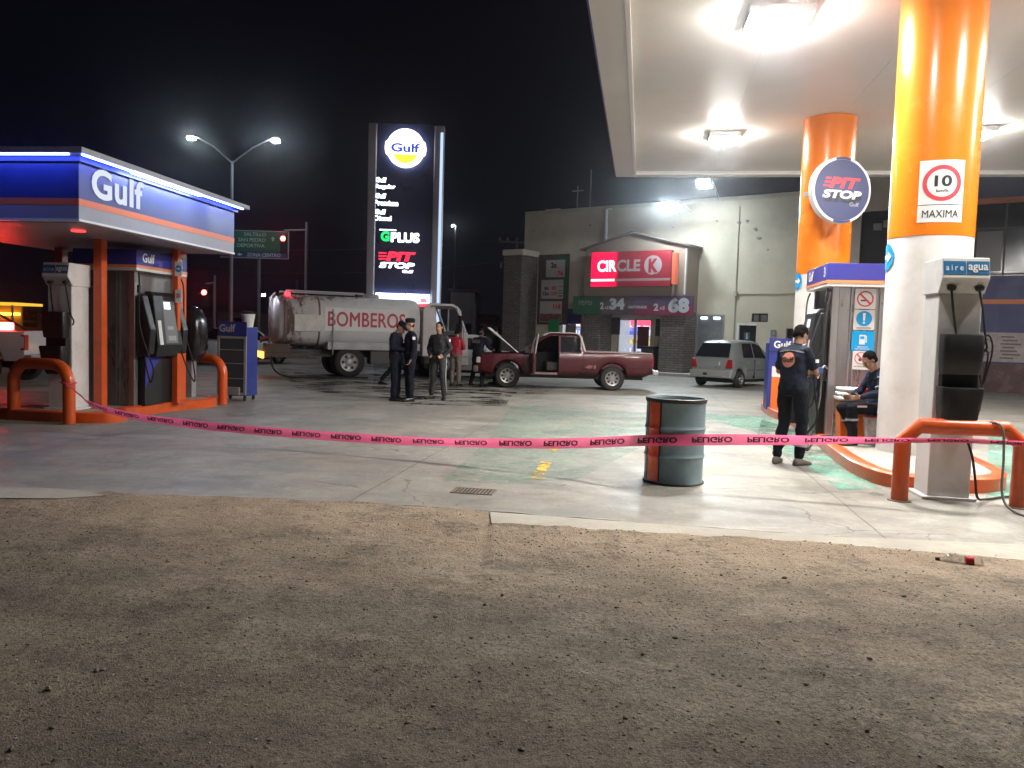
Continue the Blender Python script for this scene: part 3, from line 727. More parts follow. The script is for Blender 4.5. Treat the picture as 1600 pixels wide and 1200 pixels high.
# ================================================================= AIR AND WATER TOWERS
def service_tower(loc, rz, label, zb=0.0, mirror=False):
    t = thing('service_tower', label, 'air and water tower', loc, rz, 'air and water towers')
    m = MB(); m.box(-.195,.195,-.2,.2,zb+.03,2.02); m.build('column', WHITE, t, bevel=.008)
    m = MB(); m.box(-.25,.25,-.235,.235,zb,zb+.03); m.build('base_plate', WHITE, t, bevel=.005)
    m = MB(); m.prism([(-.2,2.02),(-.31,2.16),(-.27,2.36),(.22,2.36),(.22,2.02)], -.212,.212,'x'); m.build('head', WHITE, t, bevel=.008)
    # the label plate follows the front of the head
    def P(x, z, o=.004): y = -.31 + (z-2.16)/.20*.04 - o; return (x, y, z)
    m = MB(); m.add([P(-.205,2.20),P(-.005,2.20),P(-.005,2.325),P(-.205,2.325)], [(0,1,2,3)]); m.add([P(.003,2.20),P(.205,2.20),P(.205,2.325),P(.003,2.325)], [(0,1,2,3)])
    flat_build(m, 'label_plate', mat('label_blue', (.02,.16,.35), .4), t)
    m = MB(); add_text(m, 'aire', (-.105,2.262), .155, .055, 0, .01, spacing=1.5, fn=lambda p: P(p[0], p[2], .008)); add_text(m, 'agua', (.104,2.255), .175, .078, 0, .02, fn=lambda p: P(p[0], p[2], .008))
    flat_build(m, 'lettering', TXT_W, t)
    for x in (-.11,.14):
        m = MB(); m.lathe([(.045,0),(.04,-.03),(.015,-.045)], c=(x,-.262,2.085), n=12); m.build('grommet', BLACK, t, smooth=40)
    # two black plastic reel covers bolted on the front
    def bin_(z0, z1, w0, w1, d0, d1, hollow):
        m = MB()
        rings = []
        for z, w, d in ((z0,w0,d0),(z0+.02,w0+.01,d0+.01),((z0+z1)/2,(w0+w1)/2+.02,(d0+d1)/2+.02),(z1-.02,w1,d1),(z1,w1-.01,d1-.01)):
            c = Vector((0,-.2-d/2,z)); rings.append(m.ring((c, w/2, d/2), (Vector((1,0,0)), Vector((0,1,0))), 28, 7))
        if hollow:
            for z, k in ((z1,.88),(z0+.06,.80)):
                c = Vector((0,-.2-d1/2,z)); rings.append(m.ring((c, w1/2*k, d1/2*k), (Vector((1,0,0)), Vector((0,1,0))), 28, 7))
        m.loft(rings); return m.build('reel_cover', BLACK, t, smooth=45)
    bin_(1.24,1.63,.33,.36,.15,.18,False); bin_(.70,1.12,.29,.38,.13,.24,True)
    m = MB(); m.box(-.16,.17,-.30,-.2,1.08,1.24); m.build('reel', mat('reel_black', (.008,.008,.008), .7), t, bevel=.01)
    hose('air_hose', [(-.11,-.262,2.05),(-.085,-.27,1.85),(-.055,-.28,1.66),(-.05,-.28,1.60)], .011, t)
    hose('water_hose', [(.14,-.262,2.05),(.18,-.27,1.85),(.22,-.26,1.60),(.25,-.23,1.50),(.21,-.2,1.44)], .011, t)
    return t
service_tower((4.35,8.05,0), YAW, 'white air and water tower standing before the big pillar at right')
lt = service_tower((-6.80,12.35,0), KY, 'white air and water tower beside the round cornered orange guard at left', .15)
# loops of hose hanging on the coil at the side of the right tower
hk = thing('hose_coil', 'thin dark hose hanging in loops on the side of the right white tower', 'hose', (4.27,8.05,0), YAW)
hose('loop', [(.27,-.22,1.60),(.34,-.23,1.62),(.38,-.22,1.5),(.36,-.2,1.3),(.31,-.2,1.15),(.28,-.2,1.4),(.33,-.18,1.58)], .009, hk)
hose('loop', [(.27,-.2,1.5),(.35,-.2,1.45),(.33,-.18,1.2),(.29,-.2,1.05),(.27,-.2,1.2)], .009, hk)
# hoses behind the guard
hose_pts = [G(1500,700,.55)+Vector((0,.0,0))]
o = hose('water_hose', [(4.36,7.66,.62),(4.40,7.62,.45),(4.40,7.55,.25),(4.46,7.60,.08),(4.7,7.85,.02),(5.1,8.05,.02),(5.6,8.0,.02)], .012); tag(o, 'dark hose drooping behind the right orange guard and lying on concrete', 'hose')
o = hose('grey_hose', [(4.42,7.64,.72),(4.52,7.6,.80),(4.60,7.52,.76),(4.62,7.5,.5),(4.60,7.45,.15),(4.62,7.3,.02),(4.68,6.9,.016),(4.75,6.6,.016),(4.98,6.3,.016),(5.6,5.9,-.01)], .012, mt=mat('hose_grey', (.2,.19,.18), .6)); tag(o, 'grey hose over the right orange guard trailing onto the pale kerb', 'hose')

# ================================================================= ORANGE GUARDS
def guard(a, b, h, r, label, cham=.16, rounded=False):
    a, b = Vector(a), Vector(b); d = (b-a).normalized(); m = MB(); up = Vector((0,0,1))
    if rounded:
        pts = [a, a+up*(h-cham)]
        for k in range(1,8): t = R(90*k/8); pts.append(a + up*(h-cham+cham*math.sin(t)) + d*(cham*(1-math.cos(t))))
        pts += [a+up*h+d*cham, b+up*h-d*cham]
        for k in range(1,8): t = R(90*k/8); pts.append(b + up*(h-cham+cham*math.cos(t)) - d*(cham*(1-math.sin(t))))
        pts += [b+up*(h-cham), b]
    else: pts = [a, a+up*(h-cham), a+up*h+d*cham, b+up*h-d*cham, b+up*(h-cham), b]
    g = thing('pipe_guard', label, 'guard rail', (0,0,0), 0, 'orange pipe guards at the island ends')
    m.tube(pts, r, 20); m.build('pipe', ORANGE, g, smooth=50 if rounded else 30)
    m = MB()
    for q in (a, b): m.lathe([(r+.03,0),(r+.03,.008),(r,.012)], c=(q.x,q.y,0), n=20)
    m.build('foot_ring', mat('rusty_iron', (.09,.06,.045), .7), g, smooth=40)
    return g
guard((3.79,7.75,0), (4.84,7.58,0), .74, .078, 'orange pipe guard with angled corners in front of the right tower', .15)
guard((-7.46,12.04,0), (-6.41,11.64,0), .86, .085, 'round cornered orange pipe guard in front of the left tower', .30, True)
guard((-6.55,15.75,0), (-5.48,15.25,0), .86, .085, 'round cornered orange pipe guard at the far end of the left island', .30, True)

# ================================================================= DANGER TAPE
tp = thing('danger_tape', 'pink plastic PELIGRO tape stretched across the forecourt between the orange guards', 'tape', (0,0,0))
ctrl = [((-6.40,11.55,.60),.03),((-6.15,11.3,.54),.03),((-5.75,10.95,.40),.05),((-5.25,10.7,.30),.10),((-4.45,10.45,.235),.12),((-3.2,10.05,.20),.12),((-1.2,9.4,.215),.12),((.4,8.75,.32),.125),((1.35,8.20,.455),.125),((1.72,8.085,.485),.125),((2.1,8.06,.505),.125),((2.9,7.9,.545),.11),((3.72,7.655,.60),.055),((3.86,7.655,.605),.055),((4.3,7.57,.625),.05),((4.80,7.485,.625),.05),((4.93,7.56,.625),.05),((5.6,7.75,.6),.06),((8.5,8.6,.5),.12)]
CP = [Vector(c[0]) for c in ctrl]; CWd = [c[1] for c in ctrl]; TP = []; TW = []
for i in range(len(CP)-1):
    p0 = CP[max(i-1,0)]; p1 = CP[i]; p2 = CP[i+1]; p3 = CP[min(i+2, len(CP)-1)]; nn = max(4, int((p2-p1).length/.05))
    for k in range(nn):
        t_ = k/nn
        if i in (8,9,11,12,13,14,15): q = p1.lerp(p2, t_)
        else: q = .5*((2*p1)+(p2-p0)*t_+(2*p0-5*p1+4*p2-p3)*t_*t_+(3*p1-p0-3*p2+p3)*t_**3)
        TP.append(q); TW.append(.90*(CWd[i]*(1-t_)+CWd[i+1]*t_))
TP.append(CP[-1]); TW.append(CWd[-1])
acc = [0.0]
for i in range(1, len(TP)): acc.append(acc[-1]+(TP[i]-TP[i-1]).length)
def tape_pt(s, v, off=0.0):       # s: arc length, v: -0.5..0.5 across, off: towards the lot
    s = max(0, min(acc[-1]-1e-4, s)); import bisect
    i = min(bisect.bisect_right(acc, s)-1, len(TP)-2); t_ = (s-acc[i])/(acc[i+1]-acc[i]); p = TP[i].lerp(TP[i+1], t_); w_ = TW[i]*(1-t_)+TW[i+1]*t_
    d = (TP[i+1]-TP[i]).normalized(); side = Vector((d.y, -d.x, 0)).normalized()
    tilt = .25*math.sin(s*1.3)+.18*math.sin(s*3.1+1)
    wave = .006*math.sin(s*7)+.004*math.sin(s*17)
    up = (Vector((0,0,1))*math.cos(tilt)+side*math.sin(tilt))
    return p + up*(v*w_) + side*(off+wave+.010*v*v*4)
m = MB(); vs = []; fs = []; ns = int(acc[-1]/.04); nv = 4
for i in range(ns+1):
    for j in range(nv+1): vs.append(tape_pt(acc[-1]*i/ns, j/nv-.5))
for i in range(ns):
    for j in range(nv): a = i*(nv+1)+j; fs.append((a, a+1, a+nv+2, a+nv+1))
me = bpy.data.meshes.new('ribbon'); me.from_pydata([tuple(v) for v in vs], [], fs); me.polygons.foreach_set('use_smooth', [True]*len(fs))
mt = bpy.data.materials.new('pink_film'); mt.use_nodes = True; n = mt.node_tree.nodes; l = mt.node_tree.links; p = n['Principled BSDF']
p.inputs['Base Color'].default_value = (.95,.13,.28,1); p.inputs['Roughness'].default_value = .3; p.inputs['Alpha'].default_value = .90
tl = n.new('ShaderNodeBsdfTranslucent'); tl.inputs[0].default_value = (1.0,.18,.36,1); ms = n.new('ShaderNodeMixShader'); ms.inputs[0].default_value = .5
l.new(p.outputs[0], ms.inputs[1]); l.new(tl.outputs[0], ms.inputs[2]); l.new(ms.outputs[0], n['Material Output'].inputs[0])
me.materials.append(mt); o = bpy.data.objects.new('ribbon', me); C.objects.link(o); o.parent = tp
tv, tf = text_verts('PELIGRO', 1.0, 1.0, .035)
m = MB(); s = .55
while s < acc[-1]-.4:
    import bisect
    i = min(bisect.bisect_right(acc, s)-1, len(TW)-1); w_ = TW[i]; L = .40 if w_ > .05 else .36
    m.add([tape_pt(s + a*L, -b*.52, .0025) for a, b in tv], tf)      # the film hangs upside down: letters mirrored top to bottom
    s += .545
flat_build(m, 'lettering', mat('tape_ink', (.03,.0,.01), .5), tp)
# knot and tail at the left guard
m = MB(); m.tube([(-6.50,11.72,.60),(-6.52,11.62,.61),(-6.42,11.545,.60),(-6.33,11.60,.59),(-6.34,11.70,.60),(-6.42,11.74,.60),(-6.50,11.70,.60)], .013, 8); m.build('knot', mt, tp, smooth=True)

# ================================================================= OIL DRUM
dr = thing('oil_drum', 'grey green steel drum with an orange reflective stripe behind the pink tape', 'drum', (1.73,8.44,0), R(0))
M_DRUM = mat('drum_green', (.19,.27,.30), .42, metal=.15, var=.15, vs=3, dirt=.5, dcol=(.07,.08,.075), ds=3, bump=.15, bs=8)
rd = .305
prof = [(rd-.02,.0),(rd+.006,.0),(rd+.008,.012),(rd,.03)]
for z in (.29,.58): prof += [(rd,z-.035),(rd+.003,z-.02),(rd+.012,z),(rd+.003,z+.02),(rd,z+.035)]
prof += [(rd,.85),(rd+.008,.866),(rd+.008,.88),(rd-.004,.885),(rd-.012,.87),(rd-.014,.84)]
m = MB(); m.lathe(prof, n=72, cap=False)
import mathutils
for i, v in enumerate(m.v):
    x, y, z = v; a = math.atan2(y, x); k = 1 - .035*math.exp(-((a-R(-25))/.35)**2)*math.exp(-((z-.05)/.22)**2) - .02*math.exp(-((a-R(-70))/.3)**2)*math.exp(-((z-.7)/.15)**2); k += .004*NZ.noise(Vector((x*4,y*4,z*4)))
    m.v[i] = (x*k, y*k, z)
m.build('body', M_DRUM, dr, smooth=35)
m = MB(); m.lathe([(rd+.0095,.845),(rd+.0125,.868),(rd+.0125,.882),(rd+.002,.888),(rd-.010,.886)], n=72, cap=False); m.lathe([(rd+.002,.0015),(rd+.013,.004),(rd+.013,.014),(rd+.006,.02)], n=72, cap=False); m.build('rim', mat('drum_rim', (.02,.02,.02), .5), dr, smooth=40)
m = MB(); m.lathe([(rd-.014,.835),(rd-.014,.845)], n=48); m.build('lid', mat('drum_lid', (.03,.04,.04), .6, var=.3, vs=5), dr)
fn = wrap(0, 0, rd+.006, -R(12)-R(42))
def strip_on(mb, x0, x1, y, z0=.03, z1=.845):
    nz_ = 40
    for i in range(8):
        for j in range(nz_):
            def Q(a, zz):
                b = 0
                for zc_ in (.29,.58): b = max(b, .013*max(0, 1-abs(zz-zc_)/.03))
                return fn((x0+(x1-x0)*a/8, y-b, zz))
            za = z0+(z1-z0)*j/nz_; zb_ = z0+(z1-z0)*(j+1)/nz_
            mb.add([Q(i,za),Q(i+1,za),Q(i+1,zb_),Q(i,zb_)], [(0,1,2,3)])
m = MB(); strip_on(m, -.085,.065, -.002); m.build('orange_stripe', mat('reflective_orange', (.80,.10,.015), .2, var=.15, vs=8, bump=.4, bs=22, coat=.5), dr, smooth=True)
m = MB(); strip_on(m, .067,.082, -.0022); strip_on(m, -.108,-.087, -.0022); m.build('black_edge', mat('drum_rim', (.02,.02,.02), .5), dr, smooth=True)

# ================================================================= LITTER
b = thing('plastic_bottle', 'crushed clear bottle with red band lying on dirt by the kerb', 'bottle', G(1500,884,-.01), R(-18))
m = MB(); m.tube([(-.13,0,.03),(-.125,0,.032),(-.10,0,.036),(-.07,0,.045),(0,.004,.036),(.08,0,.04),(.13,.003,.034),(.14,.003,.034)], [.013,.014,.016,.036,.033,.032,.034,.02], 14)
m.build('body', mat('clear_plastic', (.85,.86,.86), .08, trans=.85, alpha=.55), b, smooth=50)
m = MB(); m.tube([(.03,0,.039),(.08,0,.041)], [.0345,.0345], 14); m.build('band', mat('band_red', (.6,.02,.03), .4), b, smooth=50)
m = MB(); m.tube([(-.155,0,.03),(-.13,0,.03)], .016, 12); m.build('cap', BLACK, b, smooth=50)
def scrap(px, py, s, label, mt, seed):
    rnd = random.Random(seed); c = G(px, py, -.03); m = MB(); vs = []; n_ = 6
    for j in range(n_):
        for i in range(n_): vs.append((c.x+s*(i/(n_-1)-.5)+rnd.uniform(-.1,.1)*s*.4, c.y+s*.7*(j/(n_-1)-.5)+rnd.uniform(-.1,.1)*s*.4, c.z+.012+rnd.uniform(0,.25)*s*.5))
    m.add(vs, [(j*n_+i, j*n_+i+1, (j+1)*n_+i+1, (j+1)*n_+i) for j in range(n_-1) for i in range(n_-1)])
    o = m.build('paper_scrap', mt, None, smooth=True); s_ = o.modifiers.new('s','SOLIDIFY'); s_.thickness = .001; tag(o, label, 'litter')
M_PAP = mat('paper_dirty', (.55,.50,.44), .8, var=.2, vs=20)
scrap(1244,881,.11, 'crumpled pale paper scrap on dirt before the concrete kerb', M_PAP, 1)
scrap(1518,893,.10, 'torn pale scrap just below the crushed bottle', M_PAP, 2)
scrap(571,886,.05, 'small white paper scrap alone on the brown dirt', mat('paper_white', (.7,.7,.68), .8), 3)

# bright screen-like paper squeegee bins beside pump 3
tb = thing('towel_bin', 'orange bin heaped with white paper towels beside the seated attendant', 'bin', (4.78,11.28,.15), YAW)
m = MB(); m.prism([(-.17,0),(.17,0),(.20,.56),(-.20,.56)], -.14, .14); m.build('bin_body', mat('bin_orange', (.72,.17,.02), .4, var=.1), tb, bevel=.015)
m = MB()
for k in range(3): m.box(-.22+.01*k,.24-.012*k,-.17+.01*k,.17,.563+k*.062,.62+k*.062)
m.build('paper_towels', mat('towel_white', (.75,.74,.73), .8, bump=.6, bs=30), tb, bevel=.024, seg=3)
o = thing('red_cloth', 'bright red cloth draped over the white paper towels', 'cloth', (5.0,11.2,.90), YAW)
m = MB(); vs = []; rr = random.Random(4)
for j in range(9):
    for i in range(12):
        x = -.16+.42*i/11; y = -.19+.30*j/8; z = .02 + .02*math.sin(i*1.3+j)-.018*rr.random(); 
        if j == 0: z -= .13+.03*math.sin(i)
        if j == 1: z -= .04
        vs.append((x, y, z))
m.add(vs, [(j*12+i, j*12+i+1, (j+1)*12+i+1, (j+1)*12+i) for j in range(8) for i in range(11)])
q = m.build('cloth', mat('cloth_red', (.8,.015,.02), .6), o, smooth=True); sm = q.modifiers.new('s','SOLIDIFY'); sm.thickness = .006
# second bin further back with dark box
tb = thing('towel_bin', 'orange topped squeegee bin over a dark crate between attendant and pump', 'bin', (5.0,13.55,.15), YAW)
m = MB(); m.box(-.30,.16,-.15,.15,0,.56); m.build('crate', BLACK, tb, bevel=.015)
m = MB(); m.prism([(-.28,.565),(.18,.565),(.20,1.02),(-.30,1.02)], -.14,.14); m.build('bin_body', MATS['bin_orange'], tb, bevel=.015)
m = MB(); m.box(-.30,.20,-.15,.15,1.022,1.09); m.build('lid', WHITE, tb, bevel=.02)

# ================================================================= DISPLAY CABINETS
def cabinet(loc, rz, label, orange=False):
    t = thing('display_cabinet', label, 'cabinet', loc, rz, 'navy display cabinets on wheels')
    w_, d_, h_ = .62, .46, 1.48
    M_CB = mat('cabinet_blue', (.02,.035,.22), .4, var=.15, vs=3)
    m = MB(); m.box(-w_/2,w_/2,0,d_,.10,h_); m.build('carcass', M_CB, t, bevel=.01)
    m = MB(); m.box(-w_/2,w_/2,-.02,-.002,1.30,1.58); m.build('header', NAVY, t, bevel=.005)
    m = MB(); add_text(m, 'Gulf', (-.10 if not orange else -.05,1.45), .34, .15, -.024, .03); flat_build(m, 'lettering', TXT_W if orange else mat('dull_lettering', (.35,.35,.38), .5), t)
    if not orange:
        m = MB()
        for a in ((-w_/2,-w_/2+.05,.12,1.29),(w_/2-.05,w_/2,.12,1.29),(-w_/2+.05,w_/2-.05,1.24,1.29),(-w_/2+.05,w_/2-.05,.12,.17)): m.box(a[0],a[1],-.035,-.003,a[2],a[3])
        m.build('door_frame', GREY_METAL, t, bevel=.004)
        m = MB(); m.box(-w_/2+.05,w_/2-.05,-.02,-.012,.17,1.24); m.build('door_glass', mat('cabinet_glass', (.05,.055,.06), .1), t)
        for z in (.45,.75,1.02):
            m = MB(); m.box(-w_/2+.06,w_/2-.06,-.03,-.021,z-.008,z+.008); m.build('shelf', GREY_METAL, t)
        m = MB(); m.box(-.1,.2,-.10,-.04,.12,.28); m.build('rack', GREY_METAL, t, bevel=.01)
    else:
        m = MB(); m.box(-w_/2+.08,w_/2-.02,-.02,-.002,.12,.78); m.build('orange_panel', MATS['bin_orange'], t)
        m = MB(); m.box(-w_/2+.08,w_/2-.02,-.02,-.002,.782,1.0); m.build('white_panel', WHITE, t)
    for x in (-w_/2+.06,w_/2-.06):
        for y in (.05,d_-.05):
            m = MB(); m.lathe([(.045,-.015),(.045,.015)], c=(x,y,.046), ax='x', n=14); m.box(x-.02,x+.02,y-.02,y+.02,.05,.1); m.build('caster', BLACK, t, smooth=40)
    return t
cabinet((-5.60,16.1,0), YAW, 'navy cabinet on wheels with glass door and white bucket on top')
cabinet((5.58,16.6,0), YAW, 'navy and orange cabinet standing behind the standing attendant', True)
bk = thing('bucket', 'white plastic bucket standing on the navy cabinet', 'bucket', (-5.36,16.3,1.48))
m = MB(); m.lathe([(.10,0),(.135,.24),(.14,.245),(.14,.26),(.128,.26),(.12,.22),(.09,.02)], n=28); m.build('pail', WHITE, bk, smooth=40)
m = MB(); m.tube([(-.138,0,.24),(-.12,-.05,.30),(0,-.08,.325),(.12,-.05,.30),(.138,0,.24)], .004, 6); m.build('handle', GREY_METAL, bk, smooth=True)

# ================================================================= SMALL LIT CANOPY (KIOSK ROOF)
kc = thing('small_canopy', 'small fuel canopy with navy fascia and glowing blue top edge', 'canopy', (-5.62,10.45,0), KY)
KW, KL = 3.4, 4.2; Z0, Z1, ZT = 2.78, 3.53, 3.60
M_FAS = mat('fascia_blue', (.03,.05,.20), .35, var=.12, vs=1.5, dirt=.15, dcol=(.1,.12,.2), ds=1)
m = MB(); m.box(-KW,0,0,KL,3.071,Z1); m.build('fascia', M_FAS, kc)
m = MB(); m.box(-KW-.004,.004,-.004,KL+.004,2.985,3.07); m.build('orange_band', mat('band_orange', (.75,.17,.06), .4), kc)
m = MB(); m.box(-KW,0,0,KL,Z0+.03,2.984); m.build('grey_band', mat('band_grey', (.30,.31,.34), .4, var=.08), kc)
m = MB(); m.box(-KW-.01,.012,-.012,KL+.012,Z0,Z0+.029); m.build('lower_trim', mat('bright_trim', (.8,.8,.78), .25), kc)
m = MB(); m.box(-KW+.1,-.1,.1,KL-.1,Z0-.012,Z0-.001); m.build('soffit', mat('soffit_dark', (.30,.25,.25), .38, var=.1, vs=1.5), kc)
m = MB(); m.box(-KW-.22,.20,-.22,KL+.20,ZT,ZT+.075); m.build('roof_slab', mat('slab_grey', (.30,.31,.34), .5, var=.12, vs=2), kc, bevel=.008)
m = MB(); m.box(-KW-.05,.05,-.05,KL+.05,Z1,ZT); m.build('roof_neck', M_FAS, kc)
m = MB(); m.box(-KW,0,-.20,-.17,ZT-.022,ZT-.002); m.build('blue_light_strip', emis('led_blue', (.10,.16,1.0), 26), kc)
m = MB(); m.box(.145,.175,-.15,KL,ZT-.022,ZT-.002); m.build('blue_light_strip', emis('led_blue', (.10,.16,1.0), 26), kc)
m = MB(); m.box(.13,.185,.9,2.75,ZT-.034,ZT-.024); m.build('white_glare_strip', emis('strip_glare', (.55,.65,1.0), 42), kc)  # white glow added where the blue strip burns out
m = MB(); add_text(m, 'Gulf', (0,0), 1.16, .40, 0, .03, spacing=1.06, fn=lambda p: (.012, .82+p[0], 3.325+p[2])); flat_build(m, 'lettering', emis('letter_glow', (.8,.86,1.0), .75), kc)
# red glow added for the red reflection on the soffit
m = MB(); m.lathe([(.09,0),(.09,-.02)], c=(-.62,.85,Z0-.013), n=20); m.build('red_reflection', emis('red_glow', (1.0,.02,.02), 5), kc)
def post(x, y, s, label, z0=.15):
    o = thing('canopy_post', label, 'post', (x, y, 0), KY, 'orange posts of the small canopy')
    m = MB(); m.box(-s/2,s/2,-s/2,s/2,z0,Z0-.014); m.build('shaft', ORANGE, o, bevel=.008)
    m = MB(); m.box(-s/2-.04,s/2+.04,-s/2-.04,s/2+.04,z0,z0+.012); m.build('foot_plate', ORANGE, o)
post(-6.42,12.55,.14, 'slim orange post at the near corner of the small canopy')
post(-5.78,13.85,.10, 'slim orange post carrying small notices beside pump 2')
post(-7.95,14.2,.15, 'orange post behind the left white tower')
post(-6.0,14.45,.20, 'broad orange post hidden behind pump 2')
pn = thing('post_notice', 'small white notice on the slim orange post by pump 2', 'notice', A(279,463,13.77), KY)
m = MB(); m.box(-.06,.06,-.008,.0,-.11,.11); m.build('plate', M_STK, pn, bevel=.003)
m = MB(); rect(m, -.035,.03,-.03,.05,-.010); flat_build(m, 'print', mat('notice_print', (.5,.2,.2), .5), pn)
pn = thing('arrow_sign', 'white square sign with a blue arrow disc above the small notice', 'sign', A(279,420,13.7), KY)
m = MB(); m.box(-.065,.065,-.008,0,-.12,.12); m.build('plate', M_STK, pn, bevel=.003)
m = MB(); disc(m, (0,0), .058, -.010, 24); flat_build(m, 'disc', M_CYAN, pn)
m = MB(); rect(m, -.035,.01,-.009,.009,-.012); m.add([(.005,-.012,-.028),(.04,-.012,0),(.005,-.012,.028)], [(0,1,2)]); flat_build(m, 'arrow', TXT_W, pn)
# far-side black tyre service cover and small black box on the left island
sv = thing('service_stand', 'black hooded service stand at the far end of the left island', 'service stand', (-6.0,14.95,.15), KY)
m = MB(); rings = []
for z, w_, d_ in ((.70,.36,.30),(.80,.50,.42),(1.1,.60,.50),(1.4,.56,.46),(1.62,.40,.36),(1.68,.2,.2)): rings.append(m.ring((Vector((0,0,z)), w_/2, d_/2), (Vector((1,0,0)), Vector((0,1,0))), 28, 4))
m.loft(rings); m.build('hood', mat('gloss_black', (.012,.012,.014), .22), sv, smooth=50)
m = MB(); m.box(-.10,.10,-.08,.08,0,.72); m.build('stem', GREY_METAL, sv, bevel=.01)
bx = MB(); bx.box(-.12,.12,-.1,.1,0,.22); o = bx.build('black_box', BLACK, None, bevel=.01); o.location = G(294,615,.15)+Vector((0,.0,0)); tag(o, 'small black box standing on the far end of the left island', 'box')
# ================================================================= STORE
SY = -R(35)
def SP(x, y, z=0): return Vector((7.56,34,0)) + Matrix.Rotation(SY,3,'Z') @ Vector((x, y, z))
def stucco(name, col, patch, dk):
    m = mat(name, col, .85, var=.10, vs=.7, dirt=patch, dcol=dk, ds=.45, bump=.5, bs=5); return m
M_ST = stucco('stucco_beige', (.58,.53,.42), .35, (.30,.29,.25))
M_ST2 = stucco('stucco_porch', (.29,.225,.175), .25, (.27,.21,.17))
def brickmat(name, c1, c2, mo, sc):
    m = bpy.data.materials.new(name); m.use_nodes = True; n = m.node_tree.nodes; l = m.node_tree.links; p = n['Principled BSDF']
    tc = n.new('ShaderNodeTexCoord'); mp = n.new('ShaderNodeMapping'); mp.inputs['Rotation'].default_value = (R(90),0,0); l.new(tc.outputs['Object'], mp.inputs[0])
    b = n.new('ShaderNodeTexBrick'); b.inputs['Scale'].default_value = sc; b.inputs['Color1'].default_value = (*c1,1); b.inputs['Color2'].default_value = (*c2,1); b.inputs['Mortar'].default_value = (*mo,1); b.inputs['Mortar Size'].default_value = .025; b.inputs['Brick Width'].default_value = .6; b.inputs['Row Height'].default_value = .16
    cx = n.new('ShaderNodeSeparateXYZ'); l.new(tc.outputs['Object'], cx.inputs[0]); ad = n.new('ShaderNodeMath'); l.new(cx.outputs[0], ad.inputs[0]); l.new(cx.outputs[1], ad.inputs[1]); cb = n.new('ShaderNodeCombineXYZ'); l.new(ad.outputs[0], cb.inputs[0]); l.new(cx.outputs[2], cb.inputs[1])
    l.new(cb.outputs[0], b.inputs['Vector'])
    nz = n.new('ShaderNodeTexNoise'); nz.inputs['Scale'].default_value = 6; l.new(tc.outputs['Object'], nz.inputs['Vector']); mx = n.new('ShaderNodeMix'); mx.data_type='RGBA'; mx.blend_type='MULTIPLY'; mx.inputs[0].default_value=.7; l.new(b.outputs[0], mx.inputs[6]); l.new(nz.outputs['Color'], mx.inputs[7])
    l.new(mx.outputs[2], p.inputs['Base Color']); p.inputs['Roughness'].default_value = .85
    bp = n.new('ShaderNodeBump'); bp.inputs['Strength'].default_value = .6; bp.inputs['Distance'].default_value=.03; l.new(b.outputs['Fac'], bp.inputs['Height']); bp.invert = True; l.new(bp.outputs[0], p.inputs['Normal']); return m
M_BRK = brickmat('ledge_stone', (.30,.25,.22), (.20,.17,.16), (.10,.09,.085), 1.6)
def wall_holes(mb, x0, x1, z0, z1, y, holes, depth):
    xs = sorted({x0, x1, *[h[0] for h in holes], *[h[1] for h in holes]}); zs = sorted({z0, z1, *[h[2] for h in holes], *[h[3] for h in holes]})
    for i in range(len(xs)-1):
        for j in range(len(zs)-1):
            cx, cz = (xs[i]+xs[i+1])/2, (zs[j]+zs[j+1])/2
            if any(h[0] < cx < h[1] and h[2] < cz < h[3] for h in holes): continue
            mb.add([(xs[i],y,zs[j]),(xs[i+1],y,zs[j]),(xs[i+1],y,zs[j+1]),(xs[i],y,zs[j+1])], [(0,1,2,3)])
    for a, b, c, d in holes:
        mb.add([(a,y,c),(a,y+depth,c),(a,y+depth,d),(a,y,d)], [(0,1,2,3)]); mb.add([(b,y,c),(b,y+depth,c),(b,y+depth,d),(b,y,d)], [(0,1,2,3)])
        mb.add([(a,y,d),(b,y,d),(b,y+depth,d),(a,y+depth,d)], [(0,1,2,3)]); mb.add([(a,y,c),(b,y,c),(b,y+depth,c),(a,y+depth,c)], [(0,1,2,3)])
sto = thing('store_building', 'beige stucco shop with red sign, gabled porch and lit glass doors', 'building', (7.56,34,0), SY)
DOOR = (-3.62,-1.92,0,2.36); WIN = (-6.55,-5.45,.0,2.75); SHUT = (.10,1.32,.62,2.55); WCD = (1.92,2.66,0,2.17); WCW = (2.45,3.10,2.28,2.62); WC2 = (3.85,4.5,0,2.05)
m = MB(); wall_holes(m, -8.75, 5.75, 0, 7.35, 0, [DOOR, WIN, SHUT, WCD, WCW, WC2], .25)
m.add([(-8.75,0,0),(-8.75,11,0),(-8.75,11,7.35),(-8.75,0,7.35)], [(0,1,2,3)]); m.add([(-8.75,.0,7.35),(5.75,.0,7.35),(5.75,.25,7.35),(-8.75,.25,7.35)], [(0,1,2,3)]); m.add([(-8.75,.25,7.1),(5.75,.25,7.1),(5.75,11,7.1),(-8.75,11,7.1)], [(0,1,2,3)])
m.build('wall', M_ST, sto)
m = MB(); m.box(5.76,6.4,-.002,.3,0,7.75); m.box(6.4,8.3,-.002,.3,6.42,7.75); m.build('upper_band', mat('stucco_pale', (.62,.56,.48), .8, var=.06), sto)  # beige wall continued, its brighter lighting put into a paler colour
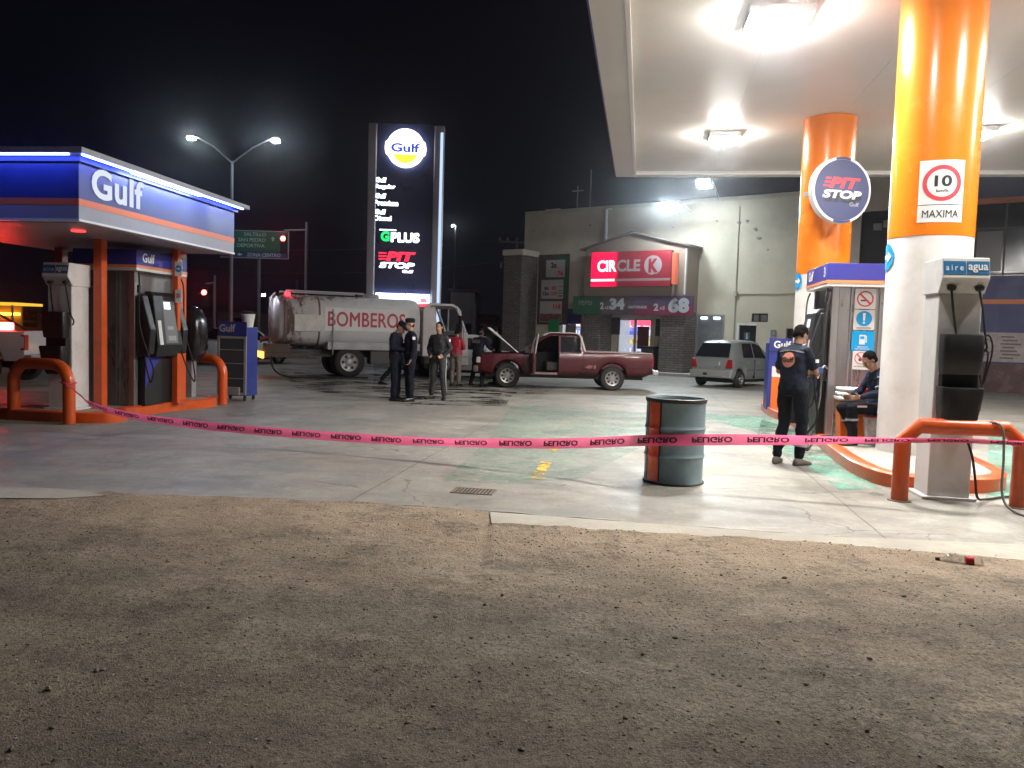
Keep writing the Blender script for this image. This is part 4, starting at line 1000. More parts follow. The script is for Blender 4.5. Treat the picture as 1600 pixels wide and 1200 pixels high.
# porch: gable front on stone pilasters, one metre twenty ahead of the wall
PY = -1.2
m = MB()
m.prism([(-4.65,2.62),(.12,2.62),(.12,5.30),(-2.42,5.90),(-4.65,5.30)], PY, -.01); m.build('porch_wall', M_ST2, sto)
m = MB()
def roofbar(x0,z0,x1,z1):
    m.prism([(x0,z0),(x1,z1),(x1,z1+.07),(x0,z0+.07)], PY-.12, -.012)
roofbar(-4.9,5.245,-2.42,5.905); roofbar(-2.42,5.905,.28,5.265); m.build('porch_roof', mat('roof_trim', (.20,.155,.13), .7, var=.2), sto)
m = MB(); m.box(-4.35,-.35,PY-.03,PY-.002,2.64,3.12); m.build('porch_lintel', mat('lintel_grey', (.20,.19,.15), .7, var=.1), sto)
for x0, x1 in ((-4.62,-3.86),(-.98,.10)):
    m = MB(); m.box(x0,x1,PY,-.01,0,2.618); m.build('stone_pilaster', M_BRK, sto)
m = MB(); m.box(-8.95,-7.95,-1.35,-.01,0,5.15); m.build('stone_pier', M_BRK, sto)
m = MB(); m.box(-9.0,-7.85,-1.42,-.005,5.152,5.42); m.build('pier_cap', mat('stucco_pale', (.62,.56,.48), .8), sto, bevel=.02)
m = MB(); m.box(-.98,.02,-.9,-.05,.0,.0); 
m = MB(); m.box(.02,.075,PY-.035,PY-.002,3.32,5.2); m.build('corner_conduit', WHITE, sto)
m = MB(); m.cyl((-4.28,-.12,4.2+1.2),(-4.28,-.12,7.15),.065,n=12); m.cyl((-4.28,-.12,7.15),(-4.05,-.12,7.18),.04,n=10); m.build('vent_pipe', WHITE, sto, smooth=40)
m = MB(); m.box(-8.6,5.4,-.10,-.0,0,.12); 
m2 = MB(); m2.box(-4.4,6.5,-2.0,-1.21,0.003,.11); m2.box(.12,6.5,-1.21,-.01,.003,.11); m2.box(-8.7,-4.4,-1.9,-1.36,.003,.11); m2.build('walkway', mat('walkway_concrete', (.40,.39,.36), .75, var=.12, vs=2), sto)
m = MB(); m.cyl((1.75,-.03,.2),(1.75,-.03,6.9),.02,n=8); m.cyl((1.75,-.03,3.4),(5.6,-.03,3.42),.018,n=8); m.box(1.68,1.82,-.10,-.002,3.3,3.5); m.cyl((5.3,-.06,.2),(5.3,-.06,7.2),.045,n=10); m.build('wall_conduit', mat('conduit_pale', (.42,.40,.34), .6), sto, smooth=40)
m = MB(); m.box(.2,5.7,-.035,-.003,7.18,7.34); m.box(-8.7,-4.95,-.035,-.003,7.18,7.34); m.box(-4.95,.2,-.035,-.003,7.18,7.34); m.build('parapet_band', mat('parapet_pale', (.50,.46,.38), .8, var=.15, vs=1.5), sto)
# roof clutter
m = MB(); m.box(-8.0,-7.2,.6,1.2,7.1,7.5); m.build('roof_box', WHITE, sto)
m = MB(); m.cyl((-6.6,1.2,7.1),(-6.6,1.2,8.6),.03,n=8); m.cyl((-5.9,1.2,7.1),(-5.9,1.2,9.3),.03,n=8); m.box(-6.9,-6.3,1.18,1.22,8.35,8.4); m.build('roof_antenna', GREY_METAL, sto)
# damaged plaster: shallow flakes low on relief
rr = random.Random(9)
def flake(cx, cz, s):
    m = MB(); n_ = 9; pts = [(cx+s*rr.uniform(.5,1)*math.cos(6.283*i/n_), cz+s*rr.uniform(.3,.8)*math.sin(6.283*i/n_)) for i in range(n_)]; return m.prism(pts, -.035, -.001)
m = MB()
for (px, py, s) in ((1155,348,.13),(1180,358,.10),(1186,372,.12),(1120,345,.07),(1168,345,.09),(1200,390,.06),(1052,355,.05),(922,352,.08),(834,360,.06)):
    d = ray(px, py); nn_ = Vector((math.sin(R(35)), math.cos(R(35)), 0)); tt = (Vector((7.56,34,0))-Vector((0,0,CAM_H))).dot(nn_)/d.dot(nn_); q = Vector((0,0,CAM_H))+d*tt-Vector((7.56,34,0)); m_ = flake(q.dot(Vector((math.cos(R(35)),-math.sin(R(35)),0))), q.z, s); m.add(m_.v, m_.f)
m.build('plaster_flakes', mat('plaster_bare', (.28,.265,.22), .9, var=.3, vs=8), sto)
# lit interior: floor, back wall, shelves of goods
M_IN = mat('shop_interior', (.6,.62,.66), .6)
m = MB(); m.box(-8.0,.0,.26,.28,0,.01); m.box(-7.9,-.2,4.2,4.3,.02,3.1); m.box(-7.9,-7.8,.3,4.2,.02,3.1); m.box(-.3,-.2,.3,4.2,.02,3.1); m.box(-7.9,-.2,.3,4.2,3.1,3.15); m.box(-7.9,-.2,.3,4.3,.0,.02); m.build('interior', M_IN, sto)
rc = random.Random(21)
gm = [mat('goods_%s' % k, c, .4, emit=c, es=.5) for k, c in (('yellow',(.75,.55,.05)),('red',(.7,.03,.05)),('blue',(.05,.08,.55)),('white',(.75,.77,.8)),('dark',(.03,.03,.05)))]  # goods glow faintly themselves so the shop looks lit inside
def shelf_unit(x0, x1, y, rows):
    su = thing('goods_shelf', None, None); su.parent = sto
    bins = {k: MB() for k in range(5)}
    m = MB()
    for z in rows: m.box(x0,x1,y-.02,y+.45,z-.04,z)
    m.build('shelf_boards', WHITE, su)
    for zi, z in enumerate(rows):
        x = x0+.02
        while x < x1-.12:
            w_ = rc.uniform(.06,.16); k = rc.choice([[3,1,1,3],[2,3,3,2],[0,0,0,4],[2,3,2,4],[4,4,2,4]][zi % 5])
            bins[k].box(x, x+w_*.9, y, y+.3, z+.002, z+rc.uniform(.16,.28)); x += w_
    for k, b in bins.items():
        if b.v: b.build('goods', gm[k], su)
    return su
# unit is a part tree of the store (its pieces are sub-parts)
u = shelf_unit(-3.7,-1.8,1.4,[2.0,1.62,1.24,.86,.45]); 
u = shelf_unit(-6.9,-5.2,1.6,[2.0,1.62,1.24,.86,.45])
m = MB(); m.box(-6.8,-1.0,1.2,1.4,2.92,2.96); m.box(-6.8,-1.0,.5,.65,2.92,2.96); m.build('interior_tube_light', emis('tube_light', (.85,.92,1.0), 16), sto)
m = MB(); m.box(-3.5,-1.95,1.1,1.15,2.06,2.30); m.build('interior_sign', emis('in_sign', (1.0,.08,.16), 1.6), sto)
m = MB(); m.prism([(p[0]*1.0-3.1, p[1]*1.0+1.88) for p in [(.32*math.cos(R(a)), .10*math.sin(R(a))) for a in range(0,360,20)]], 1.05, 1.09); m.build('oval_sign', emis('in_blue', (.10,.10,.9), 1.5), sto)
# doors and windows
M_FRM = mat('door_frame_grey', (.38,.34,.34), .4)
M_GL = mat('shop_glass', (.9,.95,1.0), .03, trans=1.0, alpha=.18)
d = thing('door', None, None); d.parent = sto
m = MB(); z1 = 2.35
for a, b in ((-3.61,-3.53),(-2.80,-2.68),(-2.00,-1.93)): m.box(a,b,.06,.12,.03,z1)
m.box(-3.53,-2.80,.06,.12,2.27,z1); m.box(-2.68,-2.0,.06,.12,2.27,z1); m.box(-3.53,-2.80,.06,.12,.03,.18); m.box(-2.68,-2.0,.06,.12,.03,.18); m.build('frame', M_FRM, d)
m = MB(); m.box(-3.53,-2.80,.085,.09,.18,2.27); m.box(-2.68,-2.0,.085,.09,.18,2.27); m.build('glass', M_GL, d)
m = MB(); m.box(-2.62,-2.08,.070,.083,1.02,2.0); m.build('door_poster', mat('poster_dark_red', (.10,.015,.02), .5, var=.5, vs=6), d)
m = MB(); m.box(-2.62,-2.08,.070,.083,.5,.9); m.build('door_poster', mat('poster_red', (.30,.02,.03), .5, var=.5, vs=6), d)
wn = thing('window', None, None); wn.parent = sto
m = MB(); m.box(-6.54,-6.49,.06,.12,.0,2.74); m.box(-5.51,-5.46,.06,.12,0,2.74); m.box(-6.49,-5.51,.06,.12,2.69,2.74); m.box(-6.02,-5.97,.06,.12,.0,2.69); m.build('frame', M_FRM, wn)
m = MB(); m.box(-6.49,-5.51,.085,.09,.0,2.69); m.build('glass', M_GL, wn)
m = MB(); m.box(-6.55,-5.45,.03,.05,2.05,2.75); m.build('header_poster', mat('poster_blue', (.03,.02,.22), .5, var=.3, vs=4), wn)
m = MB(); m.box(-6.3,-5.75,.03,.05,1.3,2.045); m.build('centre_poster', mat('poster_grey', (.25,.22,.24), .5, var=.5, vs=6), wn)
wn = thing('window', None, None); wn.parent = sto
m = MB(); m.box(.10,1.32,.10,.13,.62,2.55); m.build('pane', mat('grey_shutter', (.20,.215,.23), .25, var=.1), wn)
m = MB(); m.box(.10,.16,-.02,.09,.62,2.55); m.box(1.26,1.32,-.02,.09,.62,2.55); m.box(.16,1.26,-.02,.09,2.48,2.55); m.build('frame', mat('frame_mauve', (.28,.25,.27), .5), wn)
m = MB()
for x in (.30,.85): m.box(x,x+.26,-.01,.08,2.36,2.46)
m.build('lamp_reflection', emis('lamp_reflection', (.75,.9,1.0), 2.6), wn)  # glowing bars stand for two lamps reflected at the window top
M_DRD = mat('dark_door', (.015,.017,.02), .35, var=.1)
d = thing('door', None, None); d.parent = sto
m = MB(); m.box(WCD[0]+.04,WCD[1]-.04,.10,.14,0.02,WCD[3]-.04); m.build('leaf', M_DRD, d)
m = MB(); m.box(WCD[0]-.05,WCD[0]+.035,-.02,.09,0,WCD[3]+.04); m.box(WCD[0]+.035,WCD[1],-.02,.09,WCD[3]-.035,WCD[3]+.04); m.build('frame', WHITE, d)
m = MB(); m.box(2.14,2.38,.085,.097,1.55,1.85); m.build('plate', mat('plate_bluegrey', (.07,.10,.15), .4), d)
m = MB(); disc(m, (2.26,1.80), .028, .082, 12); rect(m, 2.235,2.285,1.58,1.765,.082); flat_build(m, 'figure', mat('figure_pale', (.5,.6,.68), .4), d)
d = thing('door', None, None); d.parent = sto
m = MB(); m.box(WC2[0]+.02,WC2[1]-.02,.10,.14,0.02,WC2[3]-.02); m.build('leaf', M_DRD, d)
wn = thing('window', None, None); wn.parent = sto
m = MB(); m.box(WCW[0],WCW[1],.14,.16,WCW[2],WCW[3]); m.build('pane', mat('pane_pale', (.45,.46,.45), .3, var=.3, vs=3), wn)
m = MB()
for a in ((2.45,2.50),(2.74,2.79),(3.05,3.10)): m.box(a[0],a[1],.02,.13,2.28,2.62)
m.box(2.50,2.74,.02,.13,2.57,2.62); m.box(2.79,3.05,.02,.13,2.57,2.62); m.box(2.5,2.74,.02,.13,2.28,2.32); m.box(2.79,3.05,.02,.13,2.28,2.32); m.build('frame', M_DRD, wn)
# dark glazed right-hand shop front under the beige band
fr = thing('shopfront_building', 'dark navy shop front with orange stripes behind the right hand pillar', 'building', (7.56,34,0), SY)
m = MB(); m.box(6.42,8.31,.05,.3,0.02,6.41); m.build('dark_bay', mat('bay_dark', (.018,.018,.022), .5, var=.2), fr)
m = MB(); m.box(8.32,16,-.05,8,6.62,7.75); m.box(8.32,16,-.02,.3,3.18,3.98); m.box(8.32,16,-.02,.3,1.0,3.02); m.build('navy_cladding', mat('cladding_navy', (.035,.045,.17), .45, var=.12, vs=2), fr)
m = MB(); m.box(8.32,16,-.08,7.9,6.44,6.618); m.box(8.32,16,-.05,.25,3.022,3.178); m.build('orange_stripe', mat('stripe_orange', (.70,.22,.08), .5), fr)
m = MB(); m.box(8.32,16,.02,.2,3.985,6.435); m.build('glazing', mat('glazing_dark', (.02,.02,.024), .15, var=.2), fr)
m = MB()
for x in (8.32,9.9,11.0,12.2): m.box(x,x+.06,-.02,.018,3.99,6.43)
m.box(8.38,16,-.015,.017,5.55,5.63); m.box(8.38,16,-.015,.017,4.02,4.07); m.build('mullions', mat('mullion', (.05,.05,.055), .5), fr)
for x in (10.2,):
    m = MB(); m.box(x,x+.75,-.01,.016,4.15,5.5); m.build('pane', mat('pane_dim', (.07,.07,.07), .3), fr)
m = MB(); m.box(8.32,16,-.02,.3,0,.995); m.build('plinth', mat('plinth_maroon', (.10,.055,.055), .25, var=.4, vs=2), fr)
m = MB(); m.box(6.75,7.0,-.25,.04,5.0,5.2); m.box(7.05,7.3,-.25,.04,5.02,5.25); m.box(7.35,7.55,-.25,.04,5.0,5.15); 
m = MB(); m.box(6.85,7.12,-.10,.045,5.72,5.95); m.box(7.18,7.55,-.10,.045,5.80,6.05); m.build('wall_boxes', mat('box_grey', (.28,.28,.28), .6), fr)
ps = thing('wall_poster', 'pale poster with small print on the navy shop front', 'poster', SP(10.35,-.03,1.55), SY)
m = MB(); m.box(-.1,1.9,-.02,0,-.5,.5); m.build('sheet', mat('poster_pale', (.42,.36,.36), .5, var=.25, vs=4), ps)
m = MB()
for k in range(7): rect(m, .75+.06*(k%2), 1.15+.1*(k%3), .33-.12*k, .38-.12*k, -.022)
disc(m, (.25,0), .3, -.0215, 30, .27); flat_build(m, 'print', mat('print_grey', (.12,.10,.11), .5), ps)

# signs on the store ------------------------------------------------------------
cs = thing('store_sign', 'red shop sign reading CIRCLE K lit only at its left end', 'sign', SP(-4.22,PY,3.66), SY)
SW, SH = 3.72, 1.46
m = MB(); m.box(0,SW,-.22,-.003,0,SH); m.build('box', mat('sign_box', (.06,.015,.02), .5), cs)
M_RL = mat('sign_red_lit', (.75,.005,.03), .4, emit=(1.0,.0,.06), es=1.05)
M_RD = mat('sign_red_unlit', (.42,.025,.045), .4, var=.05)
# face: a dozen narrow panels whose backlight dies away along the failed tube
lit = 1.15; rect_ = []
m = MB(); rect(m, 0, lit, .34, SH, -.222); rect(m, 0, lit, 0, .20, -.222); m.build('lit_face', M_RL, cs)
m = MB(); rect(m, lit+.16, SW, .34, SH, -.222); rect(m, lit+.16, SW, 0, .20, -.222); m.build('unlit_face', M_RD, cs)
m = MB(); rect(m, lit, lit+.08, .34, SH, -.222); rect(m, lit, lit+.08, 0, .20, -.222); m.build('fading_face', mat('sign_red_f1', (.6,.01,.03), .4, emit=(1,.0,.06), es=.6), cs)
m = MB(); rect(m, lit+.08, lit+.16, .34, SH, -.222); rect(m, lit+.08, lit+.16, 0, .20, -.222); m.build('fading_face', mat('sign_red_f2', (.5,.015,.035), .4, emit=(1,.0,.06), es=.25), cs)
m = MB(); rect(m, 0, lit, .22, .32, -.224); m.build('lit_stripe', mat('stripe_lit', (.8,.8,.8), .4, emit=(1,.75,.8), es=1.2), cs)
m = MB(); rect(m, lit, SW, .22, .32, -.224); m.build('unlit_stripe', mat('stripe_dim', (.42,.30,.31), .4), cs)
m = MB(); rect(m, 0, SW, .20, .22, -.222); rect(m, 0, SW, .32, .34, -.222); m.build('stripe_edge', M_RD, cs)
m = MB(); add_text(m, 'CIR', (.77,.87), .93, .50, -.226, .035); flat_build(m, 'lit_lettering', mat('text_lit', (.9,.9,.9), .4, emit=(1,.9,.93), es=1.1), cs)
m = MB(); add_text(m, 'CLE', (1.79,.87), 1.10, .50, -.226, .035); flat_build(m, 'unlit_lettering', mat('text_dim', (.46,.40,.41), .4), cs)
m = MB(); disc(m, (2.92,.86), .40, -.225, 48); flat_build(m, 'badge_disc', mat('text_dim', (.46,.40,.41), .4), cs)
m = MB(); add_text(m, 'K', (2.94,.84), .44, .58, -.228, .06); m.add([(2.96,-.2275,.50),(3.12,-.2275,.50),(3.08,-.2275,.40),(2.94,-.2275,.43)], [(0,1,2,3)]); flat_build(m, 'badge_letter', M_RD, cs)
sb = thing('side_banner', 'narrow orange red vertical banner at the right end of the red sign', 'banner', SP(-.42,PY,3.72), SY)
m = MB(); m.box(-.0,.15,-.32,-.003,0,1.28); m.build('panel', mat('banner_orange', (.75,.16,.08), .5, emit=(1,.2,.1), es=.18), sb, bevel=.01)

bn = thing('price_banner', 'long green and maroon price banner over the shop doors', 'banner', SP(-5.15,PY-.06,2.46), SY)
BW, BH = 5.65, .80
m = MB(); m.box(0,1.45,-.03,0,0,BH); m.build('green_panel', mat('banner_green', (.02,.10,.05), .5, var=.2, vs=2), bn)
m = MB(); m.box(1.45,3.0,-.03,0,0,BH); m.build('dark_panel', mat('banner_dark', (.10,.075,.085), .5, var=.3, vs=2), bn)
m = MB(); m.box(3.0,BW,-.03,0,0,.38); m.build('maroon_panel', mat('banner_maroon', (.24,.03,.075), .5, var=.2, vs=2), bn)
m = MB(); m.box(3.0,BW,-.03,0,.38,BH); m.build('plum_panel', mat('banner_plum', (.10,.06,.12), .5, var=.2, vs=2), bn)
M_BT = mat('banner_text', (.50,.52,.55), .5); M_BT2 = mat('banner_text_dim', (.22,.27,.24), .5)
m = MB(); add_text(m, 'PEPSI', (.62,.50), .66, .20, -.034, .02); flat_build(m, 'dim_lettering', M_BT2, bn)
m = MB()
add_text(m, '2', (1.45,.38), .18, .30, -.034, .04); add_text(m, 'x$', (1.68,.30), .20, .15, -.034, .02); add_text(m, '34', (2.18,.46), .72, .50, -.034, .06)
add_text(m, 'GATORADE', (3.15,.33), .86, .12, -.034, .03); add_text(m, '2', (4.0,.33), .22, .30, -.034, .04); add_text(m, 'x$', (4.28,.30), .24, .17, -.034, .02); add_text(m, '68', (5.0,.42), .92, .62, -.034, .06)
flat_build(m, 'lettering', M_BT, bn)

# promo panels left of the porch
pb = thing('promo_board', 'dark framed board of three price posters beside the stone pier', 'board', SP(-7.80,-.01,2.05), SY)
m = MB(); m.box(-.05,1.62,-.05,0,-.05,3.22); m.build('frame', mat('board_frame', (.06,.055,.055), .6), pb)
m = MB(); m.box(.0,1.57,-.056,-.051,.0,3.17); m.build('backing', mat('board_maroon', (.09,.05,.05), .5, var=.5, vs=2), pb)
m = MB(); m.box(1.35,1.57,-.06,-.057,1.2,3.17); m.box(.9,1.57,-.06,-.057,3.0,3.17); m.build('green_edge', mat('board_green', (.02,.11,.05), .5), pb)
M_PW = mat('poster_white', (.46,.45,.45), .5, var=.08)
for k, (x0, x1, z0, z1) in enumerate(((.38,1.42,2.16,2.96),(.14,1.36,1.16,2.04),(.10,1.32,.06,1.04))):
    m = MB(); m.box(x0,x1,-.066,-.061,z0,z1); m.build('poster', M_PW, pb, bevel=.0)
m = MB(); add_text(m, '2x', (.82,2.72), .34, .26, -.069, .05); add_text(m, '6x', (.46,1.66), .26, .18, -.069, .05); add_text(m, '12x', (.42,1.40), .36, .18, -.069, .05); flat_build(m, 'black_lettering', TXT_K, pb)
m = MB(); add_text(m, '76', (1.18,2.34), .32, .24, -.069, .05); add_text(m, '80', (.86,1.66), .26, .18, -.069, .04); add_text(m, '103', (.86,1.40), .34, .18, -.069, .04); add_text(m, '114', (1.04,.80), .40, .26, -.069, .05)
rect(m, .92,.98,2.27,2.33,-.069); flat_build(m, 'red_lettering', TXT_R, pb)
m = MB(); m.box(.12,1.30,-.069,-.067,.08,.46); m.build('picture', mat('picture_red', (.22,.08,.08), .5, var=.8, vs=7), pb)
m = MB(); rect(m, 1.1,1.32,1.25,1.32,-.069); rect(m, 1.1,1.32,1.4,1.44,-.069); rect(m, 1.1,1.32,1.52,1.56,-.069); rect(m, 1.1,1.32,1.72,1.75,-.069); flat_build(m, 'small_print', mat('print_grey', (.12,.10,.11), .5), pb)
o = thing('wall_sheet', 'small plain green sheet on the wall left of the lit window', 'sheet', SP(-7.12,-.16,1.62), SY)
m = MB(); m.box(0,.55,-.0,.03,0,.62); m.build('sheet', mat('sheet_green', (.02,.28,.09), .5), o)
for x, lab in ((-4.62+.95,'small dark framed poster left of the shop doors'), (-1.55,'small dark framed poster right of the shop doors')):
    x = -3.86-.0 if x < -3 else -1.72
    o = thing('framed_poster', lab, 'poster', SP(x,-.01,1.62 if x < -3 else 1.60), SY)
    m = MB(); m.box(-.0,.42,-.04,0,0,.74); m.build('frame', mat('board_frame', (.06,.055,.055), .6), o)
    m = MB(); rect(m, .03,.39,.03,.71,-.042); flat_build(m, 'print', mat('poster_print', (.05,.045,.05), .4, var=.8, vs=12), o)
o = thing('litter_bin', 'tall dark rubbish bin against the stone pilaster right of the doors', 'bin', SP(-1.85,-1.05,.11), SY)
m = MB(); m.box(-.02,.55,-.0,.45,0,.95); m.build('body', mat('bin_dark', (.04,.045,.05), .5), o, bevel=.03)
m = MB(); m.box(-.05,.58,-.03,.48,.952,1.05); m.build('lid', BLACK, o, bevel=.03)
o = thing('wall_notice', 'small grey notice on beige wall between the two dark doors', 'notice', SP(3.25,-.01,1.55), SY)
m = MB(); m.box(0,.22,-.02,0,0,.42); m.build('plate', mat('notice_grey', (.16,.17,.18), .5), o)
m = MB(); rect(m, .03,.19,.22,.38,-.022); rect(m, .03,.19,.05,.18,-.022); flat_build(m, 'print', mat('notice_light', (.26,.27,.29), .5), o)
# floodlight above the porch corner, on an arm
fl = thing('wall_floodlight', 'glaring blue white floodlight on the roof edge right of the porch', 'lamp', SP(-.35,-2.2,6.55), SY)
m = MB(); m.tube([(0,2.2,.3),(0,1.0,.55),(0,.1,.35)], .035, 10); m.build('arm', GREY_METAL, fl, smooth=40)
m = MB(); m.box(-.32,.32,-.10,.22,.02,.34); m.build('housing', GREY_METAL, fl, bevel=.02)
m = MB(); m.add([(-.30,-.104,.04),(.30,-.104,.04),(.30,-.16,.32),(-.30,-.16,.32)], [(0,1,2,3)]); m.add([(-.30,-.104,.03),(.30,-.104,.03),(.30,.20,.0),(-.30,.20,.0)], [(0,1,2,3)]); m.build('lens', emis('flood_wall', (.80,.94,1.0), 460), fl)
fl = thing('wall_floodlight', 'second glaring floodlight just under the canopy far edge near the porch', 'lamp', SP(.85,-1.6,7.5), SY)
m = MB(); m.tube([(0,1.7,-.3),(0,.9,.35),(0,.1,.30)], .035, 10); m.build('arm', GREY_METAL, fl, smooth=40)
m = MB(); m.box(-.26,.26,-.10,.2,.02,.30); m.build('housing', GREY_METAL, fl, bevel=.02)
m = MB(); m.add([(-.25,-.104,.04),(.25,-.104,.04),(.25,-.15,.28),(-.25,-.15,.28)], [(0,1,2,3)]); m.add([(-.25,-.104,.03),(.25,-.104,.03),(.25,.18,.0),(-.25,.18,.0)], [(0,1,2,3)]); m.build('lens', emis('flood_wall2', (.85,.95,1.0), 340), fl)

# ================================================================= PRICE TOWER
PT_D = 33.0
b0 = A(580,470,PT_D); pw = A(692,470,PT_D).x-b0.x
ptw = thing('price_tower', 'tall navy price tower with glowing round badge and word panels', 'price sign', (b0.x-.22, PT_D, 0), R(3))
Hh = A(640,193,PT_D).z; W_ = pw+.12
PXM = FPX/PT_D
def TZ(py, px=635): return A(px, py, PT_D).z
M_PN = mat('tower_navy', (.05,.065,.17), .3, var=.1, vs=1)
m = MB(); m.box(.34,W_-.42,.0,.35,.6,Hh); m.build('panel', M_PN, ptw)
M_TP = mat('tower_post', (.50,.50,.55), .35, metal=.2, var=.08)
for a, b in ((0,.33),(W_-.41,W_)):
    m = MB(); m.box(a,b,-.06,.42,0,Hh-.02); m.build('side_post', M_TP, ptw, bevel=.05, seg=3)
m = MB(); m.box(W_-.16,W_-.05,-.085,-.062,.5,Hh-.3); m.build('lit_edge_glow', emis('lit_edge_glow', (.55,.72,1.0), .9), ptw)  # glow put on the post for its brightly lit edge
m = MB(); m.box(.4,W_-.45,-.12,-.01,TZ(474),TZ(459)); m.build('light_box', emis('lightbox', (.75,.82,1.0), 4.0), ptw)
m = MB()
for x in (1.58,2.22): m.box(x,x+.04,-.13,-.121,TZ(474),TZ(459))
m.build('light_box_dividers', NAVY, ptw)
bx0 = 1.44+.05; bz = TZ(232)
bd = MB(); pts = []
for i in range(64):
    a = 2*math.pi*i/64; r_ = .76 + (.06 if abs(math.sin(a)) < .38 else 0); pts.append((bx0+r_*math.cos(a), bz+r_*math.sin(a)))
bd.prism(pts, -.20, -.01); bd.build('round_badge', emis('badge_glow', (1.0,.95,1.0), 2.6), ptw)
m = MB()
seg = [(bx0+.55*math.cos(R(a)), bz+.62*math.sin(R(a))) for a in range(205,336,10)]; m.add([(p[0],-.205,p[1]) for p in seg], [tuple(range(len(seg)))]); m.build('badge_lower_band', emis('badge_orange', (1.0,.62,.03), 1.7), ptw)
m = MB(); seg = [(bx0+.55*math.cos(R(a)), bz+.62*math.sin(R(a))) for a in range(30,151,10)]; m.add([(p[0],-.205,p[1]) for p in seg], [tuple(range(len(seg)))]); m.build('badge_upper_band', emis('badge_pale', (1.0,.80,.55), 2.4), ptw)
m = MB(); add_text(m, 'Gulf', (bx0,bz+.0), 1.16, .36, -.21, .04); flat_build(m, 'badge_lettering', emis('badge_blue', (.04,.10,.8), .7), ptw)
M_TG = emis('tower_text_glow', (.85,.92,1.0), 3.2)
def tower_text(body, px, py, w, h, name='lettering', mt=None, **k):
    x = (px-583)/PXM+.10; m = MB(); add_text(m, body, (x, TZ(py)), w, h, -.012, k.get('bold', .045), k.get('shear', 0)); flat_build(m, name, mt or M_TG, ptw)
for py, a in ((282,'Gulf'),(307,'Gulf'),(332,'Gulf')): tower_text(a, 599, py, .44, .20)
tower_text('Regular', 606, 293, .82, .22); tower_text('Premium', 608, 318, .95, .22); tower_text('Diesel', 603, 342, .70, .20)
tower_text('PLUS', 638, 371, 1.15, .40); tower_text('G', 607, 370, .36, .42, 'green_letter', emis('green_glow', (.02,.9,.2), 1.0), bold=.06)
m = MB(); rect(m, (598-583)/PXM+.10, (624-583)/PXM+.10, TZ(361), TZ(359), -.012); flat_build(m, 'top_bar', M_TG, ptw)
tower_text('PIT', 632, 401, 1.2, .38, 'red_lettering', emis('red_text_glow', (1.0,.02,.05), 2.0), bold=.06, shear=.2)
m = MB()
for k in range(3): z = TZ(404)-.02+k*.12-.05; x = (600-583)/PXM+.10; rect(m, x-.06, x+.25, z, z+.06, -.012)
flat_build(m, 'red_bars', emis('red_text_glow', (1.0,.02,.05), 2.0), ptw)
tower_text('STOP', 626, 415, 1.45, .24, bold=.05, shear=.2); tower_text('Gulf', 643, 424, .45, .12)

# ================================================================= BACKGROUND STREET
def street_lamp(base, h, arms, label, glow, s=1.0, group='street lamps'):
    t = thing('street_lamp', label, 'street lamp', base, 0, group)
    m = MB(); m.cyl((0,0,0),(0,0,h-1.1 if len(arms)>1 else h),.11,.06,n=12); m.build('pole', mat('galvanised', (.34,.34,.36), .5, metal=.5), t, smooth=40)
    for ax in arms:
        m = MB(); z0 = h-1.1 if len(arms)>1 else h-.02; m.tube([(0,0,z0-.1),(ax*.5,0,z0+.5*(h-z0)+.12),(ax*.92,0,h-.02),(ax,0,h)], .04, 8); a_ = m.build('arm', MATS['galvanised'], t, smooth=40)
        m = MB(); m.box(min(ax,ax*1.18),max(ax,ax*1.18),-.14,.14,h-.04,h+.08); q = m.build('lamp_head', MATS['galvanised'], t, bevel=.03)
        m = MB(); m.box(min(ax*1.0,ax*1.17),max(ax*1.0,ax*1.17),-.16,.12,h-.12,h-.042); m.build('lens', glow, t)
    return t
LD = 40.0
lb = A(356,505,LD); top = A(362,248,LD)
street_lamp((lb.x+.15, LD, 0), A(303,214,LD).z, (-1.85, 1.95), 'double armed street lamp rising behind the small canopy', emis('street_glow', (.80,.93,1.0), 330))
street_lamp((A(712,352,78).x, 78, 0), A(712,352,78).z, (-.3,), 'single distant street lamp right of the price tower', emis('street_glow_far', (.8,.93,1.0), 420))
# highway sign
HD = 46.0
a0 = A(361,402,HD); a1 = A(451,362,HD); ww = a1.x-a0.x; hh = a1.z-a0.z
hs = thing('road_sign', 'large green road direction sign reading SALTILLO and SAN PEDRO', 'road sign', (a0.x, HD, a0.z), R(1))
m = MB(); m.box(-.6,ww,-.03,.03,.38,hh); m.build('green_plate', mat('road_green', (.015,.11,.06), .35, var=.1), hs)
m = MB(); m.box(-.6,ww,-.03,.03,0,.378); m.build('blue_plate', mat('road_blue', (.02,.04,.13), .35), hs)
m = MB(); m.box(-.62,ww+.02,-.035,-.031,-.02,.015); m.box(-.62,ww+.02,-.035,-.031,hh-.03,hh+.01); m.box(ww-.02,ww+.02,-.035,-.031,.015,hh-.03); m.build('border', mat('road_white', (.30,.34,.33), .5), hs)
M_RT = mat('road_text', (.38,.46,.44), .5)
m = MB(); add_text(m, 'SALTILLO', (1.35,hh-.20), 1.25, .20, -.036, .015); add_text(m, 'SAN PEDRO', (1.18,hh-.52), 1.55, .20, -.036, .015); add_text(m, 'U. DEPORTIVA', (.95,hh-.84), 1.9, .20, -.036, .015); add_text(m, 'ZONA CENTRO', (1.85,.18), 1.9, .20, -.036, .015)
m.add([(2.30,-.036,hh-.55),(2.42,-.036,hh-.55),(2.42,-.036,hh-.42),(2.50,-.036,hh-.42),(2.36,-.036,hh-.30),(2.22,-.036,hh-.42),(2.30,-.036,hh-.42)], [tuple(range(7))])
m.add([(.62,-.036,.14),(.62,-.036,.22),(.50,-.036,.22),(.50,-.036,.28),(.36,-.036,.18),(.50,-.036,.08),(.50,-.036,.14)], [tuple(range(7))])
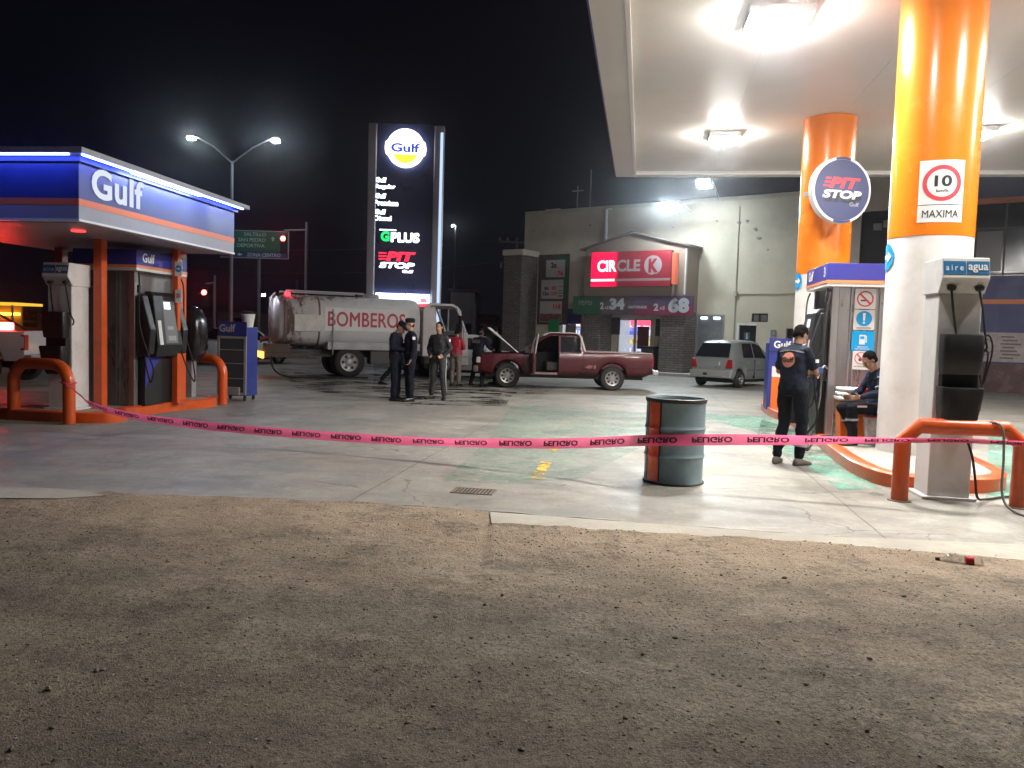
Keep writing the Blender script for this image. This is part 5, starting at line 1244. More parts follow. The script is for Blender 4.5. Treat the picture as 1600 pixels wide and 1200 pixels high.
flat_build(m, 'lettering', M_RT, hs)
m = MB(); m.cyl((1.55,.15,-a0.z),(1.55,.15,hh-.1),.10,n=12); m.build('post', mat('post_grey', (.14,.14,.16), .5), hs, smooth=40)
def traffic_light(px, py, D, base_px, label, glow_r=.13, strength=60, hang=False):
    p = A(px, py, D); t = thing('traffic_light', label, 'traffic light', (p.x, D, 0), 0, 'red traffic lights')
    dx = A(base_px, py, D).x - p.x
    m = MB(); m.cyl((dx,.1,0),(dx,.1,p.z+.9),.09,.07,n=10)
    if abs(dx) > .3: m.cyl((dx,.1,p.z+.5),(0,.1,p.z+.45),.05,n=8)
    m.build('pole', MATS['post_grey'], t, smooth=40)
    m = MB(); m.box(-.17,.17,-.1,.1,p.z-.75,p.z+.25); m.build('housing', BLACK, t, bevel=.03)
    m = MB(); m.lathe([(glow_r,0),(glow_r*.8,-.03),(glow_r*.3,-.05)], c=(0,-.105,p.z), ax='y', n=20); m.build('red_lens', emis('red_signal', (1.0,.03,.03), strength), t, smooth=True)
traffic_light(320,457,42,334,'red traffic light seen between the small canopy posts and cabinet')
traffic_light(443,373,43,478,'red traffic light hanging at the right end of the green road sign')
# utility poles
def utility(px, D, ytop, label, cross=True, parts=True):
    zt = A(px, ytop, D).z; x = A(px, ytop, D).x; t = thing('utility_pole', label, 'utility pole', (x, D, 0), 0, 'utility poles')
    m = MB(); m.cyl((0,0,0),(0,0,zt),.13,.09,n=10); m.build('pole', mat('pole_concrete', (.16,.16,.16), .8), t, smooth=40)
    if cross:
        m = MB(); m.box(-1.1,.9,-.06,.06,zt-.30,zt-.18); m.box(-1.0,.8,-.06,.06,zt-1.5,zt-1.4); m.build('crossarm', MATS['pole_concrete'], t)
        m = MB()
        for q in (-1.0,-.55,.5,.85): m.lathe([(.05,0),(.09,.04),(.05,.08),(.09,.12),(.03,.2)], c=(q,0,zt-.18), n=10)
        for q in (-.9,-.4,.3): m.lathe([(.05,0),(.09,-.04),(.05,-.08),(.09,-.12),(.05,-.3)], c=(q,0,zt-1.5), n=10)
        m.build('insulators', mat('ceramic', (.30,.28,.28), .3), t, smooth=True)
utility(808,48,372,'utility pole with crossarm and insulators left of the shop')
utility(464,60,437,'plain short pole in the dark behind the tanker', False)
utility(743,50,474,'thin pale pole before the dark walls right of the tower', False)
# dark buildings
def block(px0, px1, ytop, D, depth, label, col, windows=0, es=0):
    a = A(px0, ytop, D); b = A(px1, ytop, D); t = thing('building', label, 'building', (a.x, D, 0))
    wd = b.x-a.x; m = MB(); m.box(0,wd,0,depth,0,a.z); m.build('wall', mat('blockwall_%d_%d' % (px0, ytop), col, .85, var=.25, vs=.6), t)
    m = MB(); m.box(-.15,wd+.15,-.15,depth+.15,a.z+.001,a.z+.16); m.build('roof', mat('roof_dark', (.06,.06,.06), .8), t)
    if windows:
        for k in range(windows):
            x = wd*(k+.5)/windows; m = MB(); m.box(x-.5,x+.5,-.03,-.002,1.0,2.1); m.build('window', emis('dim_window_%d' % px0, (1.0,.45,.08), es) if es else GLASS_D, t)
    m = MB(); m.box(wd*.25,wd*.25+1.0,-.04,-.002,0,2.1); m.build('door', GLASS_D, t)
    return t
block(704,742,455,52,8,'tall narrow dark wall behind the price tower foot',(.20,.19,.19))
block(742,775,494,56,8,'low dark building right of the thin pale pole',(.16,.15,.15))
block(-420,140,490,55,10,'long low building in the dark behind the white pickup',(.12,.11,.11),3)
block(150,330,505,58,8,'low dark building behind the small canopy posts',(.12,.115,.11),3)
block(340,420,487,62,8,'pale roofed low building between cabinet and tanker',(.15,.15,.15),1)
ye = thing('market_stall', 'amber lit stall roof at the far left edge of the photo', 'stall', (A(-60,480,36).x, 36, 0))
m = MB(); m.box(0,2.45,0,2,A(0,476,36).z,A(0,474,36).z+.06); m.build('awning', emis('amber_roof_glow', (1.0,.55,.05), .9), ye)  # awning glows by itself in place of amber light falling on it
m = MB(); m.box(0,2.3,.4,.5,A(0,492,36).z,A(0,488,36).z); m.build('tube_lamp', emis('amber_tube', (1.0,.45,.03), 9), ye)
m = MB(); m.box(0,2.3,.6,.7,0,A(0,477,36).z); m.build('back_wall', mat('amber_wall', (.25,.14,.05), .8), ye)
m = MB()
for x in (.1,2.2): m.cyl((x,.1,0),(x,.1,A(0,476,36).z),.05,n=8)
m.build('posts', GREY_METAL, ye)
# low boundary wall at the far side of the road
bw = thing('boundary_wall', 'long low dim boundary wall beyond the street behind everything', 'wall', (-40,64,0))
m = MB(); m.box(0,95,0,.25,0,1.9); m.build('wall', mat('boundary', (.11,.105,.10), .9, var=.3, vs=.5), bw)
m = MB(); m.box(-.05,95.05,-.05,.3,1.901,2.0); m.build('coping', mat('coping', (.16,.155,.15), .9), bw)
# overhead wires
def wire(a, b, sag, label):
    pts = [Vector(a).lerp(Vector(b), k/16) - Vector((0,0,sag*4*(k/16)*(1-k/16))) for k in range(17)]; m = MB(); m.tube(pts, .018, 5); o = m.build('overhead_wire', mat('wire_grey', (.10,.10,.11), .6), None, smooth=True); tag(o, label, 'wire', 'overhead wires')
pz = A(808,372,48)
wire((pz.x-1,48,pz.z-.1),(-32,62,pz.z+1.0),.9,'upper overhead wire running left from the crossarm pole')
wire((pz.x-.9,48,pz.z-1.4),(-32,62,pz.z-.6),1.0,'lower overhead wire running left from the crossarm pole')
# ================================================================= VEHICLES
M_TIN = mat('car_interior', (.02,.019,.018), .7)
def wheel(parent, x, y, r, w_, outward, rimc=None, holes=8, dual=False):
    """wheel centred at local x,y; outward = -1/+1 direction of the outside along y"""
    wt = thing('wheel', None, None, (x, y, r)); wt.parent = parent
    m = MB(); m.lathe([(r*.60,-w_/2),(r*.9,-w_/2),(r*.98,-w_*.38),(r,-w_*.2),(r,w_*.2),(r*.98,w_*.38),(r*.9,w_/2),(r*.60,w_/2),(r*.58,w_*.3),(r*.58,-w_*.3),(r*.60,-w_/2)], ax='y', n=36, cap=False); m.build('tyre', RUBBER, wt, smooth=40)
    m = MB(); s = outward; rr_ = r*.60
    m.lathe([(rr_,s*w_*.42),(rr_*.93,s*w_*.40),(rr_*.88,s*w_*.22),(rr_*.45,s*w_*.16),(rr_*.32,s*w_*.30),(rr_*.12,s*w_*.32),(.001,s*w_*.32)], ax='y', n=36, cap=False); m.build('rim', rimc or mat('rim_steel', (.45,.45,.45), .35, metal=.6, var=.2, vs=12), wt, smooth=40)
    m = MB()
    for k in range(holes):
        a = 2*math.pi*k/holes; c = Vector((rr_*.66*math.cos(a), s*(w_*.20), rr_*.66*math.sin(a))); m.lathe([(rr_*.18,s*.0),(rr_*.17,s*.016)], c=tuple(c), ax='y', n=10)
    m.build('rim_holes', BLACK, wt)
    return wt
class Shell:
    """car body lofted from cross-sections along x. Functions of x: zb sill, zm belt, zt top, wl half width at belt, wr half width of roof"""
    def __init__(s, x0, x1, n, zb, zm, zt, wl, wr, wheels, R_, skip=None, extra=()):
        xs = sorted(set([x0+(x1-x0)*i/n for i in range(n+1)] + list(extra)))
        s.m = MB(); s.fz = (zb, zm, zt, wl, wr); rows = []
        for x in xs:
            b = zb(x)
            for wx in wheels:
                if abs(x-wx) < R_: b = max(b, R_*.86 + math.sqrt(R_*R_-(x-wx)**2))
            M_, T = zm(x), zt(x); b = min(b, M_-.05); W, Rr = wl(x), wr(x)
            half = [(W*.90,b),(W*.975,b+(M_-b)*.22),(W,b+(M_-b)*.62),(W*.985,M_-(M_-b)*.08),(W*.965,M_)]
            half += [(W*.965+(Rr-W*.965)*.5, M_+(T-min(.05,(T-M_)*.25)-M_)*.5), (Rr, T-min(.05,(T-M_)*.25)), (Rr*.88, T-.012 if T-M_ > .03 else T), (0, T+.015)]
            full = [(x, -y, z) for y, z in half] + [(x, y, z) for y, z in reversed(half[:-1])]
            rows.append(full)
        nn = len(rows[0]); vs = [p for r_ in rows for p in r_]; fs = []
        for i in range(len(rows)-1):
            xm = (xs[i]+xs[i+1])/2
            for j in range(nn-1):
                if skip and skip(xm, j): continue
                fs.append((i*nn+j, i*nn+j+1, (i+1)*nn+j+1, (i+1)*nn+j))
        fs.append(tuple(range(nn))); fs.append(tuple((len(rows)-1)*nn+i for i in reversed(range(nn))))
        s.m.add(vs, fs)
    def side(s, x, t, side_, off=.006):     # point on the greenhouse side: t 0 belt .. 1 roof edge
        zb, zm, zt, wl, wr = s.fz; M_, T, W, Rr = zm(x), zt(x), wl(x), wr(x); y0, y1 = W*.965, Rr; z1 = T-min(.05,(T-M_)*.25)
        return (x, side_*(y0+(y1-y0)*t+off), M_+(z1-M_)*t)
def lerpf(pts):
    def f(x):
        if x <= pts[0][0]: return pts[0][1]
        for a, b in zip(pts, pts[1:]):
            if x <= b[0]: return a[1]+(b[1]-a[1])*(x-a[0])/(b[0]-a[0])
        return pts[-1][1]
    return f
def side_pane(m, sh, poly, sd, nx=12, nz=4):      # a quad of (x, t) laid on the curved side of the body
    (ax,at_),(bx_,bt),(cx,ct),(dx_,dt) = poly; vs = []
    for j in range(nz+1):
        v = j/nz
        for i in range(nx+1):
            u = i/nx; x = (ax*(1-u)+bx_*u)*(1-v)+(dx_*(1-u)+cx*u)*v; t = (at_*(1-u)+bt*u)*(1-v)+(dt*(1-u)+ct*u)*v; vs.append(sh.side(x, t, sd, .010))
    m.add(vs, [(j*(nx+1)+i, j*(nx+1)+i+1, (j+1)*(nx+1)+i+1, (j+1)*(nx+1)+i) for j in range(nz) for i in range(nx)])

# ---- maroon pickup, facing -x in its own frame turned: local x = 0 nose .. 4.75 tail, camera side is local -y
M_MAR = mat('paint_maroon', (.075,.007,.013), .3, var=.15, vs=2.5, dirt=.25, dcol=(.05,.02,.02), ds=2, coat=.25)
M_WROOF = mat('roof_pale', (.55,.53,.52), .5, var=.15, vs=4)  # pale skin for the roof and rear cab corner
pk = thing('pickup_truck', 'maroon pickup truck with open hood and open door before the shop', 'pickup truck', (-1.02, 23.25, 0), R(1.5))
nose, wf, wb, tail = 0.0, .86, 3.80, 4.92
zb = lerpf([(0,.42),(.25,.36),(4.7,.40),(4.92,.50)]); zm = lerpf([(0,.86),(.15,.93),(1.2,.98),(1.5,1.02),(2.95,1.02),(2.98,1.02),(4.92,1.04)])
zt = lerpf([(0,.865),(.15,.935),(1.15,.985),(1.28,1.05),(1.92,1.50),(2.1,1.55),(2.7,1.55),(2.88,1.50),(3.0,1.05),(4.92,1.05)]); wl = lerpf([(0,.74),(.15,.80),(.5,.84),(4.6,.84),(4.92,.82)]); wr = lerpf([(0,.70),(.3,.78),(1.25,.76),(1.9,.62),(2.8,.62),(3.0,.78),(4.92,.78)])
def skip(x, j):
    # j order: camera side first. 0 sill..4 belt, 5,6 greenhouse, 7 roof | mirrored
    if 1.50 < x < 2.28 and j in (0,1,2,3,4,5) : return True           # open door on the near side
    if 3.06 < x < 4.86 and j in (6,7,8,9): return True                # open bed
    if .14 < x < 1.14 and j in (6,7,8,9): return True                 # engine bay
    return False
sh = Shell(nose, tail, 110, zb, zm, zt, wl, wr, (wf, wb), .40, skip, (.14,1.14,1.5,2.28,3.06,4.86))
o = sh.m.build('body', M_MAR, pk, smooth=38); sm = o.modifiers.new('s','SOLIDIFY'); sm.thickness = .02; sm.offset = -1
m = MB(); m.box(3.06,4.85,-.76,-.74,.60,1.03); m.box(3.06,4.85,.74,.76,.60,1.03); m.box(3.06,4.85,-.74,.74,.58,.60); m.box(3.02,3.06,-.76,.76,.58,1.03); m.build('bed_liner', mat('bed_dark', (.06,.012,.016), .6), pk)
m = MB(); m.box(3.0,4.9,-.80,-.755,1.052,1.075); m.box(3.0,4.9,.755,.80,1.052,1.075); m.box(4.86,4.9,-.755,.755,1.052,1.07); m.build('bed_rail', mat('rail_pale', (.40,.30,.30), .4), pk, bevel=.008)
m = MB(); m.prism([(1.86,1.475),(2.05,1.562),(2.75,1.562),(2.90,1.50),(2.90,1.528),(2.76,1.588),(2.04,1.588),(1.84,1.495)], -.585, .585); m.prism([(2.86,1.50),(2.92,1.50),(3.06,1.06),(3.0,1.06)], -.70,.70); m.build('roof_skin', M_WROOF, pk, bevel=.012)
m = MB(); m.box(.18,1.1,-.66,.66,.55,.58); m.box(.4,.95,-.35,.3,.60,.84); m.box(.35,.6,.35,.6,.6,.82); m.box(.2,.26,-.6,.6,.58,.86); m.build('engine', mat('engine_dark', (.03,.03,.03), .5, var=.5, vs=10), pk, bevel=.02)
# cabin inside
m = MB(); m.box(1.30,3.0,-.70,.70,.42,.46); m.box(1.2,1.42,-.72,.72,.55,1.04); m.box(1.22,2.95,.70,.74,.46,1.0); m.box(2.28,2.95,-.76,-.72,.46,1.0); m.build('cabin_floor', M_TIN, pk)
m = MB(); m.box(1.95,2.40,-.66,.66,.50,.74); m.prism([(2.36,.70),(2.55,.72),(2.66,1.28),(2.54,1.30)], -.64, .64); m.build('seat', mat('seat_dark', (.05,.04,.038), .8), pk, bevel=.05, seg=3)
m = MB(); pts = [(1.62+.10*math.cos(R(a))*.4, -.36+.19*math.cos(R(a)), 1.0+.19*math.sin(R(a))) for a in range(0,361,24)]; m.tube(pts, .016, 8); m.build('steering_wheel', mat('wheel_grey', (.15,.14,.14), .5), pk, smooth=True)
m = MB()
for x in (2.96,): m.box(x,x+.02,-.848,-.80,.46,1.0)
m.box(2.285,2.295,-.850,-.80,.46,1.0); m.box(3.1,3.45,-.852,-.80,.66,.672); m.box(4.15,4.85,-.850,-.80,.66,.672); m.build('panel_gaps', BLACK, pk)
g = thing('glass', None, None); g.parent = pk
m = MB(); side_pane(m, sh, [(2.34,.06),(2.92,.06),(2.86,.93),(2.34,.93)], -1); m.build('side_pane', GLASS_D, g)
m = MB(); side_pane(m, sh, [(1.55,.08),(2.22,.08),(2.22,.93),(1.98,.93)], 1); side_pane(m, sh, [(2.34,.06),(2.92,.06),(2.86,.93),(2.34,.93)], 1); m.build('side_pane', mat('clear_side_glass', (.25,.24,.22), .1, alpha=.5), g)
m = MB(); m.add([(1.30,-.70,1.075),(1.30,.70,1.075),(1.88,.57,1.49),(1.88,-.57,1.49)], [(0,1,2,3)]); m.build('windscreen', mat('clear_glass', (.2,.22,.22), .05, alpha=.45), g)
# open door, swung well forward on its hinge
dr_ = thing('door', None, None, (1.50,-.80,0), R(-86)); dr_.parent = pk
m = MB(); m.prism([(0,.44),(.78,.44),(.80,1.0),(0,.99)], -.035, .035); m.build('door_panel', M_MAR, dr_, bevel=.02)
m = MB(); m.tube([(.04,0,.99),(.30,.06,1.42),(.42,.10,1.50),(.74,.10,1.52),(.80,.02,1.0)], .022, 8); m.build('window_frame', mat('frame_pale', (.30,.28,.28), .4), dr_, smooth=40)
m = MB(); m.prism([(.03,.50),(.74,.50),(.74,.94),(.03,.94)], .036, .06); m.build('door_trim', mat('trim_dark', (.06,.05,.05), .6), dr_, bevel=.02)
m = MB(); m.box(-.02,.14,-.20,-.04,.98,1.10); m.build('mirror', BLACK, dr_, bevel=.02)
# hood up
hd = thing('hood', None, None, (1.16,0,.99), 0); hd.parent = pk; hd.rotation_euler = (0, R(40), 0)
m = MB(); m.prism([(0,0),(-1.05,.0),(-1.12,-.05),(-1.10,-.065),(-.3,-.03),(0,-.03)], -.70, .70); m.build('hood_panel', mat('hood_pale', (.50,.50,.52), .35, var=.1), hd, bevel=.012)
m = MB(); m.prism([(-.05,-.032),(-1.02,-.034),(-1.02,-.05),(-.05,-.05)], -.62,.62); m.build('hood_lining', BLACK, hd)
m = MB(); m.tube([(.2,.6,.93),(.35,.62,1.3)], .012, 6); m.build('prop_rod', GREY_METAL, pk)
m = MB(); m.box(-.10,.04,-.80,.80,.42,.60); m.build('front_bumper', mat('bumper_grey', (.09,.085,.085), .5, var=.2), pk, bevel=.03)
m = MB(); m.box(-.02,.0,-.60,.60,.66,.84); m.build('grille', BLACK, pk)
for s in (-1,1):
    m = MB(); m.box(-.02,.10,min(s*.60,s*.79),max(s*.60,s*.79),.68,.84); m.build('headlight', mat('lens_clear', (.42,.42,.42), .12, var=.2), pk, bevel=.02)
    m = MB(); m.box(4.90,4.945,min(s*.70,s*.815),max(s*.70,s*.815),.70,.98); m.build('tail_light', mat('lens_red', (.30,.01,.02), .2), pk, bevel=.01)
m = MB(); m.box(4.93,5.10,-.80,.80,.46,.60); m.build('rear_bumper', mat('bumper_chrome', (.5,.5,.5), .3, metal=.5), pk, bevel=.03)
m = MB(); m.box(.3,4.7,-.55,.55,.30,.42); m.build('chassis', BLACK, pk)
m = MB(); m.box(1.52,2.26,-.82,-.68,.40,.46); m.build('door_sill', mat('sill_pale', (.25,.17,.17), .4), pk, bevel=.01)
m = MB(); m.add([(3.02,-.853,.62),(3.18,-.853,.60),(3.25,-.853,.68),(3.12,-.853,.70)], [(0,1,2,3)]); m.add([(3.26,-.853,.60),(3.30,-.853,.74),(3.33,-.853,.60)], [(0,1,2)]); flat_build(m, 'side_decal', mat('decal_dim', (.24,.10,.09), .5), pk)
M_ALU = mat('rim_alloy', (.42,.41,.40), .3, metal=.7)
for wx in (wf, wb):
    for s in (-1,1): wheel(pk, wx, s*.74, .345, .22, s, M_ALU, 8)

# ---- grey hatchback seen from behind
hb_h = R(90-43)
M_GRY = mat('paint_grey', (.30,.33,.33), .32, metal=.35, var=.06, vs=2, coat=.5)
rc_ = G(1121,604)
fwd = Vector((math.cos(hb_h), math.sin(hb_h), 0)); lft = Vector((-fwd.y, fwd.x, 0))
hb = thing('hatchback_car', 'grey small hatchback parked beside the shop seen from behind', 'car', rc_ - fwd*.45, hb_h)
zb = lerpf([(0,.34),(.15,.26),(3.3,.26),(3.5,.34)]); zm = lerpf([(0,.90),(.1,.93),(2.6,.90),(3.3,.78),(3.5,.62)])
zt = lerpf([(0,.91),(.05,.98),(.36,1.42),(.5,1.48),(.9,1.52),(1.7,1.52),(2.0,1.46),(2.65,.98),(2.75,.94),(3.3,.80),(3.5,.63)]); wl = lerpf([(0,.70),(.12,.74),(.5,.755),(3.0,.755),(3.35,.70),(3.5,.62)]); wr = lerpf([(0,.64),(.3,.57),(.6,.57),(1.9,.56),(2.5,.64),(2.8,.68),(3.5,.56)])
sh = Shell(0, 3.5, 70, zb, zm, zt, wl, wr, (.58,2.92), .33, None, (.05,.36,.5))
sh.m.build('body', M_GRY, hb, smooth=35)
g = thing('glass', None, None); g.parent = hb
m = MB(); m.add([(.028,-.60,.965),(.028,.60,.965),(.325,.50,1.385),(.325,-.50,1.385)], [(0,1,2,3)])
for i, v in enumerate(m.v): m.v[i] = (v[0]-.035, v[1], v[2]+.015)
o = m.build('rear_window', GLASS_D, g); sm = o.modifiers.new('s','SOLIDIFY'); sm.thickness=.01
for poly in ([(.72,.08),(1.42,.08),(1.42,.90),(.80,.90)], [(1.50,.08),(2.45,.08),(2.05,.88),(1.50,.90)]):
    for s in (-1,1):
        m = MB(); side_pane(m, sh, poly, s); m.build('side_window', GLASS_D, g)
m = MB(); m.add([(2.05,-.50,1.43),(2.05,.50,1.43),(2.62,.60,1.02),(2.62,-.60,1.02)], [(0,1,2,3)]); m.v = [(v[0]+.02,v[1],v[2]+.02) for v in m.v]; m.build('windscreen', GLASS_D, g)
for s in (-1,1):
    m = MB(); m.prism([(s*.50,.62),(s*.715,.62),(s*.70,.90),(s*.58,.90)], -.035, .06, 'x'); m.build('tail_light', mat('lens_red', (.30,.01,.02), .2), hb, bevel=.012)
m = MB(); m.box(-.09,.10,-.74,.74,.30,.55); m.build('rear_bumper', mat('bumper_body', (.26,.27,.265), .45), hb, bevel=.05, seg=4)
m = MB(); m.box(-.012,.0,-.22,.22,.66,.78); m.build('number_plate', mat('plate_dim', (.26,.27,.26), .5), hb, bevel=.004)
m = MB(); m.add([(-.014,-.30,.70),(-.014,-.26,.72),(-.014,-.28,.84),(-.014,-.31,.82)],[(0,1,2,3)]); flat_build(m, 'latch', WHITE, hb)
m = MB(); m.box(-.095,-.091,.10,.24,.38,.46); m.build('tow_cover', BLACK, hb)
for s in (-1,1):
    m = MB(); m.box(2.25,2.42,min(s*.76,s*.90),max(s*.76,s*.90),.92,1.04); m.build('mirror', BLACK, hb, bevel=.02)
    for x in (.95,1.65):
        m = MB(); m.box(x,x+.12,min(s*.765,s*.78),max(s*.765,s*.78),.78,.81); m.build('door_handle', mat('handle_pale', (.5,.52,.52), .3), hb)
    m = MB(); m.box(.95,2.5,min(s*.757,s*.772),max(s*.757,s*.772),.54,.58); m.build('side_moulding', mat('moulding', (.16,.17,.17), .5), hb)
    m = MB(); m.box(1.455,1.462,min(s*.70,s*.768),max(s*.70,s*.768),.30,.9); m.build('door_gap', BLACK, hb)
    for wx in (.58,2.92): wheel(hb, wx, s*.67, .275, .18, s, None, 6)
m = MB(); m.box(.2,3.2,-.6,.6,.16,.27); m.build('chassis', BLACK, hb)

# ---- small generic sedan / patrol cars
def sedan(name, label, loc, rz, paint, group=None, beacon=None, suv=False):
    c = thing(name, label, 'car', loc, rz, group)
    zb = lerpf([(0,.36),(.2,.26),(4.1,.26),(4.35,.36)]); zm = lerpf([(0,.84),(.9,.90),(3.2,.90),(4.2,.78),(4.35,.62)])
    zt = lerpf([(0,.85),(.85,.92),(1.30,1.38),(1.6,1.43),(2.3,1.42),(2.6,1.36),(3.25,.93),(4.2,.79),(4.35,.63)]); wl = lerpf([(0,.74),(.3,.84),(3.9,.84),(4.35,.72)]); wr = lerpf([(0,.70),(.8,.76),(1.3,.60),(2.5,.60),(3.2,.74),(4.35,.64)])
    sh = Shell(0, 4.35, 56, zb, zm, zt, wl, wr, (.85,3.5), .36); sh.m.build('body', paint, c, smooth=35)
    g = thing('glass', None, None); g.parent = c
    for s in (-1,1):
        m = MB(); side_pane(m, sh, [(1.25,.10),(2.05,.10),(2.05,.90),(1.5,.90)], s); side_pane(m, sh, [(2.12,.10),(2.98,.10),(2.55,.88),(2.12,.90)], s); m.build('side_window', GLASS_D, g)
        m = MB(); m.box(4.20,4.34,min(s*.45,s*.70),max(s*.45,s*.70),.58,.72); m.build('headlight', mat('lens_clear', (.42,.42,.42), .12), c, bevel=.02)
        m = MB(); m.box(-.02,.06,min(s*.45,s*.72),max(s*.45,s*.72),.62,.80); m.build('tail_light', mat('lens_red', (.30,.01,.02), .2), c, bevel=.02)
        for wx in (.85,3.5): wheel(c, wx, s*.73, .31, .20, s, None, 6)
    m = MB(); m.add([(2.58,-.52,1.35),(2.58,.52,1.35),(3.22,.66,.96),(3.22,-.66,.96)], [(0,1,2,3)]); m.v = [(v[0]+.02,v[1],v[2]+.02) for v in m.v]; m.build('windscreen', GLASS_D, g)
    m = MB(); m.add([(.88,-.62,.97),(.88,.62,.97),(1.28,.52,1.35),(1.28,-.52,1.35)], [(0,1,2,3)]); m.v = [(v[0]-.02,v[1],v[2]+.02) for v in m.v]; m.build('rear_window', GLASS_D, g)
    m = MB(); m.box(4.22,4.44,-.72,.72,.34,.54); m.build('front_bumper', paint, c, bevel=.05, seg=3)
    m = MB(); m.box(-.08,.1,-.72,.72,.36,.56); m.build('rear_bumper', paint, c, bevel=.05, seg=3)
    m = MB(); m.box(.3,4.0,-.66,.66,.17,.27); m.build('chassis', BLACK, c)
    if beacon:
        m = MB(); m.box(1.82,1.98,-.5,.5,1.445,1.47); m.build('light_bar', BLACK, c)
        for s in (-1,1):
            m = MB(); m.box(1.80,2.0,min(s*.16,s*.50),max(s*.16,s*.50),1.471,1.57); m.build('red_beacon', beacon, c, bevel=.02)
    return c
M_WC = mat('paint_white', (.55,.56,.57), .35, var=.06, vs=2, coat=.4)
BEAC = emis('police_red', (1.0,.02,.03), 14)
q = G(735,592)
sedan('white_car', 'white car facing the tanker cab partly hidden behind the people', (q.x+1.6, 27.0, 0), R(165), M_WC)
q = A(318,540,29)
sedan('patrol_car', 'white patrol car with two red beacons behind the navy cabinet', (q.x-.9, 30.5, 0), R(60), M_WC, None, BEAC)
# stray red beacon on a car beside the pier
q = A(795,512,40)
bc = thing('patrol_car', None, None) if False else None
sedan('patrol_car', 'pale patrol car mostly hidden behind the stone pier with one red lamp', (q.x+1.2, 41.5, 0), R(120), M_WC, None, emis('police_red_far', (1.0,.02,.03), 14))

# ---- white patrol pickup at the far left
def patrol_pickup():
    # rear wheel near px 45,y 560; body x local 0 tail .. 5.2 nose, nose to the left of the photo
    D = 19.2; q = A(74, 600, D); c = thing('patrol_pickup', 'white double cab pickup cut by the left edge of the photo', 'pickup truck', (q.x, D+.0, 0), R(180))
    wx0, wx1 = 1.0, 4.6
    zb = lerpf([(0,.55),(5.7,.5)]); zm = lerpf([(0,1.22),(5.0,1.20),(5.7,1.05)]); zt = lerpf([(0,1.23),(2.0,1.24),(2.05,1.26),(2.2,1.80),(2.5,1.88),(4.0,1.87),(4.2,1.78),(4.75,1.24),(5.5,1.15),(5.7,1.06)])
    wl = lerpf([(0,.93),(5.4,.95),(5.7,.85)]); wr = lerpf([(0,.88),(2.0,.88),(2.2,.72),(4.1,.72),(4.75,.88),(5.7,.78)])
    sh = Shell(0, 5.7, 80, zb, zm, zt, wl, wr, (wx0, wx1), .50, lambda x, j: (.06 < x < 1.95 and j in (7,8)), (.06,1.95)); sh.m.build('body', M_WC, c, smooth=35)
    m = MB(); m.box(.06,1.95,-.86,.86,.72,.76); m.build('bed_floor', M_TIN, c)
    g = thing('glass', None, None); g.parent = c
    for s in (-1,1):
        m = MB(); side_pane(m, sh, [(2.25,.08),(3.2,.08),(3.2,.92),(2.4,.92)], s); side_pane(m, sh, [(3.28,.08),(4.5,.08),(4.1,.9),(3.28,.92)], s); m.build('side_window', GLASS_D, g)
        for wx in (wx0, wx1): wheel(c, wx, s*.82, .39, .26, s, None, 6)
        m = MB(); m.box(-.02,.08,min(s*.76,s*.92),max(s*.76,s*.92),.80,1.15); m.build('tail_light', mat('lens_red', (.30,.01,.02), .2), c, bevel=.01)
        m = MB(); m.box(2.2,5.6,min(s*.90,s*.951),max(s*.90,s*.951),.56,.74); m.build('lower_cladding', mat('cladding_grey', (.2,.2,.21), .5), c)
    m = MB(); m.box(-.16,.02,-.9,.9,.52,.70); m.build('rear_bumper', GREY_METAL, c, bevel=.03)
    m = MB(); m.tube([(1.98,-.8,1.24),(2.0,-.78,1.95),(2.0,.78,1.95),(1.98,.8,1.24)], .035, 10); m.tube([(1.0,-.84,1.24),(2.0,-.8,1.80)], .03, 8); m.tube([(1.0,.84,1.24),(2.0,.8,1.80)], .03, 8); m.build('roll_bar', BLACK, c, smooth=40)
    m = MB(); m.box(1.92,2.08,-.35,.35,1.99,2.02); m.build('beacon_base', BLACK, c)
    m = MB(); m.box(.35,.65,.68,.87,1.245,1.42); m.build('red_beacon', emis('police_red_strong', (1.0,.03,.03), 40), c, bevel=.03)
    m = MB(); m.box(.2,5.4,-.6,.6,.38,.52); m.build('chassis', BLACK, c)
    m = MB(); add_text(m, 'POLICIA', (-3.0, 1.02), .9, .10, .0, .02, fn=lambda p: (-p[0], .956, p[2])); flat_build(m, 'lettering', mat('text_navy', (.03,.03,.12), .5), c)
    return c
patrol_pickup()
# red road glow behind: second beacon low, on a car further away seen under the guard
q = A(100,548,26)
sedan('parked_car', 'dark parked car seen between the left tower and the orange post', (q.x-2.2, 27.0, 0), R(8), mat('paint_dark', (.10,.10,.11), .3, coat=.4), None)

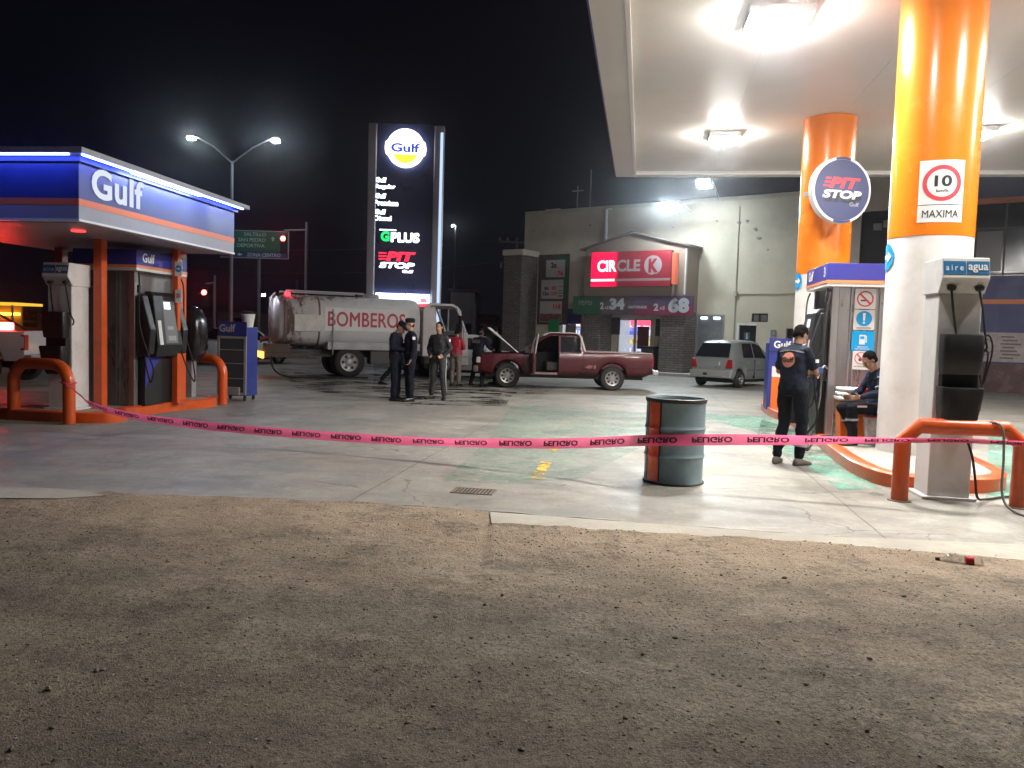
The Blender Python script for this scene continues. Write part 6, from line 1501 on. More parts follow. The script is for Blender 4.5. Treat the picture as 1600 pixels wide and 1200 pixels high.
# ================================================================= FIRE TANKER
tk = thing('fire_tanker', 'white fire tanker truck lettered BOMBEROS with rust stained tank', 'tanker truck', (-7.36,24.95,0), R(25))
def tankmat():
    m = bpy.data.materials.new('tank_paint'); m.use_nodes = True; n = m.node_tree.nodes; l = m.node_tree.links; p = n['Principled BSDF']
    tc = n.new('ShaderNodeTexCoord'); sx = n.new('ShaderNodeSeparateXYZ'); l.new(tc.outputs['Object'], sx.inputs[0])
    def mr(src, a, b, c=0., d=1.):
        x = n.new('ShaderNodeMapRange'); x.inputs[1].default_value=a; x.inputs[2].default_value=b; x.inputs[3].default_value=c; x.inputs[4].default_value=d; l.new(src, x.inputs[0]); return x.outputs[0]
    def mx(f, a, b):
        x = n.new('ShaderNodeMix'); x.data_type='RGBA'; l.new(f, x.inputs[0])
        for s, k in ((a,6),(b,7)):
            if isinstance(s, tuple): x.inputs[k].default_value=(*s,1)
            else: l.new(s, x.inputs[k])
        return x.outputs[2]
    def mm(op, a, b):
        x = n.new('ShaderNodeMath'); x.operation=op
        for s, k in ((a,0),(b,1)):
            if isinstance(s, float): x.inputs[k].default_value=s
            else: l.new(s, x.inputs[k])
        return x.outputs[0]
    mp = n.new('ShaderNodeMapping'); mp.inputs['Scale'].default_value=(2.2,2.2,.5); l.new(tc.outputs['Object'], mp.inputs[0])
    n1 = n.new('ShaderNodeTexNoise'); n1.inputs['Scale'].default_value=2.2; n1.inputs['Detail'].default_value=9; n1.inputs['Roughness'].default_value=.75; l.new(mp.outputs[0], n1.inputs['Vector'])
    n2 = n.new('ShaderNodeTexNoise'); n2.inputs['Scale'].default_value=1.1; n2.inputs['Detail'].default_value=7; l.new(tc.outputs['Object'], n2.inputs['Vector'])
    rear = mm('MULTIPLY', mr(sx.outputs[0], .2, 1.1, 1., 0.), mr(sx.outputs[0], .12, .2, 0., 1.)); top = mr(sx.outputs[2], 2.15, 2.5, 0., 1.); topfade = mr(sx.outputs[0], 1.2, 3.0, 1., .35)
    w1 = mm('MAXIMUM', rear, mm('MULTIPLY', top, topfade))
    rust = mr(mm('ADD', n1.outputs[0], mm('MULTIPLY', w1, .26)), .66, .74)
    grime = mr(mm('ADD', n2.outputs[0], mm('MULTIPLY', rear, .12)), .48, .70, 0., .5)
    col = mx(grime, (.66,.66,.67), (.34,.31,.28)); col = mx(mm('MULTIPLY', rust, .9), col, (.09,.045,.035))
    l.new(col, p.inputs['Base Color']); p.inputs['Roughness'].default_value=.45; return m
M_TANK = tankmat()
m = MB(); rings = []; N_ = 48
for x, k in ((.06,.62),(.0,.80),(.10,.93),(.22,1.0),(2.0,1.0),(4.25,1.0),(4.35,.96),(4.38,.85)):
    ring = m.ring((Vector((x,0,1.72)), 1.02*k, .80*k), (Vector((0,1,0)), Vector((0,0,1))), N_, 3.0); rings.append(ring)
m.loft(rings); m.build('tank', M_TANK, tk, smooth=40)
m = MB(); rings = [m.ring((Vector((x,0,1.72)), 1.0*k, .78*k), (Vector((0,1,0)), Vector((0,0,1))), N_, 3.0) for x, k in ((-.02,.96),(-.09,.84),(-.13,.60),(-.15,.3))]; m.loft(rings); m.build('tank_end', mat('tank_white', (.75,.74,.74), .4, var=.12, vs=3, dirt=.3, dcol=(.3,.22,.18), ds=3), tk, smooth=50)
for x in (.16,1.15,2.2,3.25,4.2):
    m = MB(); r0 = m.ring((Vector((x-.03,0,1.72)), 1.028, .808), (Vector((0,1,0)), Vector((0,0,1))), N_, 3.0); r1 = m.ring((Vector((x+.03,0,1.72)), 1.028, .808), (Vector((0,1,0)), Vector((0,0,1))), N_, 3.0); m.loft([r0,r1], cap=False)
    if x in (.16,1.15): m.build('band', mat('band_rust', (.20,.13,.11), .6, var=.4, vs=6), tk, smooth=50)
m = MB(); m.prism([(.40,1.40),(1.28,1.40),(1.28,1.90),(.40,1.90)], -1.05,-1.03); m.build('side_plate', mat('tank_plate', (.62,.61,.60), .5, var=.2, vs=5), tk)
m = MB(); add_text(m, 'BOMBEROS', (2.62,1.80), 2.45, .46, -1.034, .025, spacing=1.04); flat_build(m, 'lettering', mat('letter_red', (.48,.012,.05), .45, var=.12, vs=5), tk)
m = MB(); m.box(1.30,3.95,-1.032,-1.0295,1.44,2.14); m.build('letter_panel', mat('tank_panel', (.72,.72,.73), .45, var=.08), tk)
# lower skirt box, catwalk rails, chassis
m = MB(); m.box(1.4,4.35,-1.02,1.02,.86,1.10); m.build('skirt', mat('skirt_grey', (.40,.40,.41), .5, var=.2, vs=3), tk, bevel=.02)
m = MB(); m.box(.0,5.6,-.42,.42,.62,.84); m.build('chassis', BLACK, tk)
m = MB(); m.box(-.45,.9,-.95,.95,.60,.74); m.box(-.4,.3,-.9,-.3,.74,1.0); m.build('rear_deck', mat('deck_rust', (.10,.07,.06), .8, var=.4, vs=6), tk, bevel=.01)
m = MB(); m.box(-.50,-.452,-.90,-.25,.56,.76); m.build('amber_marker', emis('amber_marker', (1.0,.35,.06), 3.5), tk)
m = MB(); m.box(-.50,-.452,.25,.60,.56,.76); m.build('amber_marker', emis('amber_marker', (1.0,.35,.06), 3.5), tk)
m = MB(); m.tube([(.2,-.6,2.45),(.2,-.6,2.62),(2.6,-.6,2.62),(2.6,-.6,2.45)], .025, 8); m.tube([(.2,.6,2.45),(.2,.6,2.62),(2.6,.6,2.62),(2.6,.6,2.45)], .025, 8); m.build('top_rail', mat('rail_white', (.5,.5,.5), .4), tk, smooth=40)
m = MB(); m.lathe([(.35,2.50),(.35,2.60),(.30,2.64)], c=(2.9,0,0), n=24); m.build('hatch', mat('hatch_grey', (.3,.3,.3), .5), tk, smooth=40)
m = MB(); m.lathe([(.05,0),(.05,.05)], c=(-.42,-.45,2.42), n=12); m.build('white_lamp', emis('tanker_white', (.85,.85,1.0), 90), tk)
m = MB(); m.lathe([(.09,0),(.09,.10),(.05,.13)], c=(.25,-.62,2.44), n=14); m.build('red_beacon', emis('tank_red', (1.0,.02,.03), 6), tk, smooth=True)
hose('hanging_hose', [(-.1,-.75,1.0),(-.25,-.95,.6),(-.15,-1.1,.2),(.3,-1.25,.03),(1.6,-1.35,.025),(2.6,-1.3,.025)], .025, tk)
hose('ladder_rope', [(1.55,-1.05,2.1),(1.56,-1.06,1.5),(1.55,-1.05,.7)], .02, tk, GREY_METAL)
m = MB()
for y in (-.34,-.06): m.tube([(-.20,y,1.0),(-.18,y,2.4),(-.05,y,2.55)], .02, 6)
for k in range(6): m.tube([(-.19,-.34,1.1+k*.24),(-.19,-.06,1.1+k*.24)], .014, 6)
m.build('rear_ladder', mat('ladder_grey', (.28,.27,.27), .5), tk, smooth=40)
m = MB(); m.cyl((-.10,.35,1.15),(-.36,.35,1.10),.07,n=12); m.cyl((-.36,.35,1.10),(-.40,.35,1.10),.10,n=12); m.cyl((-.25,.35,1.12),(-.25,.35,1.30),.02,n=8); m.build('valve', mat('valve_red', (.25,.03,.03), .5), tk, smooth=40)
m = MB(); m.box(2.75,3.6,-.98,-.55,.42,.84); m.build('tool_box', mat('toolbox_dark', (.05,.05,.055), .5), tk, bevel=.03)
# cab
M_CAB = mat('cab_white', (.56,.54,.54), .4, var=.12, vs=3, dirt=.4, dcol=(.30,.14,.13), ds=2)
cabp = [(4.55,.75),(4.55,2.30),(4.70,2.42),(5.45,2.42),(5.62,2.36),(5.95,1.62),(6.0,.75)]
m = MB()
m.prism([(4.45,.70),(4.62,.70),(4.62,2.30),(4.45,2.22)], -1.0, 1.0)       # rear wall
m.prism([(4.45,2.28),(4.72,2.42),(5.45,2.42),(5.62,2.33),(5.60,2.27),(5.4,2.34),(4.75,2.34),(4.5,2.22)], -1.0, 1.0)   # roof
m.prism([(5.85,.70),(6.02,.70),(6.0,1.50),(5.86,1.52)], -1.0, 1.0)        # front
m.prism([(4.62,.70),(5.85,.70),(5.85,.80),(4.62,.80)], -1.0, 1.0)          # floor
m.prism([(4.62,.80),(5.85,.80),(5.85,1.45),(4.62,1.45)], .94, 1.0)         # far side
m.tube([(5.58,-.97,2.34),(5.92,-.97,1.52)], .045, 8); m.tube([(5.58,.97,2.34),(5.92,.97,1.52)], .045, 8)
m.prism([(4.62,.70),(4.95,.70),(4.95,1.5),(4.85,2.3),(4.62,2.3)], -1.0,-.94)
m.build('cab', M_CAB, tk, bevel=.02)
m = MB(); m.add([(5.63,-.90,2.26),(5.63,.90,2.26),(5.95,.90,1.54),(5.95,-.90,1.54)], [(0,1,2,3)]); m.build('windscreen', mat('clear_glass', (.2,.22,.22), .05, alpha=.45), tk)
m = MB(); m.box(4.7,5.1,-.85,.85,.82,1.25); m.box(4.65,4.85,-.85,.85,1.25,1.9); m.build('cab_seat', mat('seat_dark', (.05,.04,.038), .8), tk, bevel=.04)
m = MB(); m.box(5.55,5.84,-.9,.9,1.1,1.42); m.build('dashboard', BLACK, tk, bevel=.03)
dd = thing('door', None, None, (5.82,-1.0,0), R(-75)); dd.parent = tk
m = MB(); m.prism([(-.0,.82),(-.86,.82),(-.88,1.55),(-.0,1.52)], -.03, .03); m.build('door_panel', M_CAB, dd, bevel=.015)
m = MB(); m.tube([(-.02,0,1.52),(-.18,0,2.2),(-.30,0,2.30),(-.84,0,2.30),(-.86,0,1.55)], .03, 8); m.build('window_frame', M_CAB, dd, smooth=40)
m = MB(); m.tube([(.0,-.02,1.9),(.10,-.18,1.95),(.10,-.18,1.6)], .012, 6); m.box(.04,.16,-.22,-.15,1.55,2.05); m.build('mirror', BLACK, dd)
m = MB(); m.lathe([(.10,0),(.10,.10),(.06,.14)], c=(4.68,-.3,2.44), n=14); m.build('red_beacon', emis('police_red', (1.0,.02,.03), 14), tk, smooth=True)
m = MB(); m.box(5.7,6.12,-1.0,1.0,.42,.68); m.build('front_bumper', M_CAB, tk, bevel=.03)
m = MB(); m.box(4.5,4.95,-1.02,-.7,.45,.70); m.build('step_box', BLACK, tk, bevel=.02)
m = MB(); m.lathe([(.06,-.02),(.06,.0)], c=(4.72,-1.03,.95), ax='y', n=12); m.build('reflector', WHITE, tk)
M_TR = mat('rim_truck', (.38,.37,.37), .45, metal=.3, var=.2, vs=6)
for s in (-1,1):
    wheel(tk, 2.1, s*.86, .48, .26, s, M_TR, 6); wheel(tk, 2.1, s*.56, .48, .26, s, M_TR, 6)
    wheel(tk, 5.15, s*.86, .45, .26, s, M_TR, 6)
m = MB(); m.prism([(1.50,1.0),(1.55,.88),(2.65,.88),(2.70,1.0),(2.72,1.02),(1.48,1.02)], -1.0,-.45); m.build('mudguard', BLACK, tk)
# ================================================================= PEOPLE
VEC = Vector
def remeshed(mb, name, mt, parent, voxel, smooth_it=4, fold=0.0, fs=.12, hems=None):
    me = bpy.data.meshes.new(name); me.from_pydata(mb.v, [], mb.f)
    bm = bmesh.new(); bm.from_mesh(me); bmesh.ops.recalc_face_normals(bm, faces=bm.faces); bm.to_mesh(me); bm.free()
    o = bpy.data.objects.new(name, me); C.objects.link(o)
    r = o.modifiers.new('r', 'REMESH'); r.mode = 'VOXEL'; r.voxel_size = voxel; r.use_smooth_shade = True
    s = o.modifiers.new('s', 'SMOOTH'); s.factor = .5; s.iterations = smooth_it
    if fold:
        tx = bpy.data.textures.new(name+'_folds', 'CLOUDS'); tx.noise_scale = fs; tx.noise_depth = 2
        d = o.modifiers.new('d', 'DISPLACE'); d.texture = tx; d.strength = fold; d.mid_level = .5; d.texture_coords = 'LOCAL'
    dg = bpy.context.evaluated_depsgraph_get(); me2 = bpy.data.meshes.new_from_object(o.evaluated_get(dg)); me2.name = name
    o.modifiers.clear(); o.data = me2; bpy.data.meshes.remove(me); me2.materials.clear(); me2.materials.append(mt)
    me2.polygons.foreach_set('use_smooth', [True]*len(me2.polygons))
    if parent: o.parent = parent
    return o
SKIN = mat('skin', (.36,.19,.12), .55, var=.08, vs=20)
BASE = dict(head=(0,-.03,1.60), neck=(0,.0,1.46), chest=(0,.0,1.30), waist=(0,0,1.08), pelvis=(0,0,.95),
    sl=(.168,0,1.388), sr=(-.168,0,1.388), el=(.23,.03,1.13), er=(-.23,.03,1.13), wl=(.24,-.05,.88), wr=(-.24,-.05,.88), hl=(.24,-.09,.80), hr=(-.24,-.09,.80),
    pl=(.09,0,.92), pr=(-.09,0,.92), kl=(.10,-.02,.50), kr=(-.10,-.02,.50), al=(.11,.0,.09), ar=(-.11,.0,.09), tl=(.13,-.16,.03), tr=(-.13,-.16,.03), look=(0,-1,0), up=(0,0,1), side=(1,0,0))
def torso(mb, J, g, kneck=True, top=1.0):
    X = VEC(J['side']).normalized(); P = {k: VEC(J[k]) for k in ('neck','chest','waist','pelvis')}
    ax = [(P['pelvis']-(P['waist']-P['pelvis']).normalized()*.06, .150+g, .105+g), (P['pelvis'], .168+g, .118+g), (P['waist'], .150+g, .108+g), (P['chest'], .172+g, .120+g), (P['chest'].lerp(P['neck'], .55), .168+g, .098+g), (P['chest'].lerp(P['neck'], .80), .125+g*.8, .075+g*.6), (P['neck'], .060+g*.35, .060+g*.35)]
    rings = []
    for i, (c, rx, ry) in enumerate(ax):
        t = (ax[min(i+1, len(ax)-1)][0]-ax[max(i-1, 0)][0]).normalized(); Y = t.cross(X).normalized(); rings.append(mb.ring((c, rx, ry), (X, Y), 24, 2.4))
    mb.loft(rings)
def hand(mb, w, h, thumb_side, curl, fr=.009, roll=None):
    """w wrist, h palm centre-ish; fingers curl towards `roll` direction"""
    w, h = VEC(w), VEC(h); d = (h-w).normalized(); pn = VEC(roll or (0,-1,0)); pn = (pn-d*pn.dot(d)).normalized(); s = d.cross(pn).normalized()*thumb_side
    pc = w + d*.06; k = .095
    rings = [mb.ring((w+d*t, a, b), (s, pn), 12, 2.6) for t, a, b in ((-.01,.028,.021),(.02,.034,.020),(.06,.042,.017),(.095,.040,.013))]; mb.loft(rings)
    lens = (.066,.076,.071,.056)
    for i in range(4):
        b = w + d*.092 + s*(.030-.020*i); L = lens[i]; a1 = R(18*curl+4*i*curl); a2 = R(55*curl); a3 = R(95*curl)
        p0 = b - d*.02; p1 = b; q1 = p1 + (d*math.cos(a1)+pn*math.sin(a1))*L*.45; q2 = q1 + (d*math.cos(a2)+pn*math.sin(a2))*L*.32; q3 = q2 + (d*math.cos(a3)+pn*math.sin(a3))*L*.25
        mb.capsule(p0, p1, fr, fr, 8); mb.capsule(p1, q1, fr, fr*.92, 8); mb.capsule(q1, q2, fr*.92, fr*.85, 8); mb.capsule(q2, q3, fr*.85, fr*.75, 8)
    b = w + d*.03 + s*.028; q1 = b + (s*.75+d*.6+pn*.35).normalized()*.036; q2 = q1 + (s*.25+d*.85+pn*.5).normalized()*.030
    mb.capsule(b, q1, fr*1.25, fr*1.1, 8); mb.capsule(q1, q2, fr*1.1, fr*.9, 8)
def person(label, loc, rz, J=None, shirt=None, trousers=None, shoe=None, hair=None, cap=None, voxel=.012, sleeve='long', scale=1.0, curl=(1.0,1.0), bald=False, extra=None, palm=(None,None), skin=None):
    P_ = dict(BASE); P_.update(J or {}); J = {k: VEC(v) for k, v in P_.items()}
    b = MB(); fr = .009 if voxel < .009 else .011
    # head in its own frame
    F = J['look'].normalized(); U = J['up']; U = (U-F*U.dot(F)).normalized(); S_ = F.cross(U).normalized(); H = J['head']
    M3 = Matrix((S_, -F, U)).transposed()       # local x = side, -y = forward, z = up
    def hp(x, y, z): return H + M3 @ VEC((x, y, z))
    b.ell(H+M3@VEC((0,.012,.035)), .076, .095, .090, 20, 14, M3); b.ell(hp(0,-.02,-.045), .058, .070, .072, 18, 12, M3); b.ell(hp(0,-.048,-.088), .030, .028, .022, 12, 8, M3)
    b.capsule(hp(0,-.088,.012), hp(0,-.104,-.022), .009, .014, 8); b.capsule(hp(-.035,-.078,.028), hp(.035,-.078,.028), .012, .012, 8)
    for s in (-1,1): b.ell(hp(s*.076,.01,-.005), .010, .020, .030, 10, 8, M3); b.ell(hp(s*.030,-.070,-.028), .020, .018, .02, 10, 8, M3)
    b.capsule(hp(-.018,-.086,-.052), hp(.018,-.086,-.052), .008, .008, 8)
    b.capsule(J['neck']-VEC((0,0,.05)), H.lerp(J['neck'], .35), .058, .054, 14)
    torso(b, J, -.012)
    for a in 'lr':
        b.capsule(J['s'+a], J['e'+a], .046, .038, 12); b.capsule(J['e'+a], J['w'+a], .038, .024, 12)
        b.capsule(J['p'+a], J['k'+a], .078, .052, 14); b.capsule(J['k'+a], J['a'+a], .050, .034, 12)
        hand(b, J['w'+a], J['h'+a], 1 if a == 'l' else -1, curl[0 if a == 'l' else 1], fr, palm[0 if a == 'l' else 1])
    body = remeshed(b, 'person', skin or SKIN, None, voxel, 2); body.location = loc; body.rotation_euler = (0,0,rz); body.scale = (scale,)*3
    tag(body, label, 'person')
    # eyes, brows, mouth
    m = MB()
    for s in (-1,1): m.ell(hp(s*.031,-.086,.004), .012, .006, .006, 10, 6, M3)
    m.build('eyes', mat('eye_dark', (.02,.015,.012), .3), body, smooth=True)
    m = MB(); m.capsule(hp(-.020,-.097,-.056), hp(.020,-.097,-.056), .0035, .0035, 6); m.build('lips', mat('lip', (.25,.09,.07), .5), body, smooth=True)
    # shirt
    m = MB(); torso(m, J, .014)
    for a in 'lr':
        m.capsule(J['s'+a], J['e'+a] if sleeve == 'long' else J['s'+a].lerp(J['e'+a], .72), .062, .054 if sleeve == 'long' else .062, 14); m.capsule(J['neck'].lerp(J['chest'], .28), J['s'+a], .058, .058, 12)
        if sleeve == 'long': m.capsule(J['e'+a], J['e'+a].lerp(J['w'+a], .90), .058, .040, 12)
    up_ = (J['neck']-J['chest']).normalized(); m.lathe([(.0,0)], n=3) if False else None
    sh_ = remeshed(m, 'shirt', shirt, body, max(voxel, .009), 3, .030, .10)
    # collar
    m = MB(); X = J['side'].normalized(); Y = up_.cross(X).normalized(); c = J['neck']
    rings = [m.ring((c-up_*.035, .078, .074), (X, Y), 20), m.ring((c+up_*.012, .066, .064), (X, Y), 20), m.ring((c+up_*.012, .060, .058), (X, Y), 20), m.ring((c-up_*.03, .060, .058), (X, Y), 20)]; m.loft(rings, cap=False); m.build('collar', shirt, body, smooth=50)
    # trousers
    m = MB(); X = J['side'].normalized(); t = (J['waist']-J['pelvis']).normalized(); Y = t.cross(X).normalized(); pc = J['pelvis']
    m.loft([m.ring((pc+t*d_, rx, ry), (X, Y), 24, 2.4) for d_, rx, ry in ((-.10,.150,.105),(-.04,.178,.128),(.03,.176,.126),(.10,.162,.120))])
    for a in 'lr':
        m.capsule(J['p'+a], J['k'+a], .098, .074, 16); m.capsule(J['k'+a], J['k'+a].lerp(J['a'+a], .45), .074, .068, 14); m.capsule(J['k'+a].lerp(J['a'+a], .4), J['a'+a]+(J['k'+a]-J['a'+a]).normalized()*.03, .068, .060, 14)
    remeshed(m, 'trousers', trousers, body, max(voxel, .009), 3, .034, .11)
    # shoes
    for a in 'lr':
        A_, T = J['a'+a], J['t'+a]; d = VEC((T.x-A_.x, T.y-A_.y, 0)).normalized(); X = VEC((-d.y, d.x, 0)); m = MB(); zg = T.z-.03; rings = []
        for u_, w_, h_ in ((-.075,.030,.05),(-.06,.038,.085),(-.01,.040,.10),(.05,.042,.085),(.12,.048,.062),(.17,.044,.050),(.20,.024,.035)):
            c = VEC((A_.x, A_.y, 0))+d*u_; pts = []
            for k in range(16):
                an = 2*math.pi*k/16; cc, ss = math.cos(an), math.sin(an); pts.append(c + X*(w_*math.copysign(abs(cc)**.7, cc)) + VEC((0,0,zg+h_/2+.0+h_/2*math.copysign(abs(ss)**.7, ss))))
            rings.append(pts)
        m.loft(rings); m.build('shoe', shoe, body, smooth=True)
    # hair or cap
    if hair:
        m = MB(); m.ell(hp(0,.022,.046), .083, .098, .088, 20, 14, M3); 
        for s in (-1,1): m.ell(hp(s*.062,.035,.0), .020, .045, .05, 12, 8, M3)
        m.ell(hp(0,.075,-.005), .060, .038, .065, 14, 10, M3)
        h = remeshed(m, 'hair', hair, body, .007, 2, .006, .03)
        # cut the face free: push hair verts in front of the face back inside the skull
        Mi = M3.inverted()
        for v in h.data.vertices:
            q = Mi @ (v.co-H)
            if q.y < -.045 and q.z < .075: v.co = H + M3 @ VEC((q.x*.8, max(q.y, -.03), q.z))
    if cap:
        m = MB(); rings = []
        for z, r_ in ((.045,.092),(.06,.096),(.10,.100),(.125,.092),(.140,.06),(.144,.01)):
            rings.append([hp(r_*.92*math.cos(2*math.pi*k/24), .005+r_*1.08*math.sin(2*math.pi*k/24), z) for k in range(24)])
        m.loft(rings); m.build('cap', cap, body, smooth=50)
        m = MB(); pts = [hp(.075*math.cos(R(a)), -.075+.085*math.sin(R(a)), .048-.012*abs(math.sin(R(a)))) for a in range(180,361,15)]; p2 = [p - M3@VEC((0,0,.008)) for p in pts]; n_ = len(pts)
        m.add([tuple(p) for p in pts]+[tuple(p) for p in p2], [tuple(range(n_)), tuple(reversed(range(n_,2*n_)))]+[(i, i+1, n_+i+1, n_+i) for i in range(n_-1)]+[(n_-1,0,n_,2*n_-1)]); m.build('visor', cap, body)
        m = MB(); m.ell(hp(0,.055,.0), .066, .045, .06, 14, 10, M3); m.build('hair', mat('hair_black', (.012,.010,.009), .6), body, smooth=True)
    if extra: extra(body, J, hp, M3)
    return body
HAIR = mat('hair_dark', (.008,.007,.006), .95, spec=.1, bump=.6, bs=90)
U_DARK = mat('uniform_dark', (.011,.013,.022), .9, spec=.12, var=.2, vs=6)
U_NAVY = mat('uniform_navy', (.018,.024,.045), .9, spec=.12, var=.15, vs=6)
U_OVER = mat('overall_navy', (.019,.025,.040), .9, spec=.12, var=.15, vs=6, bump=.15, bs=120)
U_TR = mat('overall_trousers', (.012,.014,.020), .9, spec=.12, var=.15, vs=6, bump=.15, bs=120)
SHOE_G = mat('shoe_grey', (.14,.12,.10), .7, var=.3, vs=20); SHOE_K = mat('shoe_black', (.012,.012,.012), .3)
REFL = mat('reflective_tape', (.30,.32,.35), .35)

# ---- standing attendant: faces away to the right, back to us, head bowed, holding a nozzle
def band_ring(m, c, axis, X, rx, ry, h):
    axis = axis.normalized(); X = (X-axis*X.dot(axis)).normalized(); Y = axis.cross(X); m.loft([m.ring((c-axis*h/2, rx, ry), (X, Y), 24, 2.3), m.ring((c+axis*h/2, rx, ry), (X, Y), 24, 2.3)], cap=False)
def ex_att(body, J, hp, M3):
    # round badge on the left of the back, curved with it
    from mathutils.bvhtree import BVHTree
    sh = [c for c in body.children if c.name.startswith('shirt')][0]; bv = BVHTree.FromPolygons([v.co for v in sh.data.vertices], [tuple(p.vertices) for p in sh.data.polygons])
    def proj(x, z, off):
        hit = bv.ray_cast(VEC((x, .6, z)), VEC((0,-1,0)))[0]
        return (x, (hit.y if hit else .13)+off, z)
    cx, cz, r = .005, 1.29, .088
    m = MB(); vs = [proj(cx, cz, .006)]; 
    for ring_ in (.5, 1.0):
        for k in range(28): a = 2*math.pi*k/28; vs.append(proj(cx+r*ring_*math.cos(a), cz+r*1.05*ring_*math.sin(a), .006))
    fs = [(0, 1+k, 1+(k+1)%28) for k in range(28)] + [(1+k, 29+k, 29+(k+1)%28, 1+(k+1)%28) for k in range(28)]
    m.add(vs, fs); m.build('back_badge', mat('badge_salmon', (.72,.28,.20), .6), body, smooth=True)
    tv_, tf_ = text_verts('Gulf', .155, .062, .03)
    m = MB(); m.add([proj(cx-a, cz+b, .012) for a, b in tv_], tf_); flat_build(m, 'badge_lettering', TXT_K, body)
    m = MB(); vs = []; fs = []; n_ = 20
    for k in range(n_+1):
        x = -.17+.34*k/n_
        vs += [proj(x, 1.415-.35*abs(x)**1.5, .004), proj(x, 1.400-.35*abs(x)**1.5, .004)]
    for k in range(n_): fs.append((2*k, 2*k+1, 2*k+3, 2*k+2))
    m.add(vs, fs); m.build('yoke_piping', REFL, body, smooth=True)
    m = MB()
    for a in 'lr':
        ax = J['k'+a]-J['a'+a]; band_ring(m, J['a'+a].lerp(J['k'+a], .38), ax, VEC((1,0,0)), .082, .084, .035)
    m.build('shin_bands', REFL, body, smooth=True)
    m = MB(); a = J['sr'].lerp(J['er'], .45); m.box(a.x-.085,a.x-.075,a.y-.03,a.y+.03,a.z-.02,a.z+.02); m.build('sleeve_patch', TXT_W, body)
    # the nozzle in his right hand
    h = J['hr']; nz_ = MB(); nz_.box(h.x-.03,h.x+.03,h.y-.10,h.y+.05,h.z-.03,h.z+.05); 
    o = nz_.build('held_nozzle', mat('nozzle_blue', (.01,.06,.20), .4), None, bevel=.015); o.location = body.location; o.rotation_euler = body.rotation_euler
    tag(o, 'blue fuel nozzle held in the standing attendant\'s hands', 'nozzle')
    q = MB(); q.tube([(h.x,h.y-.08,h.z+.02),(h.x,h.y-.17,h.z+.07),(h.x,h.y-.24,h.z+.03)], .011, 8); q.build('spout', GREY_METAL, o, smooth=True)
    q = MB(); q.tube([(h.x,h.y+.03,h.z-.02),(h.x,h.y-.03,h.z-.09),(h.x,h.y-.07,h.z-.03)], .006, 8); q.build('trigger', WHITE, o, smooth=True)
    MW = Matrix.Translation(body.location) @ Matrix.Rotation(body.rotation_euler.z, 4, 'Z')
    p = MW @ VEC((h.x, h.y+.06, h.z))
    P0 = VEC((4.58,11.75,2.2))
    hh = hose('held_hose', [p, p+VEC((.04,.05,-.25)), p+VEC((.14,.2,-.60)), p+VEC((.10,.45,-.85)), p+VEC((.20,.8,-.98)), p+VEC((.42,1.1,-.92)), p+VEC((.60,1.35,-.5)), (4.46,11.62,1.0), (4.50,11.68,1.7), (4.56,11.74,2.25)], .014)
    tag(hh, 'long black fuel hose from pump 3 to the standing attendant\'s hands', 'hose')
    for cc in ((.08,-.03,0),):
        o2 = MB()
J_att = dict(head=(.0,-.10,1.585), neck=(0,-.03,1.47), chest=(0,.0,1.30), look=(-.15,-.75,-.60), up=(0,-.4,1), el=(.25,-.06,1.14), er=(-.24,-.08,1.16), wl=(.10,-.32,1.12), wr=(-.10,-.34,1.13), hl=(.06,-.40,1.14), hr=(-.05,-.42,1.15),
    pl=(.10,0,.92), pr=(-.10,0,.92), kl=(.12,-.03,.50), kr=(-.11,-.06,.50), al=(.14,.07,.10), ar=(-.11,-.03,.10), tl=(.20,-.09,.03), tr=(-.14,-.20,.03))
person('person in dark uniform with round back badge holding a fuel nozzle', (3.44,9.85,0), R(128), J_att, U_OVER, U_TR, SHOE_G, HAIR, None, .0065, 'short', 1.0, (1.0,1.0), extra=ex_att, palm=((-1,0,0),(1,0,0)))

# ---- seated attendant on a bucket, facing left
def ex_sit(body, J, hp, M3):
    m = MB()
    band_ring(m, J['al'].lerp(J['kl'], .62), J['kl']-J['al'], VEC((1,0,0)), .080, .082, .030); band_ring(m, J['ar'].lerp(J['kr'], .62), J['kr']-J['ar'], VEC((1,0,0)), .080, .082, .030)
    band_ring(m, J['sl'].lerp(J['el'], .75), J['el']-J['sl'], VEC((1,0,0)), .072, .072, .02); band_ring(m, J['sl'].lerp(J['el'], .15), J['el']-J['sl'], VEC((1,0,0)), .078, .078, .02); m.build('reflective_bands', REFL, body, smooth=True)
    m = MB(); a = J['kl'].lerp(J['pl'], .25)+VEC((.08,0,.03)); m.box(a.x,a.x+.02,a.y-.07,a.y+.06,a.z-.012,a.z+.012); m.build('thigh_patch', mat('patch_pink', (.6,.35,.35), .5), body)
J_sit = dict(head=(0,-.13,1.17), neck=(0,-.03,1.04), chest=(0,.02,.88), waist=(0,.05,.66), pelvis=(0,.03,.52), look=(0,-.85,-.50), up=(0,-.4,1), side=(1,0,0), sl=(.168,.0,.958), sr=(-.168,.0,.958), el=(.24,-.10,.74), er=(-.24,-.10,.74), wl=(.14,-.30,.66), wr=(-.14,-.30,.66), hl=(.08,-.37,.65), hr=(-.08,-.37,.65),
    pl=(.10,-.02,.50), pr=(-.10,-.02,.50), kl=(.14,-.42,.52), kr=(-.16,-.40,.50), al=(.14,-.40,.10), ar=(-.16,-.20,.10), tl=(.17,-.56,.03), tr=(-.18,-.36,.03))
person('person in dark jacket sitting on a bucket against the white pillar', (4.92,10.86,.155), -R(84), J_sit, U_NAVY, U_TR, SHOE_G, HAIR, None, .0075, 'long', .97, extra=ex_sit, skin=mat('skin_sit', (.30,.16,.10), .55))
bk = thing('bucket', 'worn pale paint bucket under the sitting person', 'bucket', (4.92,10.86,.153))
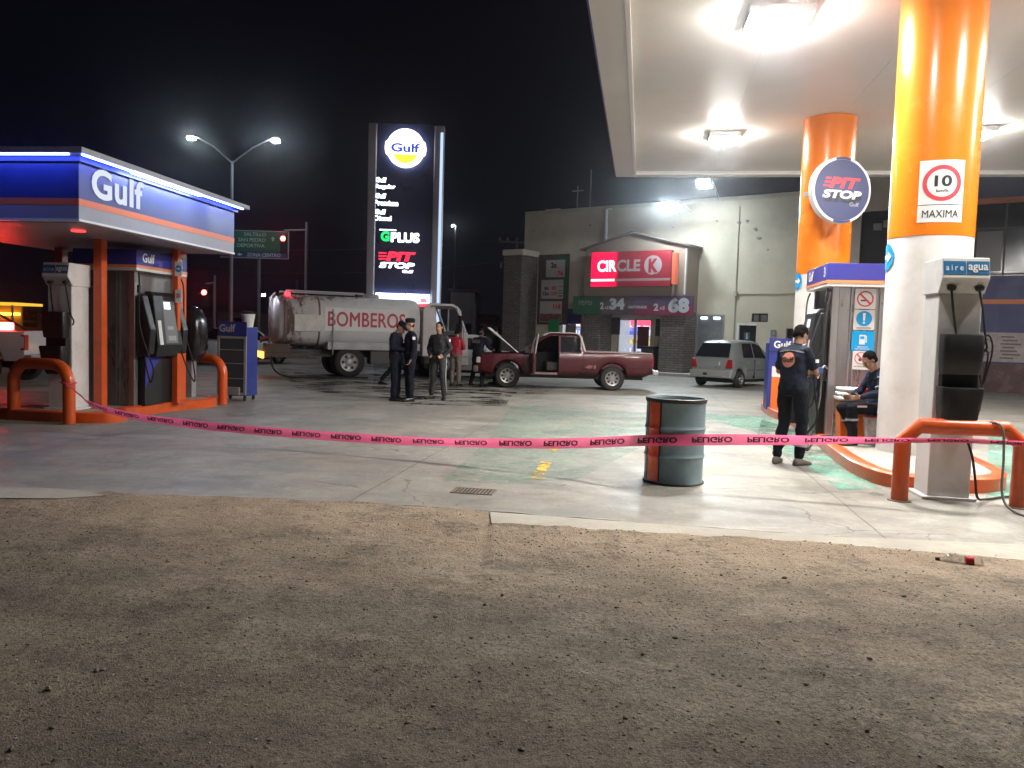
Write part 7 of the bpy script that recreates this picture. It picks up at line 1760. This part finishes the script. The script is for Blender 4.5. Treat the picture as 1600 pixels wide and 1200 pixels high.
m = MB(); m.lathe([(.125,0),(.145,.34),(.152,.345),(.152,.37),(.10,.375)], n=32); m.build('pail', mat('pail_worn', (.42,.40,.39), .5, var=.3, vs=8, dirt=.6, dcol=(.12,.13,.16), ds=6), bk, smooth=40)
m = MB(); m.lathe([(.156,.372),(.156,.40),(.10,.405),(.0,.405)], n=32); m.build('lid', mat('lid_red', (.30,.05,.05), .5), bk, smooth=40)

# ---- the group by the tanker
LG = dict(look=(0,-1,-.05))
def at(px, py): q = G(px, py); return (q.x, q.y, 0)
def patch(body, J, hp, M3):
    m = MB(); a = J['sl'].lerp(J['el'], .25); m.box(a.x+.060,a.x+.072,a.y-.03,a.y+.03,a.z-.03,a.z+.03); m.build('sleeve_patch', TXT_W, body)
    m = MB(); X = VEC((1,0,0)); band_ring(m, J['pelvis']+VEC((0,0,.07)), VEC((0,0,1)), X, .182, .138, .045); m.build('belt', SHOE_K, body, smooth=True)
    m = MB(); m.box(-.215,-.165,-.06,.05,.80,.98); m.build('holster', SHOE_K, body, bevel=.01)
ARM_F = dict(el=(.25,-.02,1.14), er=(-.25,-.02,1.14), wl=(.08,-.24,1.12), wr=(-.06,-.24,1.10), hl=(.0,-.27,1.12), hr=(.02,-.28,1.10))
person('person in dark uniform, leftmost of the group, head bent over folded hands', at(617,626), R(75), dict(ARM_F, head=(0,-.10,1.56), look=(0,-.8,-.6), up=(0,-.4,1)), U_DARK, U_DARK, SHOE_K, None, U_DARK, sleeve='long', extra=patch)
person('person in cap and dark uniform with white shoulder patch facing left', at(640,627), R(-70), dict(el=(.24,.02,1.13), er=(-.25,-.05,1.15), wr=(-.10,-.26,1.18), hr=(-.05,-.32,1.20)), U_DARK, U_DARK, SHOE_K, None, U_DARK, scale=1.02, extra=patch)
def stripes(body, J, hp, M3):
    patch(body, J, hp, M3); m = MB()
    for a, s in (('l',1),('r',-1)): m.tube([J['p'+a]+VEC((s*.108,-.02,0)), J['k'+a]+VEC((s*.080,-.025,0)), J['a'+a]+VEC((s*.066,-.02,.06))], .012, 6)
    m.build('trouser_stripe', mat('stripe_pale', (.42,.42,.42), .5), body, smooth=True)
person('person with bare head facing the camera, pale stripe down dark trousers', at(684,624), R(-22), dict(head=(.0,-.02,1.61), kl=(.14,-.05,.50), al=(.17,-.02,.09), kr=(-.12,-.0,.50), ar=(-.18,.04,.09), tl=(.22,-.17,.03), tr=(-.24,-.11,.03), el=(.27,.04,1.15), er=(-.27,.04,1.15), wl=(.17,-.10,.98), wr=(-.17,-.10,.98), hl=(.12,-.15,.96), hr=(-.12,-.15,.96)), mat('uniform_black', (.017,.018,.022), .75), mat('trousers_greyish', (.035,.035,.038), .75), SHOE_K, HAIR, None, scale=.99, extra=stripes)
person('person in red jacket and khaki trousers with their back turned', at(711,603), R(160), dict(head=(.0,-.09,1.57), neck=(0,-.05,1.45), look=(0,-.8,-.5), up=(0,-.4,1), **{k: ARM_F[k] for k in ('el','er','wl','wr','hl','hr')}), mat('jacket_red', (.32,.012,.03), .7, var=.1), mat('khaki', (.15,.125,.10), .8, var=.1), SHOE_K, HAIR, None, scale=.94)
def vest(body, J, hp, M3):
    m = MB(); m.box(-.13,.13,.135,.142,1.24,1.34); m.build('back_patch', mat('back_patch', (.10,.12,.07), .5), body)
person('person in dark cap leaning over the raised hood, patch on back', at(746,603), R(150), dict(head=(.0,-.16,1.50), neck=(0,-.10,1.40), chest=(0,-.04,1.26), sl=(.18,-.06,1.34), sr=(-.18,-.06,1.34), look=(0,-.8,-.55), up=(0,-.5,1), el=(.27,-.20,1.10), er=(-.27,-.20,1.10), wl=(.2,-.42,1.05), wr=(-.2,-.42,1.05), hl=(.18,-.50,1.04), hr=(-.18,-.50,1.04), kl=(.14,-.02,.5), al=(.20,.05,.09), kr=(-.14,.0,.5), ar=(-.2,.08,.09), tl=(.22,-.11,.03), tr=(-.22,-.08,.03)), U_DARK, U_DARK, SHOE_K, None, U_DARK, scale=.98, extra=vest)
person('person in dark clothes beside the open hood of the maroon pickup', (A(776,560,24.1).x,24.1,0), R(-110), dict(ARM_F, head=(0,-.10,1.58), look=(0,-.8,-.5), up=(0,-.4,1)), U_DARK, U_DARK, SHOE_K, HAIR, None, scale=1.0)
person('person half hidden behind the leftmost pair, striding with one leg back', (A(600,597,22.0).x+.35,22.0,0), R(80), dict(kl=(.10,-.22,.52), al=(.11,-.30,.10), tl=(.12,-.46,.03), kr=(-.10,.10,.50), ar=(-.11,.42,.16), tr=(-.12,.30,.05), head=(0,-.12,1.56), look=(0,-.8,-.5), up=(0,-.4,1)), U_DARK, U_DARK, SHOE_K, HAIR, None, scale=.98)
# ================================================================= THIN MIST ADDED FOR LAMP GLOW
m = MB(); m.box(-62,62,-4,100,-1.2,14.5); hz = m.build('glow_haze', None); hz['kind'] = 'stuff'
hm = bpy.data.materials.new('glow_haze_air'); hm.use_nodes = True; n = hm.node_tree.nodes; n.clear()
v = n.new('ShaderNodeVolumePrincipled'); v.inputs['Color'].default_value = (.9,.93,1,1); v.inputs['Density'].default_value = GLOW_HAZE; v.inputs['Anisotropy'].default_value = .95
ou = n.new('ShaderNodeOutputMaterial'); hm.node_tree.links.new(v.outputs[0], ou.inputs['Volume']); hz.data.materials.append(hm)
